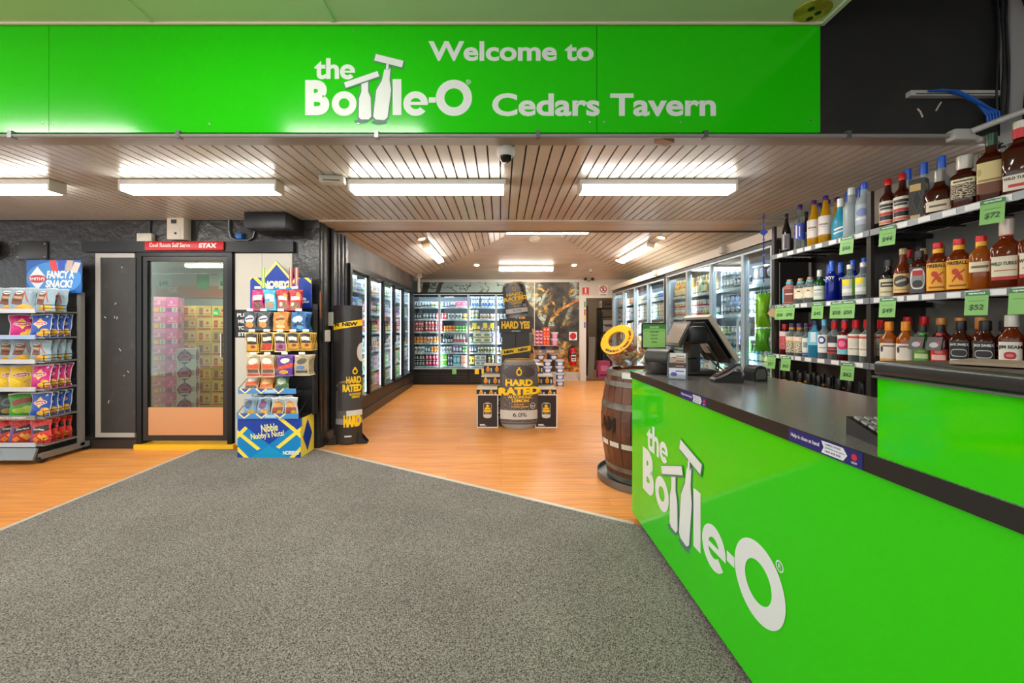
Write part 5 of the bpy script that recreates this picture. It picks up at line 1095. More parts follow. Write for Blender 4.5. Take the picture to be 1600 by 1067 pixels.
# ---------------------------------------------------------------- promo can display in the middle of the floor
HB = (46, 38, 38); HY = (240, 190, 30); HO = (236, 140, 30)
CARD = M('promo_dark_card', HB, .45)
def can_cutout(name, label, w, h, loc, rx=0., ry=0., kind='floor'):
    """can-shaped board: domed front relief on a dark card back"""
    t = thing(name, label, 'promo cutout', loc); t.rotation_euler = (rx, ry, 0)
    prof = [(.78, 0), (.86, .02), (.95, .06), (1.0, .1), (1.0, .86), (.93, .93), (.78, .98), (.76, 1.0)]
    def wid(v):
        for (a, b), (c, d) in zip(prof, prof[1:]):
            if b <= v <= d: return a+(c-a)*(v-b)/(d-b)
        return .76
    mb = MB(); nu, nv = 16, 26; dep = .09*w/.5
    def pt(u, v): x = (2*u-1)*w/2*wid(v); return (x, -dep*math.sqrt(max(0, 1-(2*u-1)**2*.97)), v*h)
    k = len(mb.v)
    for j in range(nv+1):
        for i in range(nu+1): mb.v.append(pt(i/nu, j/nv))
    for j in range(nv):
        for i in range(nu): mb.idx(k, (j*(nu+1)+i, j*(nu+1)+i+1, (j+1)*(nu+1)+i+1, (j+1)*(nu+1)+i), [(i/nu, j/nv), ((i+1)/nu, j/nv), ((i+1)/nu, (j+1)/nv), (i/nu, (j+1)/nv)], 0)
    pm_ = PR('can_cutout_'+kind, (76, 70, 70) if kind == 'floor' else (54, 46, 46), [('r', .5, .045, .5, .05, (150, 146, 144)), ('r', .5, .075, .5, .015, (90, 86, 84)), ('r', .5, .2, .5, .066, (204, 200, 194)), ('r', .5, .955, .5, .03, (120, 114, 110)), ('r', .5, .985, .5, .015, (160, 130, 80)), ('r', .05, .6, .05, .32, (96, 90, 90)), ('r', .95, .6, .05, .32, (96, 90, 90)), ('e', .5, .82, .42, .1, (74, 66, 66)), ('e', .86, .33, .07, .042, (204, 200, 196)), ('e', .86, .33, .055, .033, (70, 62, 62))], .25, .7, speck=(60, (146, 140, 140) if kind == 'floor' else (80, 74, 74), .57))
    mb.build('can_front', pm_, t, smooth=60)
    bk = [((2*0-1)*w/2*wid(v/20), v/20*h) for v in range(21)]
    MB().prism([(-x, z) for x, z in bk]+bk[::-1], -.018, 0, 'XZ').build('backing', CARD, t)
    def put(s, u, v, ww, hh, mt, off=.03, y=0.):
        q = text_mb(s, ww*w, hh*h, off, 0, 0)
        q.v = [(a-ww*w/2+(u-.5)*w, -dep*math.sqrt(max(0, 1-min(1, (2*(a-ww*w/2+(u-.5)*w)/w)**2*.97)))-.004-y, c+v*h) for a, b, c in q.v]; q.build('lettering', mt, t)
    YM = M('promo_yellow', HY, .45); OM = M('promo_orange', (236, 176, 40), .45)
    put('HARD', .5, .62, .72, .095, YM, .05); put('ALCOHOLIC', .53, .44, .64, .045, YM, .03); put('LEMON', .53, .385, .44, .045, YM, .03); put('MADE WITH', .5, .345, .26, .014, OM); put('CRUSHED LEMONS', .52, .31, .46, .018, OM); put('6.0%', .52, .175, .36, .06, INK, .0); put('18+', .86, .315, .09, .026, WHITE, .02)
    # big lettering that stands off the can
    q = text_mb('RATED', 1.08*w, .115*h, .07, 0, 0); q.v = [(a-.54*w, -dep*1.02-.006+.05*w*abs(a-.54*w)/(.5*w), c+.49*h+.02*h*((a/w-.54))) for a, b, c in q.v]; q.build('lettering', YM, t)
    e = MB(); ring(e, 0, .82*h, .075*w, .045*w, dep+.004, 0, 24, 1.3); poly_flat(e, [(-.02*w, .865*h), (.02*w, .865*h), (.03*w, .9*h), (0, .885*h), (-.03*w, .9*h)], dep+.004); e.build('emblem', YM, t)
    MB().lathe([(.8*w/2*.9, 0), (.8*w/2*.92, .012), (.0, .02)], 16, (0, 0, h-.004), ay=.25).build('can_top', M('can_top_gold', (170, 140, 90), .35, .6), t)
    return t
dx = wx(811, 4.93)
can_cutout('floor_cutout', 'giant dark drink-can cutout standing on the floor in the promo display', .475, .855, (dx, 5.0, .004), 0, 0)
YP = 4.99
def poster(px0, px1, label):
    x0, x1 = wx(px0, YP), wx(px1, YP); t = thing('promo_poster', label, 'poster', ((x0+x1)/2, YP, 0)); w = x1-x0; h = .42
    MB().box(-w/2, -.008, 0, w/2, 0, h).build('border', M('poster_white', (226, 220, 214), .5), t)
    MB().box(-w/2+.012, -.0095, .012, w/2-.012, -.0085, h-.012).build('print', PR('poster_print', (44, 34, 34), [('e', .5, .72, .2, .05, (190, 186, 180)), ('r', .5, .53, .21, .2, (190, 186, 180)), ('r', .5, .53, .19, .2, (60, 52, 50)), ('e', .5, .32, .2, .045, (190, 186, 180)), ('r', .5, .36, .2, .035, (206, 202, 196)), ('d', .5, .66, .1, .06, HY), ('r', .5, .58, .15, .03, HY), ('r', .5, .5, .17, .035, HY), ('r', .5, .43, .12, .012, HO), ('r', .24, .07, .13, .022, (220, 216, 210)), ('r', .28, .035, .17, .008, (200, 196, 190))], .4), t)
poster(745, 778.5, 'black can poster in white border beside the giant can, fridge-bank side'); poster(836, 870.5, 'black can poster in white border beside the giant can, counter side')
CT = PR('promo_carton', (36, 32, 32), [('d', .22, .55, .1, .36, HY), ('e', .22, .42, .1, .26, HO), ('r', .4, .4, .04, .22, (206, 200, 190)), ('d', .7, .55, .1, .36, HY), ('e', .7, .42, .1, .26, HO), ('r', .9, .4, .04, .22, (206, 200, 190)), ('r', .5, .94, .5, .06, (206, 196, 180)), ('r', .5, .06, .5, .03, (150, 140, 120))], .4)
CTT = M('promo_carton_top', (190, 178, 156), .5)
for (Y, nl, cols) in ((5.02, 4, (-.178, .57)), (5.3, 5, (-.135, .14, .42, .56)), (5.57, 6, (-.11, .17, .46))):
    for xx in cols:
        if Y == 5.3 and xx == .42: continue
        for l in range(nl):
            o = MB().box(-.132, 0, 0, .132, .262, .121, 0, t=1).build('promo_carton', [CT, CTT], None, (xx+R.uniform(-.004, .004), Y, .001+l*.1222))
            sd = 'fridge-bank side' if xx < .05 else ('counter side' if xx > .3 else 'middle'); tag(o, 'black drinks carton with gold print, %s stack, %s of promo display, %s up' % ({4: 'front', 5: 'second', 6: 'rear'}[nl], sd, ON[l]), 'carton', 'promo cartons %s %s' % (nl, sd))
tw = thing('promo_tower', 'dark promo tower with yellow lettered header and yellow tape', 'promo stand', (wx(806, 5.9), 5.95, 0))
hw2 = .205
MB().box(-hw2, 0, 0, -.003, .2, 1.2).box(.003, 0, 0, hw2, .2, 1.2).build('column', M('tower_card', (58, 56, 56), .45), tw)
MB().box(-.25, -.03, 1.175, .245, .22, 1.385).build('header', M('header_card', (50, 44, 42), .4), tw)
text('lettering', 'HARD YES', -.215, -.03, 1.235, .425, .115, TY, tw, .055); text('lettering', 'RESPONSIBLY', -.06, -.03, 1.195, .13, .014, WHITE, tw)
tp = MB().slab((-.225, -.006, .835), (.225, -.006, .905), (.225, -.006, .985), (-.225, -.006, .915), .004).build('tape', TY, tw)
for s_, x in (('NEW', -.17), ('NEW', .04)): text('lettering', s_, x, -.012, .885+x*.155, .15, .045, INK, tp, .05, Matrix.Rotation(-.155, 4, 'Y'))
can_cutout('header_cutout', 'smaller tilted dark drink-can cutout on top of the promo tower', .345, .525, (wx(806, 5.9)+.03, 5.98, 1.392), 0, -.13, 'top')
settle(bpy.data.objects['header_cutout'], 1.386)

# ---------------------------------------------------------------- tubs and boxes by the back wall
TB = PR('tub_print', (206, 210, 216), [('r', .5, .44, .5, .4, (34, 78, 160)), ('e', .5, .46, .1, .4, (120, 160, 216)), ('e', .5, .46, .07, .26, (226, 232, 240))], .35)
tub = MB().lathe([(.072, 0), (.086, .118)], 20, sq=4, ay=.75).mesh('tub', TB, 40); lid = MB().lathe([(.093, .118), (.096, .122), (.096, .136), (.09, .14)], 20, sq=4, ay=.75).mesh('lid', M('tub_lid', (214, 214, 216), .4), 40)
def tub_at(px, lev, Y=8.42, label='', me=tub):
    o = ob('snack_tub', me, None, (wx(px, Y), Y, .001+lev*.1408)); ob('lid', lid, o)
    return tag(o, label, 'tub', label)
for px in (836.3, 855.4, 874.6):
    for l in range(4): tub_at(px, l, label='blue and white snack tub in the %s' % {836.3: 'stack behind the promo cartons', 855.4: 'middle stack', 874.6: 'stack nearest the extinguisher'}[px]+', %s from the floor' % ON[l])
for px in (845, 865): tub_at(px, 4, label='blue and white snack tub on top of the stacks, '+('promo cartons side' if px < 850 else 'extinguisher side'))
tr = thing('snack_tray', 'open cardboard display tray on top of the blue tubs', 'tray', (wx(853, 8.42), 8.42, 5*.1408+.002))
MB().box(-.27, -.12, 0, .27, .12, .01).box(-.27, -.12, .01, -.26, .12, .12).box(.26, -.12, .01, .27, .12, .12).box(-.26, -.12, .01, .26, -.11, .07).box(-.26, .11, .01, .26, .12, .15).box(-.27, -.12, .15, .27, .12, .158).build('tray', PR('tray_card', (150, 116, 80), [('r', .5, .5, .3, .3, (190, 180, 170)), ('r', .4, .5, .1, .3, (60, 100, 170))]), tr)
zt = 5*.1408+.161
for c in range(2):
    for l in range(4):
        o = MB().box(0, 0, 0, .078, .14, .078).build('pink_snack_box', PR('pink_snack', (196, 96, 126), [('e', .4, .4, .3, .3, (130, 50, 40)), ('r', .6, .75, .3, .12, (236, 226, 220)), ('r', .5, .06, .5, .06, (230, 180, 190))]), None, (wx(836, 8.4)+c*.08, 8.36, zt+l*.079)); tag(o, 'small pink and brown snack box on the display tray, %s column, %s up' % (('outer', 'inner')[c], ON[l]), 'box', 'pink snack boxes on the tray')
for l in range(2):
    for c in range(2):
        o = MB().box(0, 0, 0, .066, .14, .19).build('red_snack_box', PR('red_snack', (226, 60, 40), [('e', .5, .75, .26, .12, (240, 230, 220)), ('e', .5, .75, .14, .06, (226, 60, 40)), ('e', .4, .34, .3, .14, (246, 130, 50)), ('r', .5, .03, .5, .03, (240, 200, 180))]), None, (wx(848.5, 8.4)+c*.068, 8.34, zt+l*.192)); tag(o, 'tall red snack box on the display tray, %s row, %s' % (('lower', 'upper')[l], ('pink box side', 'pink tub side')[c]), 'box', 'red snack boxes on the tray')
ptm = MB().lathe([(.058, 0), (.07, .118)], 18, sq=4, ay=.75).mesh('tub', PR('pink_tub', (214, 200, 212), [('r', .5, .44, .5, .4, (196, 80, 140)), ('e', .5, .46, .1, .4, (226, 160, 196))], .35), 40)
for l in range(2):
    o = ob('pink_tub', ptm, None, (wx(866.5, 8.4), 8.42, zt+l*.141)); ob('lid', MB().lathe([(.075, .118), (.078, .122), (.078, .136), (.07, .14)], 18, sq=4, ay=.75).mesh('lid', M('tub_lid'), 40), o); tag(o, '%s pink snack tub on the display tray beside the red boxes' % ('lower', 'upper')[l], 'tub', 'pink tubs on the tray')
# ---------------------------------------------------------------- barrel at the end of the counter
br = thing('oak_barrel', 'old brown oak barrel with grey hoops standing beside the counter end', 'barrel', (1.19, 3.33, .03))
BP = [(.285, 0), (.305, .12), (.33, .28), (.345, .45), (.33, .62), (.305, .78), (.283, .89)]
def brad(z):
    for (a, b), (c, d) in zip(BP, BP[1:]):
        if b <= z <= d: return a+(c-a)*(z-b)/(d-b)
    return BP[-1][0]
NS = 26
for i in range(NS):
    a0, a1 = 2*math.pi*i/NS+.006, 2*math.pi*(i+1)/NS-.006; c = R.randint(-10, 10)
    mt = M('oak_stave_%d' % (i % 5), [(104, 62, 40), (118, 70, 46), (92, 56, 38), (126, 80, 54), (110, 66, 44)][i % 5], .4, bump=(40, .25), mottle=(7, (78, 46, 32), .4, .7))
    mb = MB(); nz = 9; k = 0
    for j in range(nz+1):
        z = .89*j/nz; r = brad(z)
        for rr, aa in ((r, a0), (r, a1), (r-.03, a1), (r-.03, a0)): mb.v.append((rr*math.cos(aa), rr*math.sin(aa), z))
    for j in range(nz):
        for q in range(4): mb.idx(0, (j*4+q, j*4+(q+1) % 4, (j+1)*4+(q+1) % 4, (j+1)*4+q), [*UV4], 0)
    mb.idx(0, (3, 2, 1, 0), [*UV4], 0); mb.idx(0, (nz*4, nz*4+1, nz*4+2, nz*4+3), [*UV4], 0)
    mb.build('stave', mt, br)
MB().lathe([(0, .855), (.262, .855), (.262, .862), (0, .862)], 32).build('barrel_head', M('barrel_head', (120, 84, 58), .55, bump=(30, .2)), br)
HOOP = M('galvanised_hoop', (140, 136, 128), .45, .6, mottle=(12, (104, 96, 86), .4, .7)); CHALK = M('chalk_band', (206, 200, 188), .6)
for z0, z1, mt in ((.845, .888, HOOP), (.765, .805, HOOP), (.585, .635, HOOP), (.09, .13, HOOP), (.005, .05, HOOP)):
    MB().lathe([(brad(z0)+.001, z0), (brad(z0)+.005, z0), (brad(z1)+.005, z1), (brad(z1)+.001, z1), (brad(z0)+.001, z0)], 40, cap=False).build('hoop', mt, br, smooth=40)
for i in range(18):
    a = 2*math.pi*i/18; w_ = .14; MB().lathe([(brad(.29)+.004, .285), (brad(.325)+.004, .325)], 3, a0=a-w_, a1=a+w_).build('chalk_mark', CHALK, br)
for s, an in (('A', -1.5), ('M', -1.24)):
    t = text_mb(s, .085, .12, .02, 0, 0); wrap(t, brad(.42)+.006, .40, an); t.build('lettering', INK, br)
dl = thing('barrel_dolly', 'low round grey metal dolly under the oak barrel', 'dolly', (1.19, 3.33, 0))
MB().lathe([(.0, .012), (.33, .012), (.36, .004), (.375, .004), (.375, .06), (.37, .06), (.368, .028), (0, .028)], 40).build('ring', GREYM, dl, smooth=40)
for k in range(4): MB().lathe([(0, -.008), (.006, -.008), (.006, .008), (0, .008)], 8).build('castor', BLACK, dl, (.28*math.cos(k*1.57+.78), .28*math.sin(k*1.57+.78), .006), (math.pi/2, 0, 0))
ZBt = .03+.893
tg = tag(MB().box(-.045, -.003, -.025, .045, 0, .02).build('barrel_tag', M('pale_tag'), None, (1.19-.2, 3.33-.222, ZBt-.035), (0, 0, -.735)), 'small pale tag on the top hoop of the oak barrel', 'tag')
gc = tag(MB().box(-.13, -.05, 0, .13, .05, .008).build('flyer', PR('flyer_print', (40, 150, 70), [('r', .8, .5, .2, .5, (60, 150, 200)), ('r', .4, .5, .2, .1, (220, 240, 220))]), None, (1.14, 3.12, ZBt), (0, 0, .1)), 'green and blue flyer lying on the oak barrel top', 'flyer')
# plastic lolly jar, tipped toward the room
jr = thing('lolly_jar', 'clear plastic jar of wrapped lollies with an orange ring label on the barrel', 'jar', (1.0, 3.36, ZBt+.001))
JH = ob('jar_body', None, jr, (.03, 0, .136)); JH.rotation_euler = Vector((-.62, -.52, .58)).to_track_quat('Z', 'Y').to_euler()
MB().lathe([(0, -.16), (.09, -.155), (.135, -.12), (.15, -.05), (.148, .03), (.135, .08), (.115, .1), (.075, .102)], 28, cap=False).build('jar_wall', GL('clear_plastic', (236, 232, 224), (190, 176, 160), .16, .06, .75), JH, smooth=50)
MB().lathe([(.078, .101), (.145, .104), (.146, .112), (.078, .115), (.078, .101)], 36, cap=False).build('ring_label', M('orange_label', (246, 166, 30), .35), JH)
for s, a in (('BERRY LIME JUBE', 4.2),):
    t = text_mb(s, .3, .026, .03, 0, 0); r = .105
    t.v = [((r+c)*math.cos(a+x/r), (r+c)*math.sin(a+x/r), .1165) for x, y, c in t.v]; t.f = [f[::-1] for f in t.f]; t.build('lettering', INK, JH)
JR = JH.rotation_euler.to_matrix(); k = 0
while k < 80:
    q = Vector((R.uniform(-.125, .125), R.uniform(-.125, .125), R.uniform(-.125, .07)))
    if math.hypot(q.x, q.y) > .12 or (JR @ q).z > .0: continue
    k += 1; c = R.choice(((226, 140, 50), (190, 70, 50), (150, 60, 40), (240, 190, 90), (210, 200, 180), (226, 150, 60)))
    MB().rbox(-.02, -.014, -.014, .02, .014, .014, .005, 1).build('lolly', M('lolly_%d_%d' % (c[0], c[1]), c, .3), JH, q, (R.random()*3, R.random()*3, R.random()*3))
settle(jr, ZBt)
# shooter box
fb = thing('shooter_box', 'cardboard counter box of small bottles with red and blue caps', 'display box', (1.33, 3.24, ZBt+.001), -.15)
FBX = PR('shooter_box_print', (150, 156, 150), [('e', .2, .6, .26, .5, (34, 24, 30)), ('e', .2, .6, .22, .42, (60, 40, 60)), ('r', .6, .4, .3, .12, (190, 196, 190))])
MB().prism([(-.11, 0), (.11, 0), (.11, .1), (.02, .14), (-.11, .09)], -.07, -.064, 'XZ').prism([(-.11, 0), (.11, 0), (.11, .15), (-.11, .15)], .064, .07, 'XZ').box(-.11, -.064, 0, .11, .064, .006).box(-.11, -.064, .006, -.104, .064, .1).box(.104, -.064, .006, .11, .064, .12).build('tray', FBX, fb)
MB().prism([(.112, 0), (.21, .02), (.2, .155), (.112, .05)], -.07, -.064, 'XZ').build('side_flap', M('white_card', (216, 206, 194), .5), fb)
t = text_mb('FIREBALL', .13, .03, .05, 0, 0); t.v = [(x-.1, -.0712, c+.075+.02*math.sin(x/.13*3.14)) for x, y, c in t.v]; t.build('lettering', WHITE, fb)
for i in range(6):
    for j in range(4):
        c = ((204, 40, 36), (226, 90, 60), (40, 60, 150))[(i+j) % 3 if i > 1 else 2]
        s = ob('shooter', None, fb, (-.09+i*.034, -.048+j*.03, .006))
        MB().lathe([(.011, 0), (.012, .004), (.012, .075), (.006, .09), (.006, .1)], 8).build('bottle', GL('shooter_glass', (226, 150, 80), (170, 80, 20), .5), s, smooth=40)
        MB().lathe([(.009, .1), (.009, .122), (.006, .125)], 8).build('cap', M('shooter_cap_%d' % c[0], c, .35), s)

# ---------------------------------------------------------------- things on the worktop
ps = thing('till', 'black point-of-sale till with slanted touch screen and small customer display', 'till', (1.2, 2.5, ZT))
POSB = M('till_black', (38, 36, 35), .4); POSG = M('till_taupe', (186, 174, 158), .4)
def pv(x, y, z): return (x-1.2, y-2.5, z-ZT)
MB().rbox(-.1, -.12, 0, .14, .12, .025, .01, 2).build('base', POSB, ps, smooth=40)
MB().box(-.03, -.05, .025, .03, .05, .21).build('stand_column', POSB, ps); MB().rbox(-.045, -.09, .19, .06, .09, .3, .02, 2).build('hinge_block', BLACK, ps, smooth=40)
T0, B0 = Vector(pv(1.262, 2.42, 1.335)), Vector(pv(1.44, 2.42, 1.055)); T1, B1 = T0+Vector((0, .33, 0)), B0+Vector((0, .33, 0))
sc_ = MB().slab(T1, T0, B0, B1, -.03) if False else MB().slab(T0, T1, B1, B0, .026); sc_.build('touch_screen_shell', POSG, ps)
nrm = (T1-T0).cross(B0-T0).normalized()
if nrm.x < 0: nrm = -nrm
e = .018
def lerp2(u, v): return T0+(T1-T0)*u+(B0-T0)*v
MB().slab(lerp2(.05, .05)+nrm*.0, lerp2(.95, .05), lerp2(.95, .95), lerp2(.05, .95), -.002).build('touch_screen', M('screen_off', (30, 34, 38), .15), ps)
q = -nrm*.034
MB().slab(lerp2(.04, .06)+q, lerp2(.04, .96)+q, lerp2(.96, .96)+q, lerp2(.96, .06)+q, -.008).build('rear_cover', BLACK, ps)
MB().slab(lerp2(.3, .5)+q*1.6, lerp2(.3, .72)+q*1.6, lerp2(.6, .72)+q*1.6, lerp2(.6, .5)+q*1.6, -.004).build('rating_label', M('pale_tag'), ps)
c0, c1, c2_, c3 = pv(1.19, 2.45, 1.298), pv(1.19, 2.69, 1.298), pv(1.115, 2.69, 1.145), pv(1.115, 2.45, 1.145)
MB().slab(c1, c0, c3, c2_, -.022).slab(c0, c3, c2_, c1, .0) if False else None
MB().slab(c0, c1, c2_, c3, -.02).build('customer_display_shell', POSB, ps)
C0, C1, C2, C3 = map(Vector, (c0, c1, c2_, c3)); nn = (C1-C0).cross(C3-C0).normalized()
nn = nn if nn.x < 0 else -nn
def cl(u, v): return C0+(C1-C0)*u+(C3-C0)*v
MB().slab(cl(.08, .1)+nn*.022, cl(.92, .1)+nn*.022, cl(.92, .9)+nn*.022, cl(.08, .9)+nn*.022, -.001).build('customer_screen', M('display_taupe', (128, 114, 100), .2), ps)
MB().tube([pv(1.17, 2.56, 1.22), pv(1.21, 2.55, 1.2)], .02, 8).build('display_arm', BLACK, ps)
cab = MB()
for pts in ([(1.3, 2.5, 1.15), (1.34, 2.45, 1.06), (1.31, 2.42, 1.02), (1.33, 2.38, .99)], [(1.27, 2.5, 1.12), (1.3, 2.42, 1.05), (1.36, 2.4, 1.0), (1.4, 2.36, .99)], [(1.32, 2.5, 1.13), (1.35, 2.46, 1.04), (1.33, 2.44, .99)], [(1.22, 2.46, 1.08), (1.12, 2.4, 1.08), (1.08, 2.44, 1.1)]): cab.tube([pv(*p_) for p_ in pts], .005, 6)
cab.build('cable', BLACK, ps)
pr = thing('receipt_printer', 'dark rounded receipt printer beside the till', 'printer', (1.0, 2.5, ZT))
MB().lathe([(.0, -.075), (.055, -.075), (.06, -.07), (.06, .07), (.055, .075), (.046, .075), (.046, .02), (0, .02)], 24).build('roll_housing', M('printer_dark', (56, 53, 51), .35), pr, (0, 0, .1), (0, math.pi/2, -.45) if False else (math.pi/2, 0, .75), smooth=40)
MB().rbox(-.075, -.06, 0, .075, .07, .075, .015, 2).build('base', M('printer_dark'), pr, smooth=40)
gs = thing('special_card', 'green special-offer card in a black frame behind the till', 'sign', (1.0, 2.6, ZT), .05)
gw, gz0, gz1 = .078, .155, .315
MB().rbox(-gw-.004, -.006, gz0-.004, gw+.004, .006, gz1+.004, .005, 2).build('frame', BLACK, gs, smooth=40)
MB().box(-gw+.004, -.008, gz0+.004, gw-.004, -.006, gz1-.004).build('card', PR('special_print', (168, 226, 126), [('r', .5, .9, .5, .12, (70, 150, 70)), ('e', .5, .74, .6, .08, (150, 214, 110))]), gs)
text('lettering', 'special', -.03, -.008, gz1-.03, .06, .014, WHITE, gs, .03)
for k, s in enumerate(('CARTON BEER', 'TUESDAY', '10% OFF', 'MEMBERS')): text('lettering', s, 0, -.008, gz1-.055-k*.022, .06-.008*k, .011, M('dark_green_ink', (40, 100, 40), .5), gs, .0, mid=True)
MB().box(-.012, .006, 0, .012, .016, gz0+.05).box(-.05, -.03, 0, .05, .05, .006).build('stand', BLACK, gs)
ch = thing('card_holder', 'clear acrylic holder with four tiers of business cards', 'card holder', (.985, 2.22, ZT), -.45)
ACR = GL('acrylic', (240, 243, 245), (220, 226, 230), .06)
for k in range(4):
    y = k*.032; z = k*.026
    MB().slab((-.05, y, z+.004), (.05, y, z+.004), (.05, y+.02, z+.065), (-.05, y+.02, z+.065), .002).box(-.05, y-.014, z, .05, y+.002, z+.004).slab((-.05, y-.014, z), (.05, y-.014, z), (.05, y-.012, z+.03), (-.05, y-.012, z+.03), .002).build('tier', ACR, ch)
    MB().slab((-.043, y-.006, z+.006), (.043, y-.006, z+.006), (.043, y+.012, z+.062), (-.043, y+.012, z+.062), .006).build('business_card', PR('bizcard_%d' % k, [(214, 214, 230), (70, 50, 46), (186, 156, 140), (214, 212, 206)][k], [('e', .3, .4, .2, .2, [(70, 80, 170), (120, 90, 80), (150, 110, 100), (110, 110, 106)][k]), ('r', .65, .7, .25, .06, [(70, 80, 170), (160, 130, 120), (110, 80, 70), (120, 120, 116)][k])]), ch)
for s in (-.051, .051): MB().prism([(-.014, 0), (.12, 0), (.12, .09), (.1, .14), (-.014, .02)], s-.001, s+.001, 'YZ').build('side', ACR, ch)
# EFTPOS terminal
tmn = thing('card_terminal', 'black and silver card payment terminal on a tilted cradle', 'card terminal', (1.21, 2.12, ZT), -.1); tmn.scale = (.68, .7, .85)
TG = M('terminal_silver', (152, 148, 142), .35, .4); TK = M('terminal_black', (26, 26, 27), .35)
MB().prism([(-.11, 0), (.1, 0), (.1, .02), (.07, .065), (-.11, .02)], -.045, .045, 'XZ').build('cradle', TK, tmn)
MB().prism([(-.12, .022), (-.02, .062), (.055, .104), (.085, .1), (.105, .05), (.098, .046), (.075, .082), (.05, .088), (-.02, .048), (-.118, .014)], -.041, .041, 'XZ').build('terminal_rim', TG, tmn)
MB().prism([(-.1, .03), (-.02, .064), (.055, .106), (.085, .104), (.08, .112), (.05, .114), (-.025, .072), (-.105, .036)], -.036, .036, 'XZ').build('keypad_face', TK, tmn)
MB().prism([(.02, .094), (.05, .112), (.075, .112), (.07, .117), (.048, .118), (.018, .1)], -.028, .028, 'XZ').build('display', M('terminal_screen', (60, 70, 74), .1), tmn)
for i in range(3):
    for j in range(3):
        MB().rbox(-.008, -.007, 0, .008, .007, .005, .002, 1).build('key', M('key_grey', (120, 118, 114), .4) if j else M('key_red', (190, 60, 50), .4), tmn, (-.075+i*.026, -.02+j*.02, .05+i*.012), (0, -.42, 0))
scn = thing('barcode_scanner', 'dark hooded barcode scanner standing on the worktop', 'scanner', (1.395, 2.17, ZT), .2)
MB().prism([(-.042, 0), (.042, 0), (.044, .045), (.03, .075), (0, .085), (-.03, .075), (-.044, .045)], -.03, .045, 'XZ').build('hood', M('scanner_shell', (42, 44, 46), .2), scn, smooth=50)
MB().prism([(-.03, .012), (.03, .012), (.032, .045), (.02, .066), (-.02, .066), (-.032, .045)], -.033, -.03, 'XZ').build('window', M('scanner_window', (96, 96, 92), .08), scn)
MB().box(-.03, .03, 0, .03, .08, .012).build('foot', M('red_foot', (170, 40, 40), .3), scn)
cal = thing('calculator', 'black desk calculator lying on the worktop by the raised bench', 'calculator', (.99, 1.02, ZT), -.2)
MB().prism([(-.06, 0), (.07, 0), (.07, .05), (-.06, .022)], -.05, .05, 'YZ').build('body', TK, cal)
for i in range(4):
    for j in range(4): MB().rbox(-.009, -.011, 0, .009, .011, .007, .002, 1).build('key', M('key_pale', (150, 150, 148), .4), cal, (-.034+i*.0225, -.042+j*.028, .027+(-.042+j*.028+.06)*.2-.001), (.21, 0, 0))
# loose card on the bench
fc = tag(MB().box(-.07, -.05, 0, .07, .05, .006).build('flat_card', M('grey_cardboard', (150, 132, 112), .6), None, (1.0, .8, ZT+.2225), (0, 0, .5)), 'flat piece of grey cardboard lying on the raised bench', 'cardboard')
# ---------------------------------------------------------------- spirit shelves
SX, SXB = 2.30, 2.64
SZ = [1.865, 1.443, 1.035]
RAILG = M('rail_grey', (126, 130, 134), .4, .3)
UPR = M('upright_grey', (52, 49, 47), .4, .3); BACKP = M('shelf_back', (24, 23, 22), .6); BACKG = M('shelf_back_grey', (124, 126, 120), .6, mottle=(4, (104, 106, 101), .4, .7))
WIRE = M('black_wire', (26, 26, 27), .35, .3)
def bay(label, y0, y1, zs, backm, bottom=None):
    t = thing('spirit_shelving', label, 'shelving', (SX, y0, 0)); L = y1-y0
    for x in (.006, SXB-SX-.02):
        for y in ((0, L-.03) if y0 > 2 else (0,)): MB().box(x, y, 0, x+.022, y+.03, 2.12 if y0 > 2 else .9).build('upright', UPR, t)
    MB().box(SXB-SX+.005, 0, .1, SXB-SX+.02, L, 2.0 if y0 > 2 else 1.86).build('back_panel', backm, t)
    for z in zs:
        w = MB()
        for k in range(9): w.box(.01+k*.036, .0, z-.01, .016+k*.036, L, z-.002)
        for k in range(7): w.box(.0, L*k/6-.004 if k else 0, z-.02, SXB-SX, L*k/6+.004, z-.01)
        w.build('wire_shelf', WIRE, t)
        MB().box(-.006, 0, z-.026, .0, L, z+.012).build('price_rail', RAILG, t)
        y = .04
        while y < L-.08:
            MB().box(-.0075, y, z-.021, -.006, y+.062, z+.007).build('price_label', M('label_white', (228, 230, 232), .5), t); y += R.choice((.08, .1, .12))
        for q in (.031, L-.043): MB().box(.03, q, z-.05, SXB-SX, q+.012, z-.0205).build('bracket', BLACKM, t)
    return t
bay('black wire spirit shelving bay beside the near beer cooler', 2.475, 3.38, SZ+[.59], BACKP)
bay('black wire spirit shelving bay behind the raised bench', 1.2, 2.47, SZ, BACKG)

# --- bottle makers
AMB = GL('amber_glass', (214, 120, 40), (120, 44, 8), .55); AMBD = GL('dark_amber_glass', (150, 62, 30), (70, 20, 8), .65); AMBL = GL('honey_glass', (236, 160, 60), (176, 92, 16), .55)
CLR = GL('clear_glass', (222, 230, 226), (150, 160, 158), .22); FRO = GL('frosted_glass', (206, 216, 218), (186, 200, 204), .6, .35); YEL = GL('yellow_liqueur', (246, 206, 50), (214, 160, 10), .55); BLKG = GL('black_glass', (40, 36, 36), (14, 12, 13), .9)
PNK = GL('pink_glass', (240, 180, 176), (220, 140, 136), .45); GRN = GL('green_glass', (60, 160, 70), (20, 90, 36), .6); BLU = GL('blue_glass', (30, 80, 210), (8, 36, 150), .7); SAP = GL('sapphire_glass', (120, 206, 230), (60, 160, 200), .45); RDG = GL('red_glass', (150, 40, 50), (90, 14, 22), .75)
def lab(name, base, *sh): return PR('spirit_label_'+name, base, sh, .5)
CRM = (232, 222, 196); WH = (228, 228, 226); BK = (28, 26, 26)
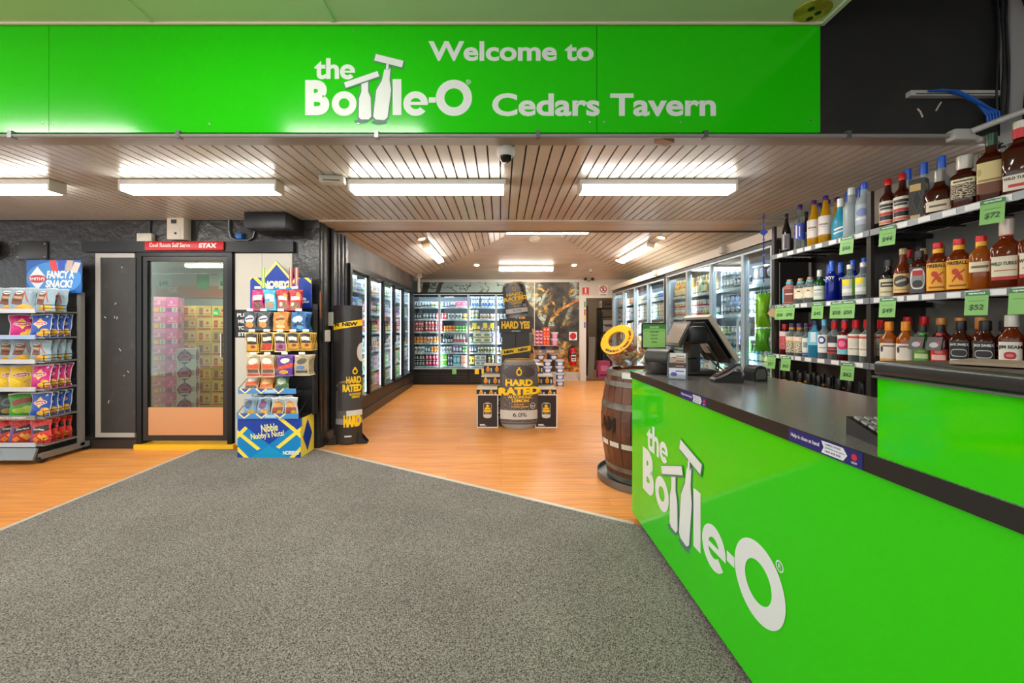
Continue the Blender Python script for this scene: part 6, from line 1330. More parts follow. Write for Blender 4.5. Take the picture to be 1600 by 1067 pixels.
BOT = {}   # kind: dict(words, h, r, glass, cap (height, colour, radius), label (z0, z1, half angle, material), shoulder, neck start, neck radius, sq, ax, ay, text [(string, z, w, h, colour)])
def B(kind, words, h, r, glass, cap, label=None, sh=.58, nb=.78, nk=.36, sq=2, ax=1., ay=1., text=(), neck=None): BOT[kind] = (words, h, r, glass, cap, label, sh, nb, nk, sq, ax, ay, text, neck)
B('slimblack', 'slim black liqueur bottle with silver label', .34, .032, BLKG, (.04, (24, 22, 24), .013), (.04, .17, 1.2, lab('slim', (120, 118, 122), ('r', .4, .5, .03, .5, WH), ('r', .6, .5, .1, .4, (70, 66, 70)))), .5, .86, .36)
B('clearblue', 'tall clear bottle with blue label and purple cap', .37, .035, CLR, (.035, (60, 40, 130), .016), (.09, .22, 1.6, lab('blue', (60, 80, 176), ('r', .4, .5, .05, .4, WH), ('r', .6, .5, .03, .3, WH))), .3, .9, .38)
B('limon', 'yellow liqueur bottle with cream label and purple cap', .36, .042, YEL, (.034, (70, 36, 120), .017), (.075, .21, 1.7, lab('limon', (222, 214, 206), ('r', .5, .55, .2, .05, (140, 130, 130)), ('r', .5, .42, .12, .02, (180, 150, 130)))), .4, .86, .38)
B('teal', 'rounded teal and white liqueur bottle', .3, .05, M('teal_ceramic', (16, 140, 170), .3), (.06, (230, 232, 230), .018), (.03, .13, .9, lab('teal', (16, 140, 170), ('r', .5, .6, .3, .06, WH, 14), ('r', .5, .35, .34, .05, WH, 14))), .4, .78, .36, 2, 1, .6)
B('frost', 'frosted clear vodka bottle', .345, .043, FRO, (.05, (206, 214, 214), .02), None, .62, .74, .45)
B('goose', 'frosted vodka bottle with blue cap and bird label', .345, .044, FRO, (.045, (30, 80, 190), .019), (.07, .2, 1.2, lab('goose', (176, 190, 206), ('e', .5, .6, .3, .2, (120, 140, 190)), ('r', .5, .3, .4, .06, WH))), .62, .76, .42)
B('bluetop', 'tall clear vodka bottle with blue foil cap', .37, .042, FRO, (.07, (24, 86, 190), .018), None, .6, .74, .42)
B('pinkgin', 'square pink gin bottle with cork top', .215, .045, PNK, (.022, (206, 150, 110), .019), (.025, .14, 1.0, lab('pinkgin', (206, 130, 116), ('r', .62, .5, .3, .46, (120, 60, 50)), ('r', .14, .5, .14, .5, (80, 190, 214)), ('r', .62, .6, .2, .05, (236, 190, 180)))), .68, .8, .5, 4, 1, .8, (), (.175, .195, (70, 186, 206)))
B('clearcork', 'small clear gin bottle with cream label', .21, .04, CLR, (.02, (190, 140, 100), .018), (.05, .13, 1.0, lab('cork', (224, 208, 176), ('d', .5, .3, .3, .3, (236, 226, 206)), ('e', .5, .7, .05, .05, BK))), .68, .8, .5, 4, 1, .8, (), (.17, .188, (120, 196, 206)))
B('tanq', 'green gin bottle with white label and silver cap', .25, .037, GRN, (.05, (196, 200, 194), .017), (.03, .13, 1.2, lab('tanq', (220, 226, 214), ('r', .5, .7, .3, .03, (90, 120, 90)), ('r', .5, .4, .34, .12, (190, 200, 184)))), .6, .74, .45)
B('skyy', 'cobalt blue vodka bottle', .3, .038, BLU, (.075, (56, 100, 210), .017), None, .62, .72, .45, text=(('SKYY', .165, .055, .022, WHITE),))
B('vodkayel', 'clear vodka bottle with yellow and white labels', .25, .04, CLR, (.03, (226, 226, 220), .017), (.04, .15, 1.3, lab('vyel', (190, 200, 196), ('r', .3, .8, .3, .18, (240, 220, 30)), ('r', .5, .3, .5, .12, WH), ('r', .85, .5, .12, .5, (120, 190, 30)))), .62, .76, .42)
B('ginpat', 'clear gin bottle with botanical label and violet cap', .265, .04, CLR, (.032, (86, 70, 130), .017), (.03, .16, 1.4, PR('spirit_label_pat', (214, 206, 180), [('r', .5, .86, .5, .12, (236, 214, 200)), ('r', .5, .72, .5, .03, (240, 196, 50))], .5, speck=(14, (120, 90, 70), .52))), .64, .78, .42, neck=(.215, .232, (226, 170, 50)))
B('whitemini', 'slim white-labelled gin bottle', .23, .03, CLR, (.03, (40, 44, 60), .013), (.02, .15, 1.4, lab('wm', WH, ('r', .5, .6, .16, .16, (120, 150, 150)), ('r', .5, .08, .5, .06, (60, 80, 150)))), .66, .8, .42)
B('bombay', 'square pale-blue gin bottle', .285, .04, SAP, (.035, (40, 60, 96), .018), (.1, .2, .7, lab('bomb', (120, 190, 214), ('r', .5, .6, .12, .36, (214, 230, 240)), ('r', .5, .3, .2, .03, WH))), .66, .78, .42, 4, 1, .8)
B('absol', 'clear vodka bottle with white label and blue ring', .29, .04, CLR, (.045, (96, 170, 210), .017), (.05, .18, 1.3, lab('abs', WH, ('e', .45, .7, .24, .22, (30, 60, 140)), ('e', .45, .7, .14, .12, WH), ('r', .5, .28, .24, .03, (150, 150, 160)))), .64, .76, .42)
B('blackl', 'clear vodka bottle with black label and red cap', .28, .04, CLR, (.055, (220, 34, 36), .019), (.05, .17, 1.3, lab('blk', (60, 54, 56), ('r', .5, .5, .3, .12, WH), ('r', .5, .25, .3, .05, (206, 60, 60)), ('r', .5, .03, .5, .04, (214, 50, 50)))), .64, .76, .42)
B('redl', 'red berry vodka bottle with teal label', .28, .04, RDG, (.055, (220, 40, 50), .018), (.05, .18, 1.3, lab('redl', (120, 200, 206), ('e', .5, .55, .4, .3, (206, 30, 90)), ('e', .45, .55, .2, .16, (236, 120, 150)), ('r', .5, .92, .5, .08, WH))), .64, .76, .42)
B('smir', 'clear vodka bottle with white label and red cap', .285, .041, CLR, (.058, (218, 30, 34), .02), (.05, .19, 1.3, lab('smir', (226, 220, 204), ('e', .5, .6, .24, .2, (214, 206, 190)), ('r', .5, .85, .5, .05, (206, 60, 50)), ('r', .5, .3, .3, .03, (170, 150, 130)))), .64, .76, .42)
B('darkred', 'dark red liqueur bottle with pink label', .26, .036, RDG, (.04, (206, 40, 44), .018), (.05, .2, 1.4, PR('spirit_label_dr', (214, 120, 130), [('r', .5, .85, .5, .12, (230, 214, 206))], .5, speck=(12, (180, 40, 60), .5))), .7, .8, .42)
B('wine', 'dark wine bottle with foil neck', .32, .037, BLKG, (.07, (30, 28, 30), .0155), (.06, .15, 1.2, lab('wine', (214, 206, 186), ('r', .5, .5, .3, .1, (90, 40, 40)))), .58, .72, .36)
B('winey', 'dark port bottle with yellow neck band', .32, .037, BLKG, (.06, (40, 34, 30), .0155), (.06, .15, 1.2, lab('wine2', (206, 60, 50), ('r', .5, .5, .3, .1, (220, 200, 90)))), .58, .72, .36, neck=(.23, .245, (214, 160, 40)))
B('bourb', 'bourbon bottle with white and red label and red cap', .31, .039, AMBD, (.04, (206, 30, 34), .017), (.03, .17, 1.3, lab('bourb', (226, 220, 206), ('r', .5, .82, .36, .06, (50, 46, 46)), ('r', .5, .68, .3, .05, (60, 54, 54)), ('r', .5, .45, .4, .06, (196, 50, 40)), ('r', .5, .28, .36, .1, (40, 34, 34)), ('r', .5, .08, .4, .06, (214, 120, 90)))), .6, .76, .42)
B('flask', 'broad flask-shaped bourbon bottle with silver stopper', .25, .06, AMBD, (.062, (150, 146, 140), .022), (.03, .085, .75, lab('flask', (226, 214, 190), ('r', .5, .5, .3, .1, (110, 90, 70)))), .5, .72, .34, 2.6, 1, .55)
B('ranch', 'square bourbon bottle with cream label and chunky stopper', .28, .049, AMBD, (.07, (196, 190, 180), .03), (.06, .16, .75, PR('spirit_label_ranch', (206, 190, 160), [('r', .5, .86, .5, .12, (236, 226, 190)), ('r', .5, .86, .3, .04, (80, 70, 60))], .5, speck=(16, (60, 40, 40), .5))), .62, .72, .44, 4, 1, .8)
B('greencap', 'amber whiskey bottle with dark green cap and slanted label', .34, .047, AMBD, (.06, (30, 66, 52), .02), (.05, .2, .85, lab('gcap', (220, 200, 140), ('e', .2, .7, .14, .12, (190, 170, 110)), ('r', .5, .15, .5, .2, (120, 70, 50)), ('r', .5, .42, .36, .03, (150, 120, 80)))), .62, .76, .4, 4, 1, .7)
B('turkey', 'broad bourbon bottle with cream label and red foil neck', .335, .049, AMB, (.075, (206, 190, 176), .023), (.05, .16, .75, lab('turk', CRM, ('r', .5, .06, .5, .09, (190, 36, 40)), ('r', .5, .4, .3, .02, (190, 90, 80)))), .6, .74, .4, 4, 1, .62, text=(('WILD TURKEY', .118, .086, .016, INK),), neck=(.255, .3, (206, 50, 60)))
B('turkeyd', 'tall dark bourbon bottle with low cream label', .345, .054, AMBD, (.075, (206, 196, 186), .023), (.03, .1, .8, lab('turkd', (226, 216, 200), ('r', .5, .3, .2, .1, (200, 60, 60)))), .6, .74, .4, 4, 1, .62, text=(('WILD TURKEY', .078, .09, .013, INK),), neck=(.265, .31, (206, 50, 60)))
B('kraken', 'dark rum bottle with cream label', .24, .04, BLKG, (.04, (60, 56, 54), .018), (.015, .12, 1.2, lab('krak', (214, 204, 170), ('r', .55, .68, .34, .14, (40, 36, 34)), ('r', .55, .68, .26, .05, (190, 180, 150)), ('r', .5, .25, .3, .04, (150, 140, 110)))), .56, .74, .42)
B('sailor', 'spiced rum bottle with tan label and dark oval', .29, .04, AMB, (.035, (176, 150, 110), .017), (.03, .14, 1.3, lab('sail', (222, 190, 130), ('e', .5, .6, .36, .3, (70, 64, 62)), ('r', .5, .62, .24, .06, (190, 180, 160), 18), ('r', .5, .15, .34, .04, (196, 150, 90)))), .52, .76, .42)
B('silverbadge', 'square whiskey bottle with grey label and white oval badge', .26, .039, AMBD, (.04, (60, 56, 58), .019), (.02, .165, .8, lab('grey', (74, 72, 74), ('e', .5, .55, .36, .4, WH), ('e', .5, .5, .26, .3, (150, 146, 146)), ('r', .5, .78, .18, .1, (190, 50, 50)), ('e', .5, .36, .16, .14, (60, 56, 56)))), .68, .82, .42, 4, 1, .8)
B('fireball', 'cinnamon whisky bottle with yellow flame label and red cap', .285, .043, AMB, (.03, (214, 30, 34), .02), (.025, .175, 1.0, lab('fire', (240, 172, 40), ('e', .45, .6, .09, .1, (196, 60, 24)), ('r', .52, .48, .05, .2, (196, 60, 24), 24), ('r', .6, .58, .16, .03, (196, 60, 24), 30), ('r', .44, .36, .03, .12, (196, 60, 24), -30), ('r', .62, .38, .03, .12, (196, 60, 24), 20), ('r', .5, .12, .3, .03, (150, 80, 30)))), .66, .8, .42, 3, 1, .72, text=(('FIREBALL', .15, .07, .018, INK),), neck=(.228, .252, (246, 180, 40)))
B('whiskwhite', 'honey whiskey bottle with small white label and red cap', .28, .039, AMBL, (.03, (212, 30, 34), .019), (.1, .15, 1.0, lab('ww', (230, 218, 186), ('r', .5, .5, .3, .12, (120, 100, 80)))), .66, .8, .42, 3, 1, .8, neck=(.228, .25, (246, 180, 40)))
B('captain', 'spiced rum bottle with white label and orange cap', .27, .04, AMBL, (.055, (240, 150, 40), .0205), (.02, .14, 1.0, lab('capt', (230, 220, 206), ('r', .5, .16, .5, .06, (214, 160, 80)), ('e', .25, .7, .1, .16, (60, 50, 60)), ('r', .6, .86, .3, .04, (120, 90, 80)))), .6, .78, .45, 3, 1, .85)
B('apple', 'whiskey bottle with bright green label and dark cap', .25, .034, GRN, (.04, (50, 48, 46), .018), (.01, .12, 1.0, lab('apple', (92, 150, 50), ('r', .5, .6, .3, .12, (200, 220, 160)), ('e', .5, .86, .1, .08, (150, 190, 90)))), .66, .8, .42, 4, 1, .9, neck=(.175, .205, (90, 150, 60)))
B('firered', 'whiskey bottle with bright red label and dark cap', .25, .034, RDG, (.04, (50, 48, 46), .018), (.01, .12, 1.0, lab('firered', (206, 50, 40), ('r', .5, .6, .3, .12, (236, 190, 180)), ('e', .5, .86, .1, .08, (236, 130, 110)))), .66, .8, .42, 4, 1, .9, neck=(.175, .205, (206, 60, 60)))
B('jd', 'square black-labelled whiskey bottle', .27, .0375, AMBD, (.05, (34, 34, 36), .021), (.012, .165, .8, lab('jd', (28, 26, 28), ('e', .5, .62, .3, .13, (190, 188, 186)), ('e', .5, .62, .25, .1, (40, 38, 40)), ('r', .5, .36, .36, .05, (200, 198, 196)), ('r', .5, .2, .3, .06, (180, 178, 176)), ('r', .06, .5, .02, .5, (170, 168, 166)), ('r', .94, .5, .02, .5, (170, 168, 166)))), .62, .8, .45, 5, 1, 1, text=(("JACK DANIEL'S", .14, .062, .016, WHITE),))
B('jim', 'bourbon bottle with white label, red seal and white cap', .295, .0385, AMB, (.055, (226, 222, 214), .0215), (.015, .17, .85, lab('jim', (228, 224, 212), ('e', .5, .6, .13, .11, (190, 40, 50)), ('e', .5, .6, .06, .05, (226, 120, 120)), ('r', .5, .12, .4, .02, (120, 120, 150)))), .62, .8, .45, 4, 1, .85, text=(('JIM BEAM', .135, .068, .02, INK), ('BOURBON', .062, .055, .016, INK)))
B('redcap', 'clear rum bottle with red cap', .3, .042, CLR, (.05, (210, 30, 40), .02), (.05, .17, 1.2, lab('rc', WH, ('r', .5, .5, .3, .1, (190, 50, 50)))), .6, .76, .42)
B('tancap', 'rum bottle with wooden ball cap', .29, .042, AMB, (.06, (206, 140, 70), .022), (.05, .17, 1.2, lab('tc', (206, 190, 160), ('r', .5, .5, .3, .1, (150, 60, 40)))), .6, .76, .42, neck=(.225, .24, (206, 60, 50)))
B('clearstop', 'clear whiskey bottle with pale label and metal stopper', .3, .045, AMBL, (.05, (90, 88, 84), .019), (.05, .16, 1.0, lab('cs', (214, 206, 190), ('r', .5, .5, .3, .1, (120, 100, 80)))), .6, .76, .42, 3, 1, .85)
PROTO = {}
def bottle_parts(kind):
    if kind in PROTO: return PROTO[kind]
    words, h, r, glass, (ch_, cc, cr), label, sh, nb, nk, sq, ax, ay, txt, neck = BOT[kind]
    nr = max(r*nk, cr*.8); prof = [(r*.9, 0), (r, .006), (r, h*sh)]
    for i in range(1, 6):
        u = i/6; prof.append((nr+(r-nr)*(math.cos(u*math.pi)*.5+.5), h*(sh+(nb-sh)*u)))
    prof += [(nr, h*nb), (nr*.95, h-ch_)]
    out = [('bottle_body', MB().lathe(prof, 18, sq=sq, ax=ax, ay=ay).mesh('bottle_body', glass, 40))]
    out.append(('cap', MB().lathe([(cr, h-ch_), (cr*1.02, h-ch_+.002), (cr*1.0, h-.003), (cr*.85, h)], 14).mesh('cap', M('cap_%d_%d_%d' % cc, cc, .3, .15), 40)))
    if label:
        z0, z1, an, mt = label; out.append(('label', MB().lathe([(r*1.012+.0004, z0), (r*1.012+.0004, z1)], 14, sq=sq, ax=ax, ay=ay, a0=math.pi-an, a1=math.pi+an).mesh('label', mt, 60)))
    if neck: out.append(('neck_band', MB().lathe([(nr*1.06+.0012, neck[0]), (nr*1.06+.0012, neck[1])], 14, cap=False).mesh('neck_band', M('band_%d_%d_%d' % neck[2], neck[2], .4))))
    for s, z, w_, h_, mt in txt:
        t = text_mb(s, w_, h_, .03, 0, 0); t.v = [(x-w_/2, 0, c) for x, y, c in t.v]
        if sq > 2: t.v = [(x, -r*ay*1.015*(max(0, 1-(abs(x)/(r*ax*1.015))**sq))**(1/sq)-.0014, c+z) for x, y, c in t.v]
        else: wrap(t, r*1.015+.0014, z)
        out.append(('lettering', t.mesh('lettering', mt)))
    PROTO[kind] = out; return out
WHERE = {(1, 0): 'on cooler-side top shelf', (1, 1): 'on cooler-side middle shelf', (1, 2): 'on cooler-side lower shelf', (1, 3): 'on cooler-side bottom shelf',
         (2, 0): 'on bench-side top shelf', (2, 1): 'on bench-side middle shelf', (2, 2): 'on bench-side lower shelf'}
QUEUE = {}; NAMED = {}
def spirit(kind, px, b, sh, row=0):
    X = SX+.062+row*.118; QUEUE.setdefault((b, sh, row), []).append([kind, yx(px, X), X])
def reach(kind):
    if kind == 'gift_box': return .048
    q = BOT[kind]; c, s_ = math.cos(1.05)*q[10], math.sin(1.05)*q[11]
    return q[2]*1.006*(math.hypot(c, s_) if q[9] < 2.5 else (abs(c)+abs(s_))*.92)*1.0+.004
def stock():
    for (b, sh, row), L in QUEUE.items():
        L.sort(key=lambda q: q[1]); lo, hi = (2.512, 3.345) if b == 1 else (1.22, 2.465)
        for _ in range(200):
            for p_, q in zip(L, L[1:]):
                o = reach(p_[0])+reach(q[0])-(q[1]-p_[1])
                if o > 0: p_[1] -= o/2; q[1] += o/2
            if L[0][1]-reach(L[0][0]) < lo: L[0][1] = lo+reach(L[0][0])
            if L[-1][1]+reach(L[-1][0]) > hi: L[-1][1] = hi-reach(L[-1][0])
        for kind, Y, X in L:
            z = (SZ[sh] if sh < 3 else .59)+.0005
            if kind == 'gift_box':
                tag(MB().box(-.033, -.033, 0, .033, .033, .24).build('boxed_spirit', GBX, None, (X, Y, z), (0, 0, -1.05)), 'black diamond-patterned gift box on the top shelf behind the raised bench', 'box'); continue
            parts = bottle_parts(kind); o = ob('spirit_bottle' if 'wine' not in kind else 'wine_bottle', parts[0][1], None, (X, Y, z), (0, 0, -1.05))
            for nm, me in parts[1:]: ob(nm, me, o)
            lb = BOT[kind][0]+' '+WHERE[(b, sh)]; tag(o, lb, 'bottle', lb); NAMED.setdefault(lb, []).append((row, -Y, o))
    for lb, L in NAMED.items():
        for rw in (0, 1):
            G = sorted((q for q in L if q[0] == rw), key=lambda q: q[1])
            for n, q in enumerate(G):
                if len(L) > 1: q[2]['label'] = lb+((', front' if rw == 0 else ', back') if len({z[0] for z in L}) > 1 else '')+(' %s' % ON[n] if len(G) > 1 else '')
for px, k in ((1229, 'slimblack'), (1250, 'clearblue'), (1272, 'limon'), (1290, 'limon'), (1315, 'teal'), (1331, 'frost'), (1347, 'goose')): spirit(k, px, 1, 0)
for px, k in ((1243, 'slimblack'), (1260, 'slimblack'), (1283, 'clearblue'), (1297, 'clearblue'), (1309, 'limon'), (1322, 'bluetop'), (1340, 'bluetop')): spirit(k, px, 1, 0, 1)
for px, k in ((1234, 'pinkgin'), (1252, 'clearcork'), (1265, 'clearcork'), (1281, 'tanq'), (1300, 'skyy'), (1328, 'vodkayel'), (1349, 'vodkayel')): spirit(k, px, 1, 1)
for px, k in ((1250, 'clearcork'), (1264, 'clearcork'), (1296, 'skyy'), (1314, 'skyy'), (1333, 'skyy'), (1351, 'skyy')): spirit(k, px, 1, 1, 1)
for px, k in ((1222, 'darkred'), (1236, 'ginpat'), (1250, 'ginpat'), (1260.5, 'whitemini'), (1272, 'bombay'), (1286, 'absol'), (1300, 'blackl'), (1315, 'redl'), (1331, 'smir'), (1347, 'smir')): spirit(k, px, 1, 2)
for px, k in ((1238, 'darkred'), (1251, 'ginpat'), (1264, 'ginpat'), (1279, 'bombay'), (1294, 'absol'), (1309, 'absol'), (1324, 'smir'), (1341, 'smir'), (1356, 'smir')): spirit(k, px, 1, 2, 1)
for q, px in enumerate((1226, 1238, 1251, 1264, 1280, 1296, 1312, 1329, 1347)): spirit('winey' if q < 3 else 'wine', px, 1, 3)
for q, px in enumerate((1236, 1248, 1262, 1277, 1292, 1308)): spirit('winey' if q % 2 else 'wine', px, 1, 3, 1)
for px, k in ((1386, 'bourb'), (1407, 'bourb'), (1463, 'flask'), (1503, 'ranch'), (1545, 'greencap'), (1584, 'turkeyd')): spirit(k, px, 2, 0)
GBX = PR('boxed_print', (26, 24, 24), [('d', .5, .5, .5, .5, (60, 58, 56)), ('d', .5, .5, .42, .42, (26, 24, 24)), ('d', .5, .5, .34, .34, (70, 68, 66)), ('d', .5, .5, .26, .26, (26, 24, 24)), ('r', .4, .8, .34, .08, (206, 170, 110)), ('r', .4, .1, .3, .06, (206, 170, 110))], speck=(40, (90, 86, 80), .58))
spirit('gift_box', 1431, 2, 0)
for px, k in ((1375, 'bluetop'), (1393, 'bluetop'), (1411, 'bluetop'), (1428, 'redcap'), (1447, 'clearstop'), (1487, 'clearstop'), (1520, 'ranch')): spirit(k, px, 2, 0, 1)
for px, k in ((1385, 'kraken'), (1405, 'sailor'), (1427, 'silverbadge'), (1455, 'fireball'), (1491, 'fireball'), (1522, 'whiskwhite'), (1560, 'turkey'), (1603, 'turkey')): spirit(k, px, 2, 1)
for px, k in ((1383, 'redcap'), (1402, 'sailor'), (1421, 'sailor'), (1445, 'fireball'), (1478, 'fireball'), (1512, 'clearstop'), (1548, 'clearstop'), (1580, 'turkey')): spirit(k, px, 2, 1, 1)
for px, k in ((1386, 'captain'), (1409, 'captain'), (1436, 'apple'), (1460, 'firered'), (1488, 'jd'), (1521, 'jd'), (1574, 'jim'), (1604, 'jim')): spirit(k, px, 2, 2)
for px, k in ((1378, 'redcap'), (1396, 'redcap'), (1416, 'tancap'), (1438, 'tancap'), (1460, 'tancap'), (1487, 'jd'), (1517, 'jd'), (1544, 'jd'), (1578, 'jim')): spirit(k, px, 2, 2, 1)
stock()
# two folded leaflets hung on the flavoured bottles
for px in (1433, 1461):
    Y = yx(px, SX+.0); o = tag(MB().slab((-.028, 0, 0), (.028, 0, 0), (.034, .03, .065), (-.022, .03, .065), .003).build('neck_leaflet', PR('leaflet', (90, 84, 82), [('e', .5, .4, .3, .2, (190, 186, 190)), ('e', .75, .6, .12, .1, (190, 60, 70))]), None, (SX-.012, Y, SZ[2]+.115), (.25, 0, -1.05)), 'folded grey leaflet on the %s-labelled flavoured whiskey bottle' % ('green' if px < 1450 else 'red'), 'leaflet', 'leaflets on the flavoured whiskey bottles')
# price tickets clipped to the rails
TKM = PR('special_ticket', (136, 192, 108), [('r', .5, .92, .5, .1, (62, 132, 74)), ('r', .5, .6, .34, .02, (100, 160, 80))], .5)
NUMW = {'66': 'sixty-six', '36': 'thirty-six', '90': 'ninety', '45': 'forty-five', '50': 'fifty', '57': 'fifty-seven', '62': 'sixty-two', '44': 'forty-four', '72': 'seventy-two', '49': 'forty-nine', '52': 'fifty-two'}
def ticket(b, sh, px, s, w=.078, h=.115):
    Y = yx(px, SX-.01); z = SZ[sh]+.002
    t = tag(MB().slab((-w/2, -.012, -h), (w/2, -.012, -h), (w/2, 0, 0), (-w/2, 0, 0), .001).build('price_ticket', TKM, None, (SX-.024, Y, z), (0, 0, -1.25)), ('green special ticket reading %s dollars' % NUMW[s] if s else 'green special ticket with its price turned away')+' %s%s' % ({1329: ', second of the pair,', 1231: ' near the gift bags'}.get(px, ''), WHERE[(b, sh)].replace('on ', 'under ')), 'ticket', 'green price tickets on the spirit shelves')
    q = text_mb('special', w*.7, .012, .03, 0, .0012); q.v = [(x-w*.35, y-.0012, c-.016) for x, y, c in q.v]; q.build('lettering', WHITE, t)
    if s: q = text_mb('$'+s, w*.62, .03, .02, 0, .0012, .15); q.v = [(x-w*.3, y-.009, c-h+.022) for x, y, c in q.v]; q.build('price', M('ticket_ink', (40, 90, 50), .5), t)
for b, sh, px, s in ((1, 0, 1327, '66'), (1, 1, 1222, '36'), (1, 1, 1237, '90'), (1, 1, 1281, '45'), (1, 1, 1311, '50'), (1, 1, 1329, '50'), (1, 2, 1208, '57'), (1, 2, 1231, '62'), (1, 2, 1328, '62'), (2, 0, 1391, '44'), (2, 0, 1556, '72'), (2, 1, 1391, '49'), (2, 1, 1531, '52'), (2, 1, 1603, '')): ticket(b, sh, px, s)
# ---------------------------------------------------------------- small fittings
dc = thing('dome_camera', 'white dome security camera under the front ceiling behind the sign', 'camera', (.03, 2.47, ZC))
MB().lathe([(.0, -.05), (.045, -.05), (.058, -.03), (.058, 0)], 22).build('housing', BATTEN, dc, smooth=40)
MB().lathe([(0, -.085), (.02, -.082), (.036, -.068), (.042, -.05)], 18).build('dome', M('smoked_dome', (16, 16, 18), .06), dc, smooth=60)
sa = thing('ceiling_sensor', 'off-white box sensor on the front ceiling boards', 'sensor', (-1.24, 2.93, ZC), .1)
MB().rbox(-.09, -.045, -.055, .09, .045, 0, .01, 2).build('case', OFFW, sa, smooth=40); MB().box(-.06, -.047, -.045, .06, -.045, -.035).build('slot', GREYM, sa)
p = on_back(835, 373); sd = thing('smoke_detector', 'round white smoke detector high on the rear ceiling slope', 'detector', p); sd.rotation_euler = (-sl, 0, 0)
MB().lathe([(0, -.05), (.04, -.048), (.055, -.03), (.1, -.02), (.105, 0)], 22).build('case', BATTEN, sd, smooth=40)
p = on_back(923, 421); sd = thing('dome_camera', 'small dome camera low on the rear ceiling slope above the store room', 'camera', p); sd.rotation_euler = (-sl, 0, 0)
MB().lathe([(0, -.07), (.03, -.06), (.045, -.03), (.05, 0)], 16).build('dome', OFFW, sd, smooth=60); MB().lathe([(0, -.074), (.018, -.066)], 10).build('lens', BLACK, sd)
for Y, l in ((4.55, 'off-white motion sensor on the trim above the near beer cooler'), (6.55, 'off-white motion sensor on the trim above the far beer cooler')):
    t = thing('motion_sensor', l, 'sensor', (XCF+.019, Y, 2.15)); MB().rbox(-.06, -.035, -.045, 0, .035, .045, .012, 2).build('case', OFFW, t, smooth=40); pass
# conduit under the sign
cdt = thing('sign_conduit', 'long grey conduit running under the green sign', 'conduit', (0, YS-.03, 2.366))
MB().tube([(-6, 0, 0), (2.6, 0, 0)], .012, 10).build('pipe', M('conduit_grey', (140, 138, 136), .4), cdt, smooth=60)
for px in (22, 282, 590, 840, 1100, 1322): MB().box(-.012, -.014, -.014, .012, .017, .026).build('clip', GREYM, cdt, (wx(px, YS-.02), 0, 0))
tj = thing('conduit_junction', 'pale plastic conduit junction with a pipe rising to the right wall', 'conduit', (2.62, YS-.02, 2.366))
CPV = M('pale_conduit', (182, 180, 174), .4)
MB().rbox(-.06, -.045, -.035, .06, .012, .03, .012, 2).build('tee', CPV, tj, smooth=40)
MB().tube([(.03, -.04, .01), (.24, -.2, .085), (.24, -.9, .3)], .017, 10).build('pipe', CPV, tj, smooth=60); MB().tube([(.05, -.0, -.005), (.1, 0, -.006), (.13, 0, -.02)], .017, 10).build('elbow', CPV, tj, smooth=60)
wb = tag(MB().box(-.05, -.03, -.025, .05, .03, 0).build('wood_block', M('raw_timber', (160, 122, 84), .6), None, (wx(1040, 2.31), 2.33, 2.379), (0, 0, .5)), 'small raw timber block under the sign edge', 'block')
# cables on the black fascia
ct_ = thing('cable_duct', 'pale slotted cable duct on the black fascia', 'duct', (wx(1415, YS), YS, wz(150, YS)))
MB().box(0, -.03, -.014, .53, 0, .016).build('channel', CPV, ct_); MB().box(.03, -.032, -.008, .5, -.03, .0).build('slot', M('duct_slot', (90, 88, 86), .5), ct_)
bc_ = thing('data_cables', 'bundle of blue data cables hanging from the fascia cable duct', 'cable', (wx(1440, YS), YS-.035, wz(148, YS)))
BLC = M('blue_cable', (30, 96, 190), .4)
for k in range(5):
    MB().tube([(.0, 0, .0), (.1, -.006, .0-k*.003), (.18, -.01, -.03-k*.006), (.27, -.012, -.08-k*.008), (.33, -.005, -.14+k*.003), (.34, 0, -.18)], .0055, 6).build('cable', BLC, bc_, (k*.012, -.004*k, 0), smooth=60)
bk = thing('black_cables', 'loose black cables running down the corner beside the fascia', 'cable', (2.84, YS-.03, 0))
for k, (dx_, ph) in enumerate(((0, 0), (.018, 1.3), (.03, 2.2))):
    MB().tube([(dx_+.008*math.sin(z*5+ph), -.01*k, 4.1-z*.135) for z in range(13)], .007, 6).build('cable', BLACK, bk, smooth=60)
for k in range(7):
    MB().tube([(-.06+k*.012, -.03, 2.3+.01*math.sin(k*2)), (-.1+.03*math.sin(k*3), -.05, 2.26), (-.05+k*.008, -.06, 2.2), (-.02+.02*math.sin(k), -.03, 2.14+.02*k)], .006, 6).build('cable', BLACK, bk, smooth=60)
wv = tag(MB().tube([(2.878, YS-.06-.03*math.sin(i*.9)-.02*i*.35, 4.0-i*.13) for i in range(14)], .006, 6).build('wall_cable', BLACK, smooth=60), 'thin wavy black cable on the grey wall cladding', 'cable')
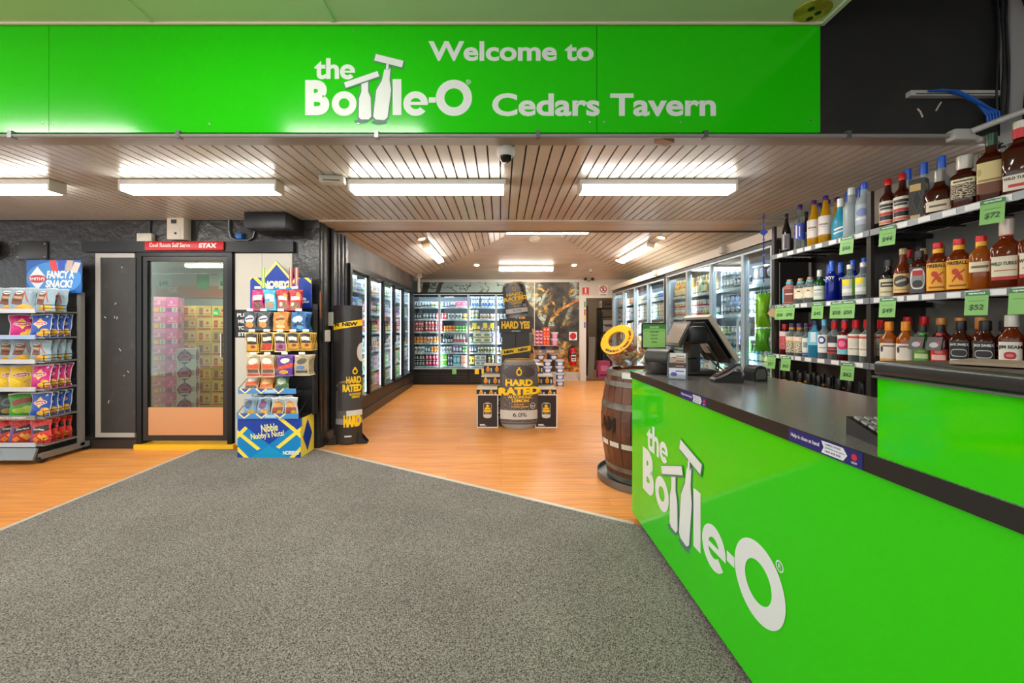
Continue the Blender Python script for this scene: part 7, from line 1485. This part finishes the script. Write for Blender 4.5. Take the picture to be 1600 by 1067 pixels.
for px, py, s in ((1433, 176, 1), (1470, 166, -1)):
    tag(MB().tube([(0, 0, 0), (.015*s, -.002, -.02), (.03*s, 0, -.05)], .004, 6).build('paint_drip', M('old_paint', (196, 184, 164), .6), None, (wx(px, YS), YS-.002, wz(py-6, YS))), 'curl of old pale paint on the black fascia '+('beside the blue cables' if s < 0 else 'under the cable duct end'), 'paint mark', 'paint curls on the fascia')
# gift bags and ribbon on the shelving end
GB = M('green_foil', (104, 158, 24), .18, .35, bump=(22, .5)); GB2 = M('green_foil_dark', (70, 140, 30), .2, .35, bump=(22, .5))
for z0, z1, mt, l in ((1.27, 1.56, GB, 'shiny lime gift bag hung on the end of the spirit shelving'), (1.06, 1.255, GB2, 'second darker green gift bag hanging below the lime one')):
    t = thing('gift_bag', l, 'gift bag', (2.27, 3.44, z0), -.55); h_ = z1-z0
    mb = bag_mb(.105, h_, .05, 3); mb.build('bag', mt, t, smooth=60)
    MB().tube([(-.02, -.01, h_-.01), (-.01, 0, h_+.1 if z0 > 1.2 else h_+.012), (.02, -.01, h_-.01)], .003, 5).build('handle', M('teal_cord', (80, 190, 150), .5), t)
rb = thing('ribbon_chain', 'hanging chain of blue paper pennants at the shelving end', 'decoration', (2.29, 3.46, 1.66))
MB().box(-.004, -.001, 0, .004, .001, .6).build('string', M('pennant_string', (60, 60, 130), .5), rb)
for k in range(9):
    s_ = .013 if k != 6 else .034; MB().prism([(0, -s_), (s_, 0), (0, s_), (-s_, 0)], -.001, .001, 'XZ').build('pennant', M('pennant_blue_%d' % (k % 2), ((40, 66, 170), (90, 110, 200))[k % 2], .4), rb, (0, 0, .04+k*.066), (0, 0, -.4))
bxs = tag(MB().box(0, 0, 0, .03, .1, .26).build('pink_box', PR('tall_pink_box', (226, 206, 206), [('e', .5, .7, .36, .16, (206, 60, 80)), ('r', .5, .2, .4, .08, (90, 90, 100)), ('r', .5, .95, .5, .05, (206, 60, 90))]), None, (SX+.24, 3.27, SZ[2]+.001), (0, 0, -.4)), 'tall pink and white gift box at the end of the lower spirit shelf', 'box')
tc_ = tag(MB().slab((-.04, 0, 0), (.04, 0, 0), (.04, 0, .06), (-.04, 0, .06), .002).build('swing_tag', M('kraft_tag', (186, 150, 110), .6), None, (2.27, 3.33, 1.36), (.0, .6, -.9)), 'tilted brown card tag beside the lime gift bag', 'tag')
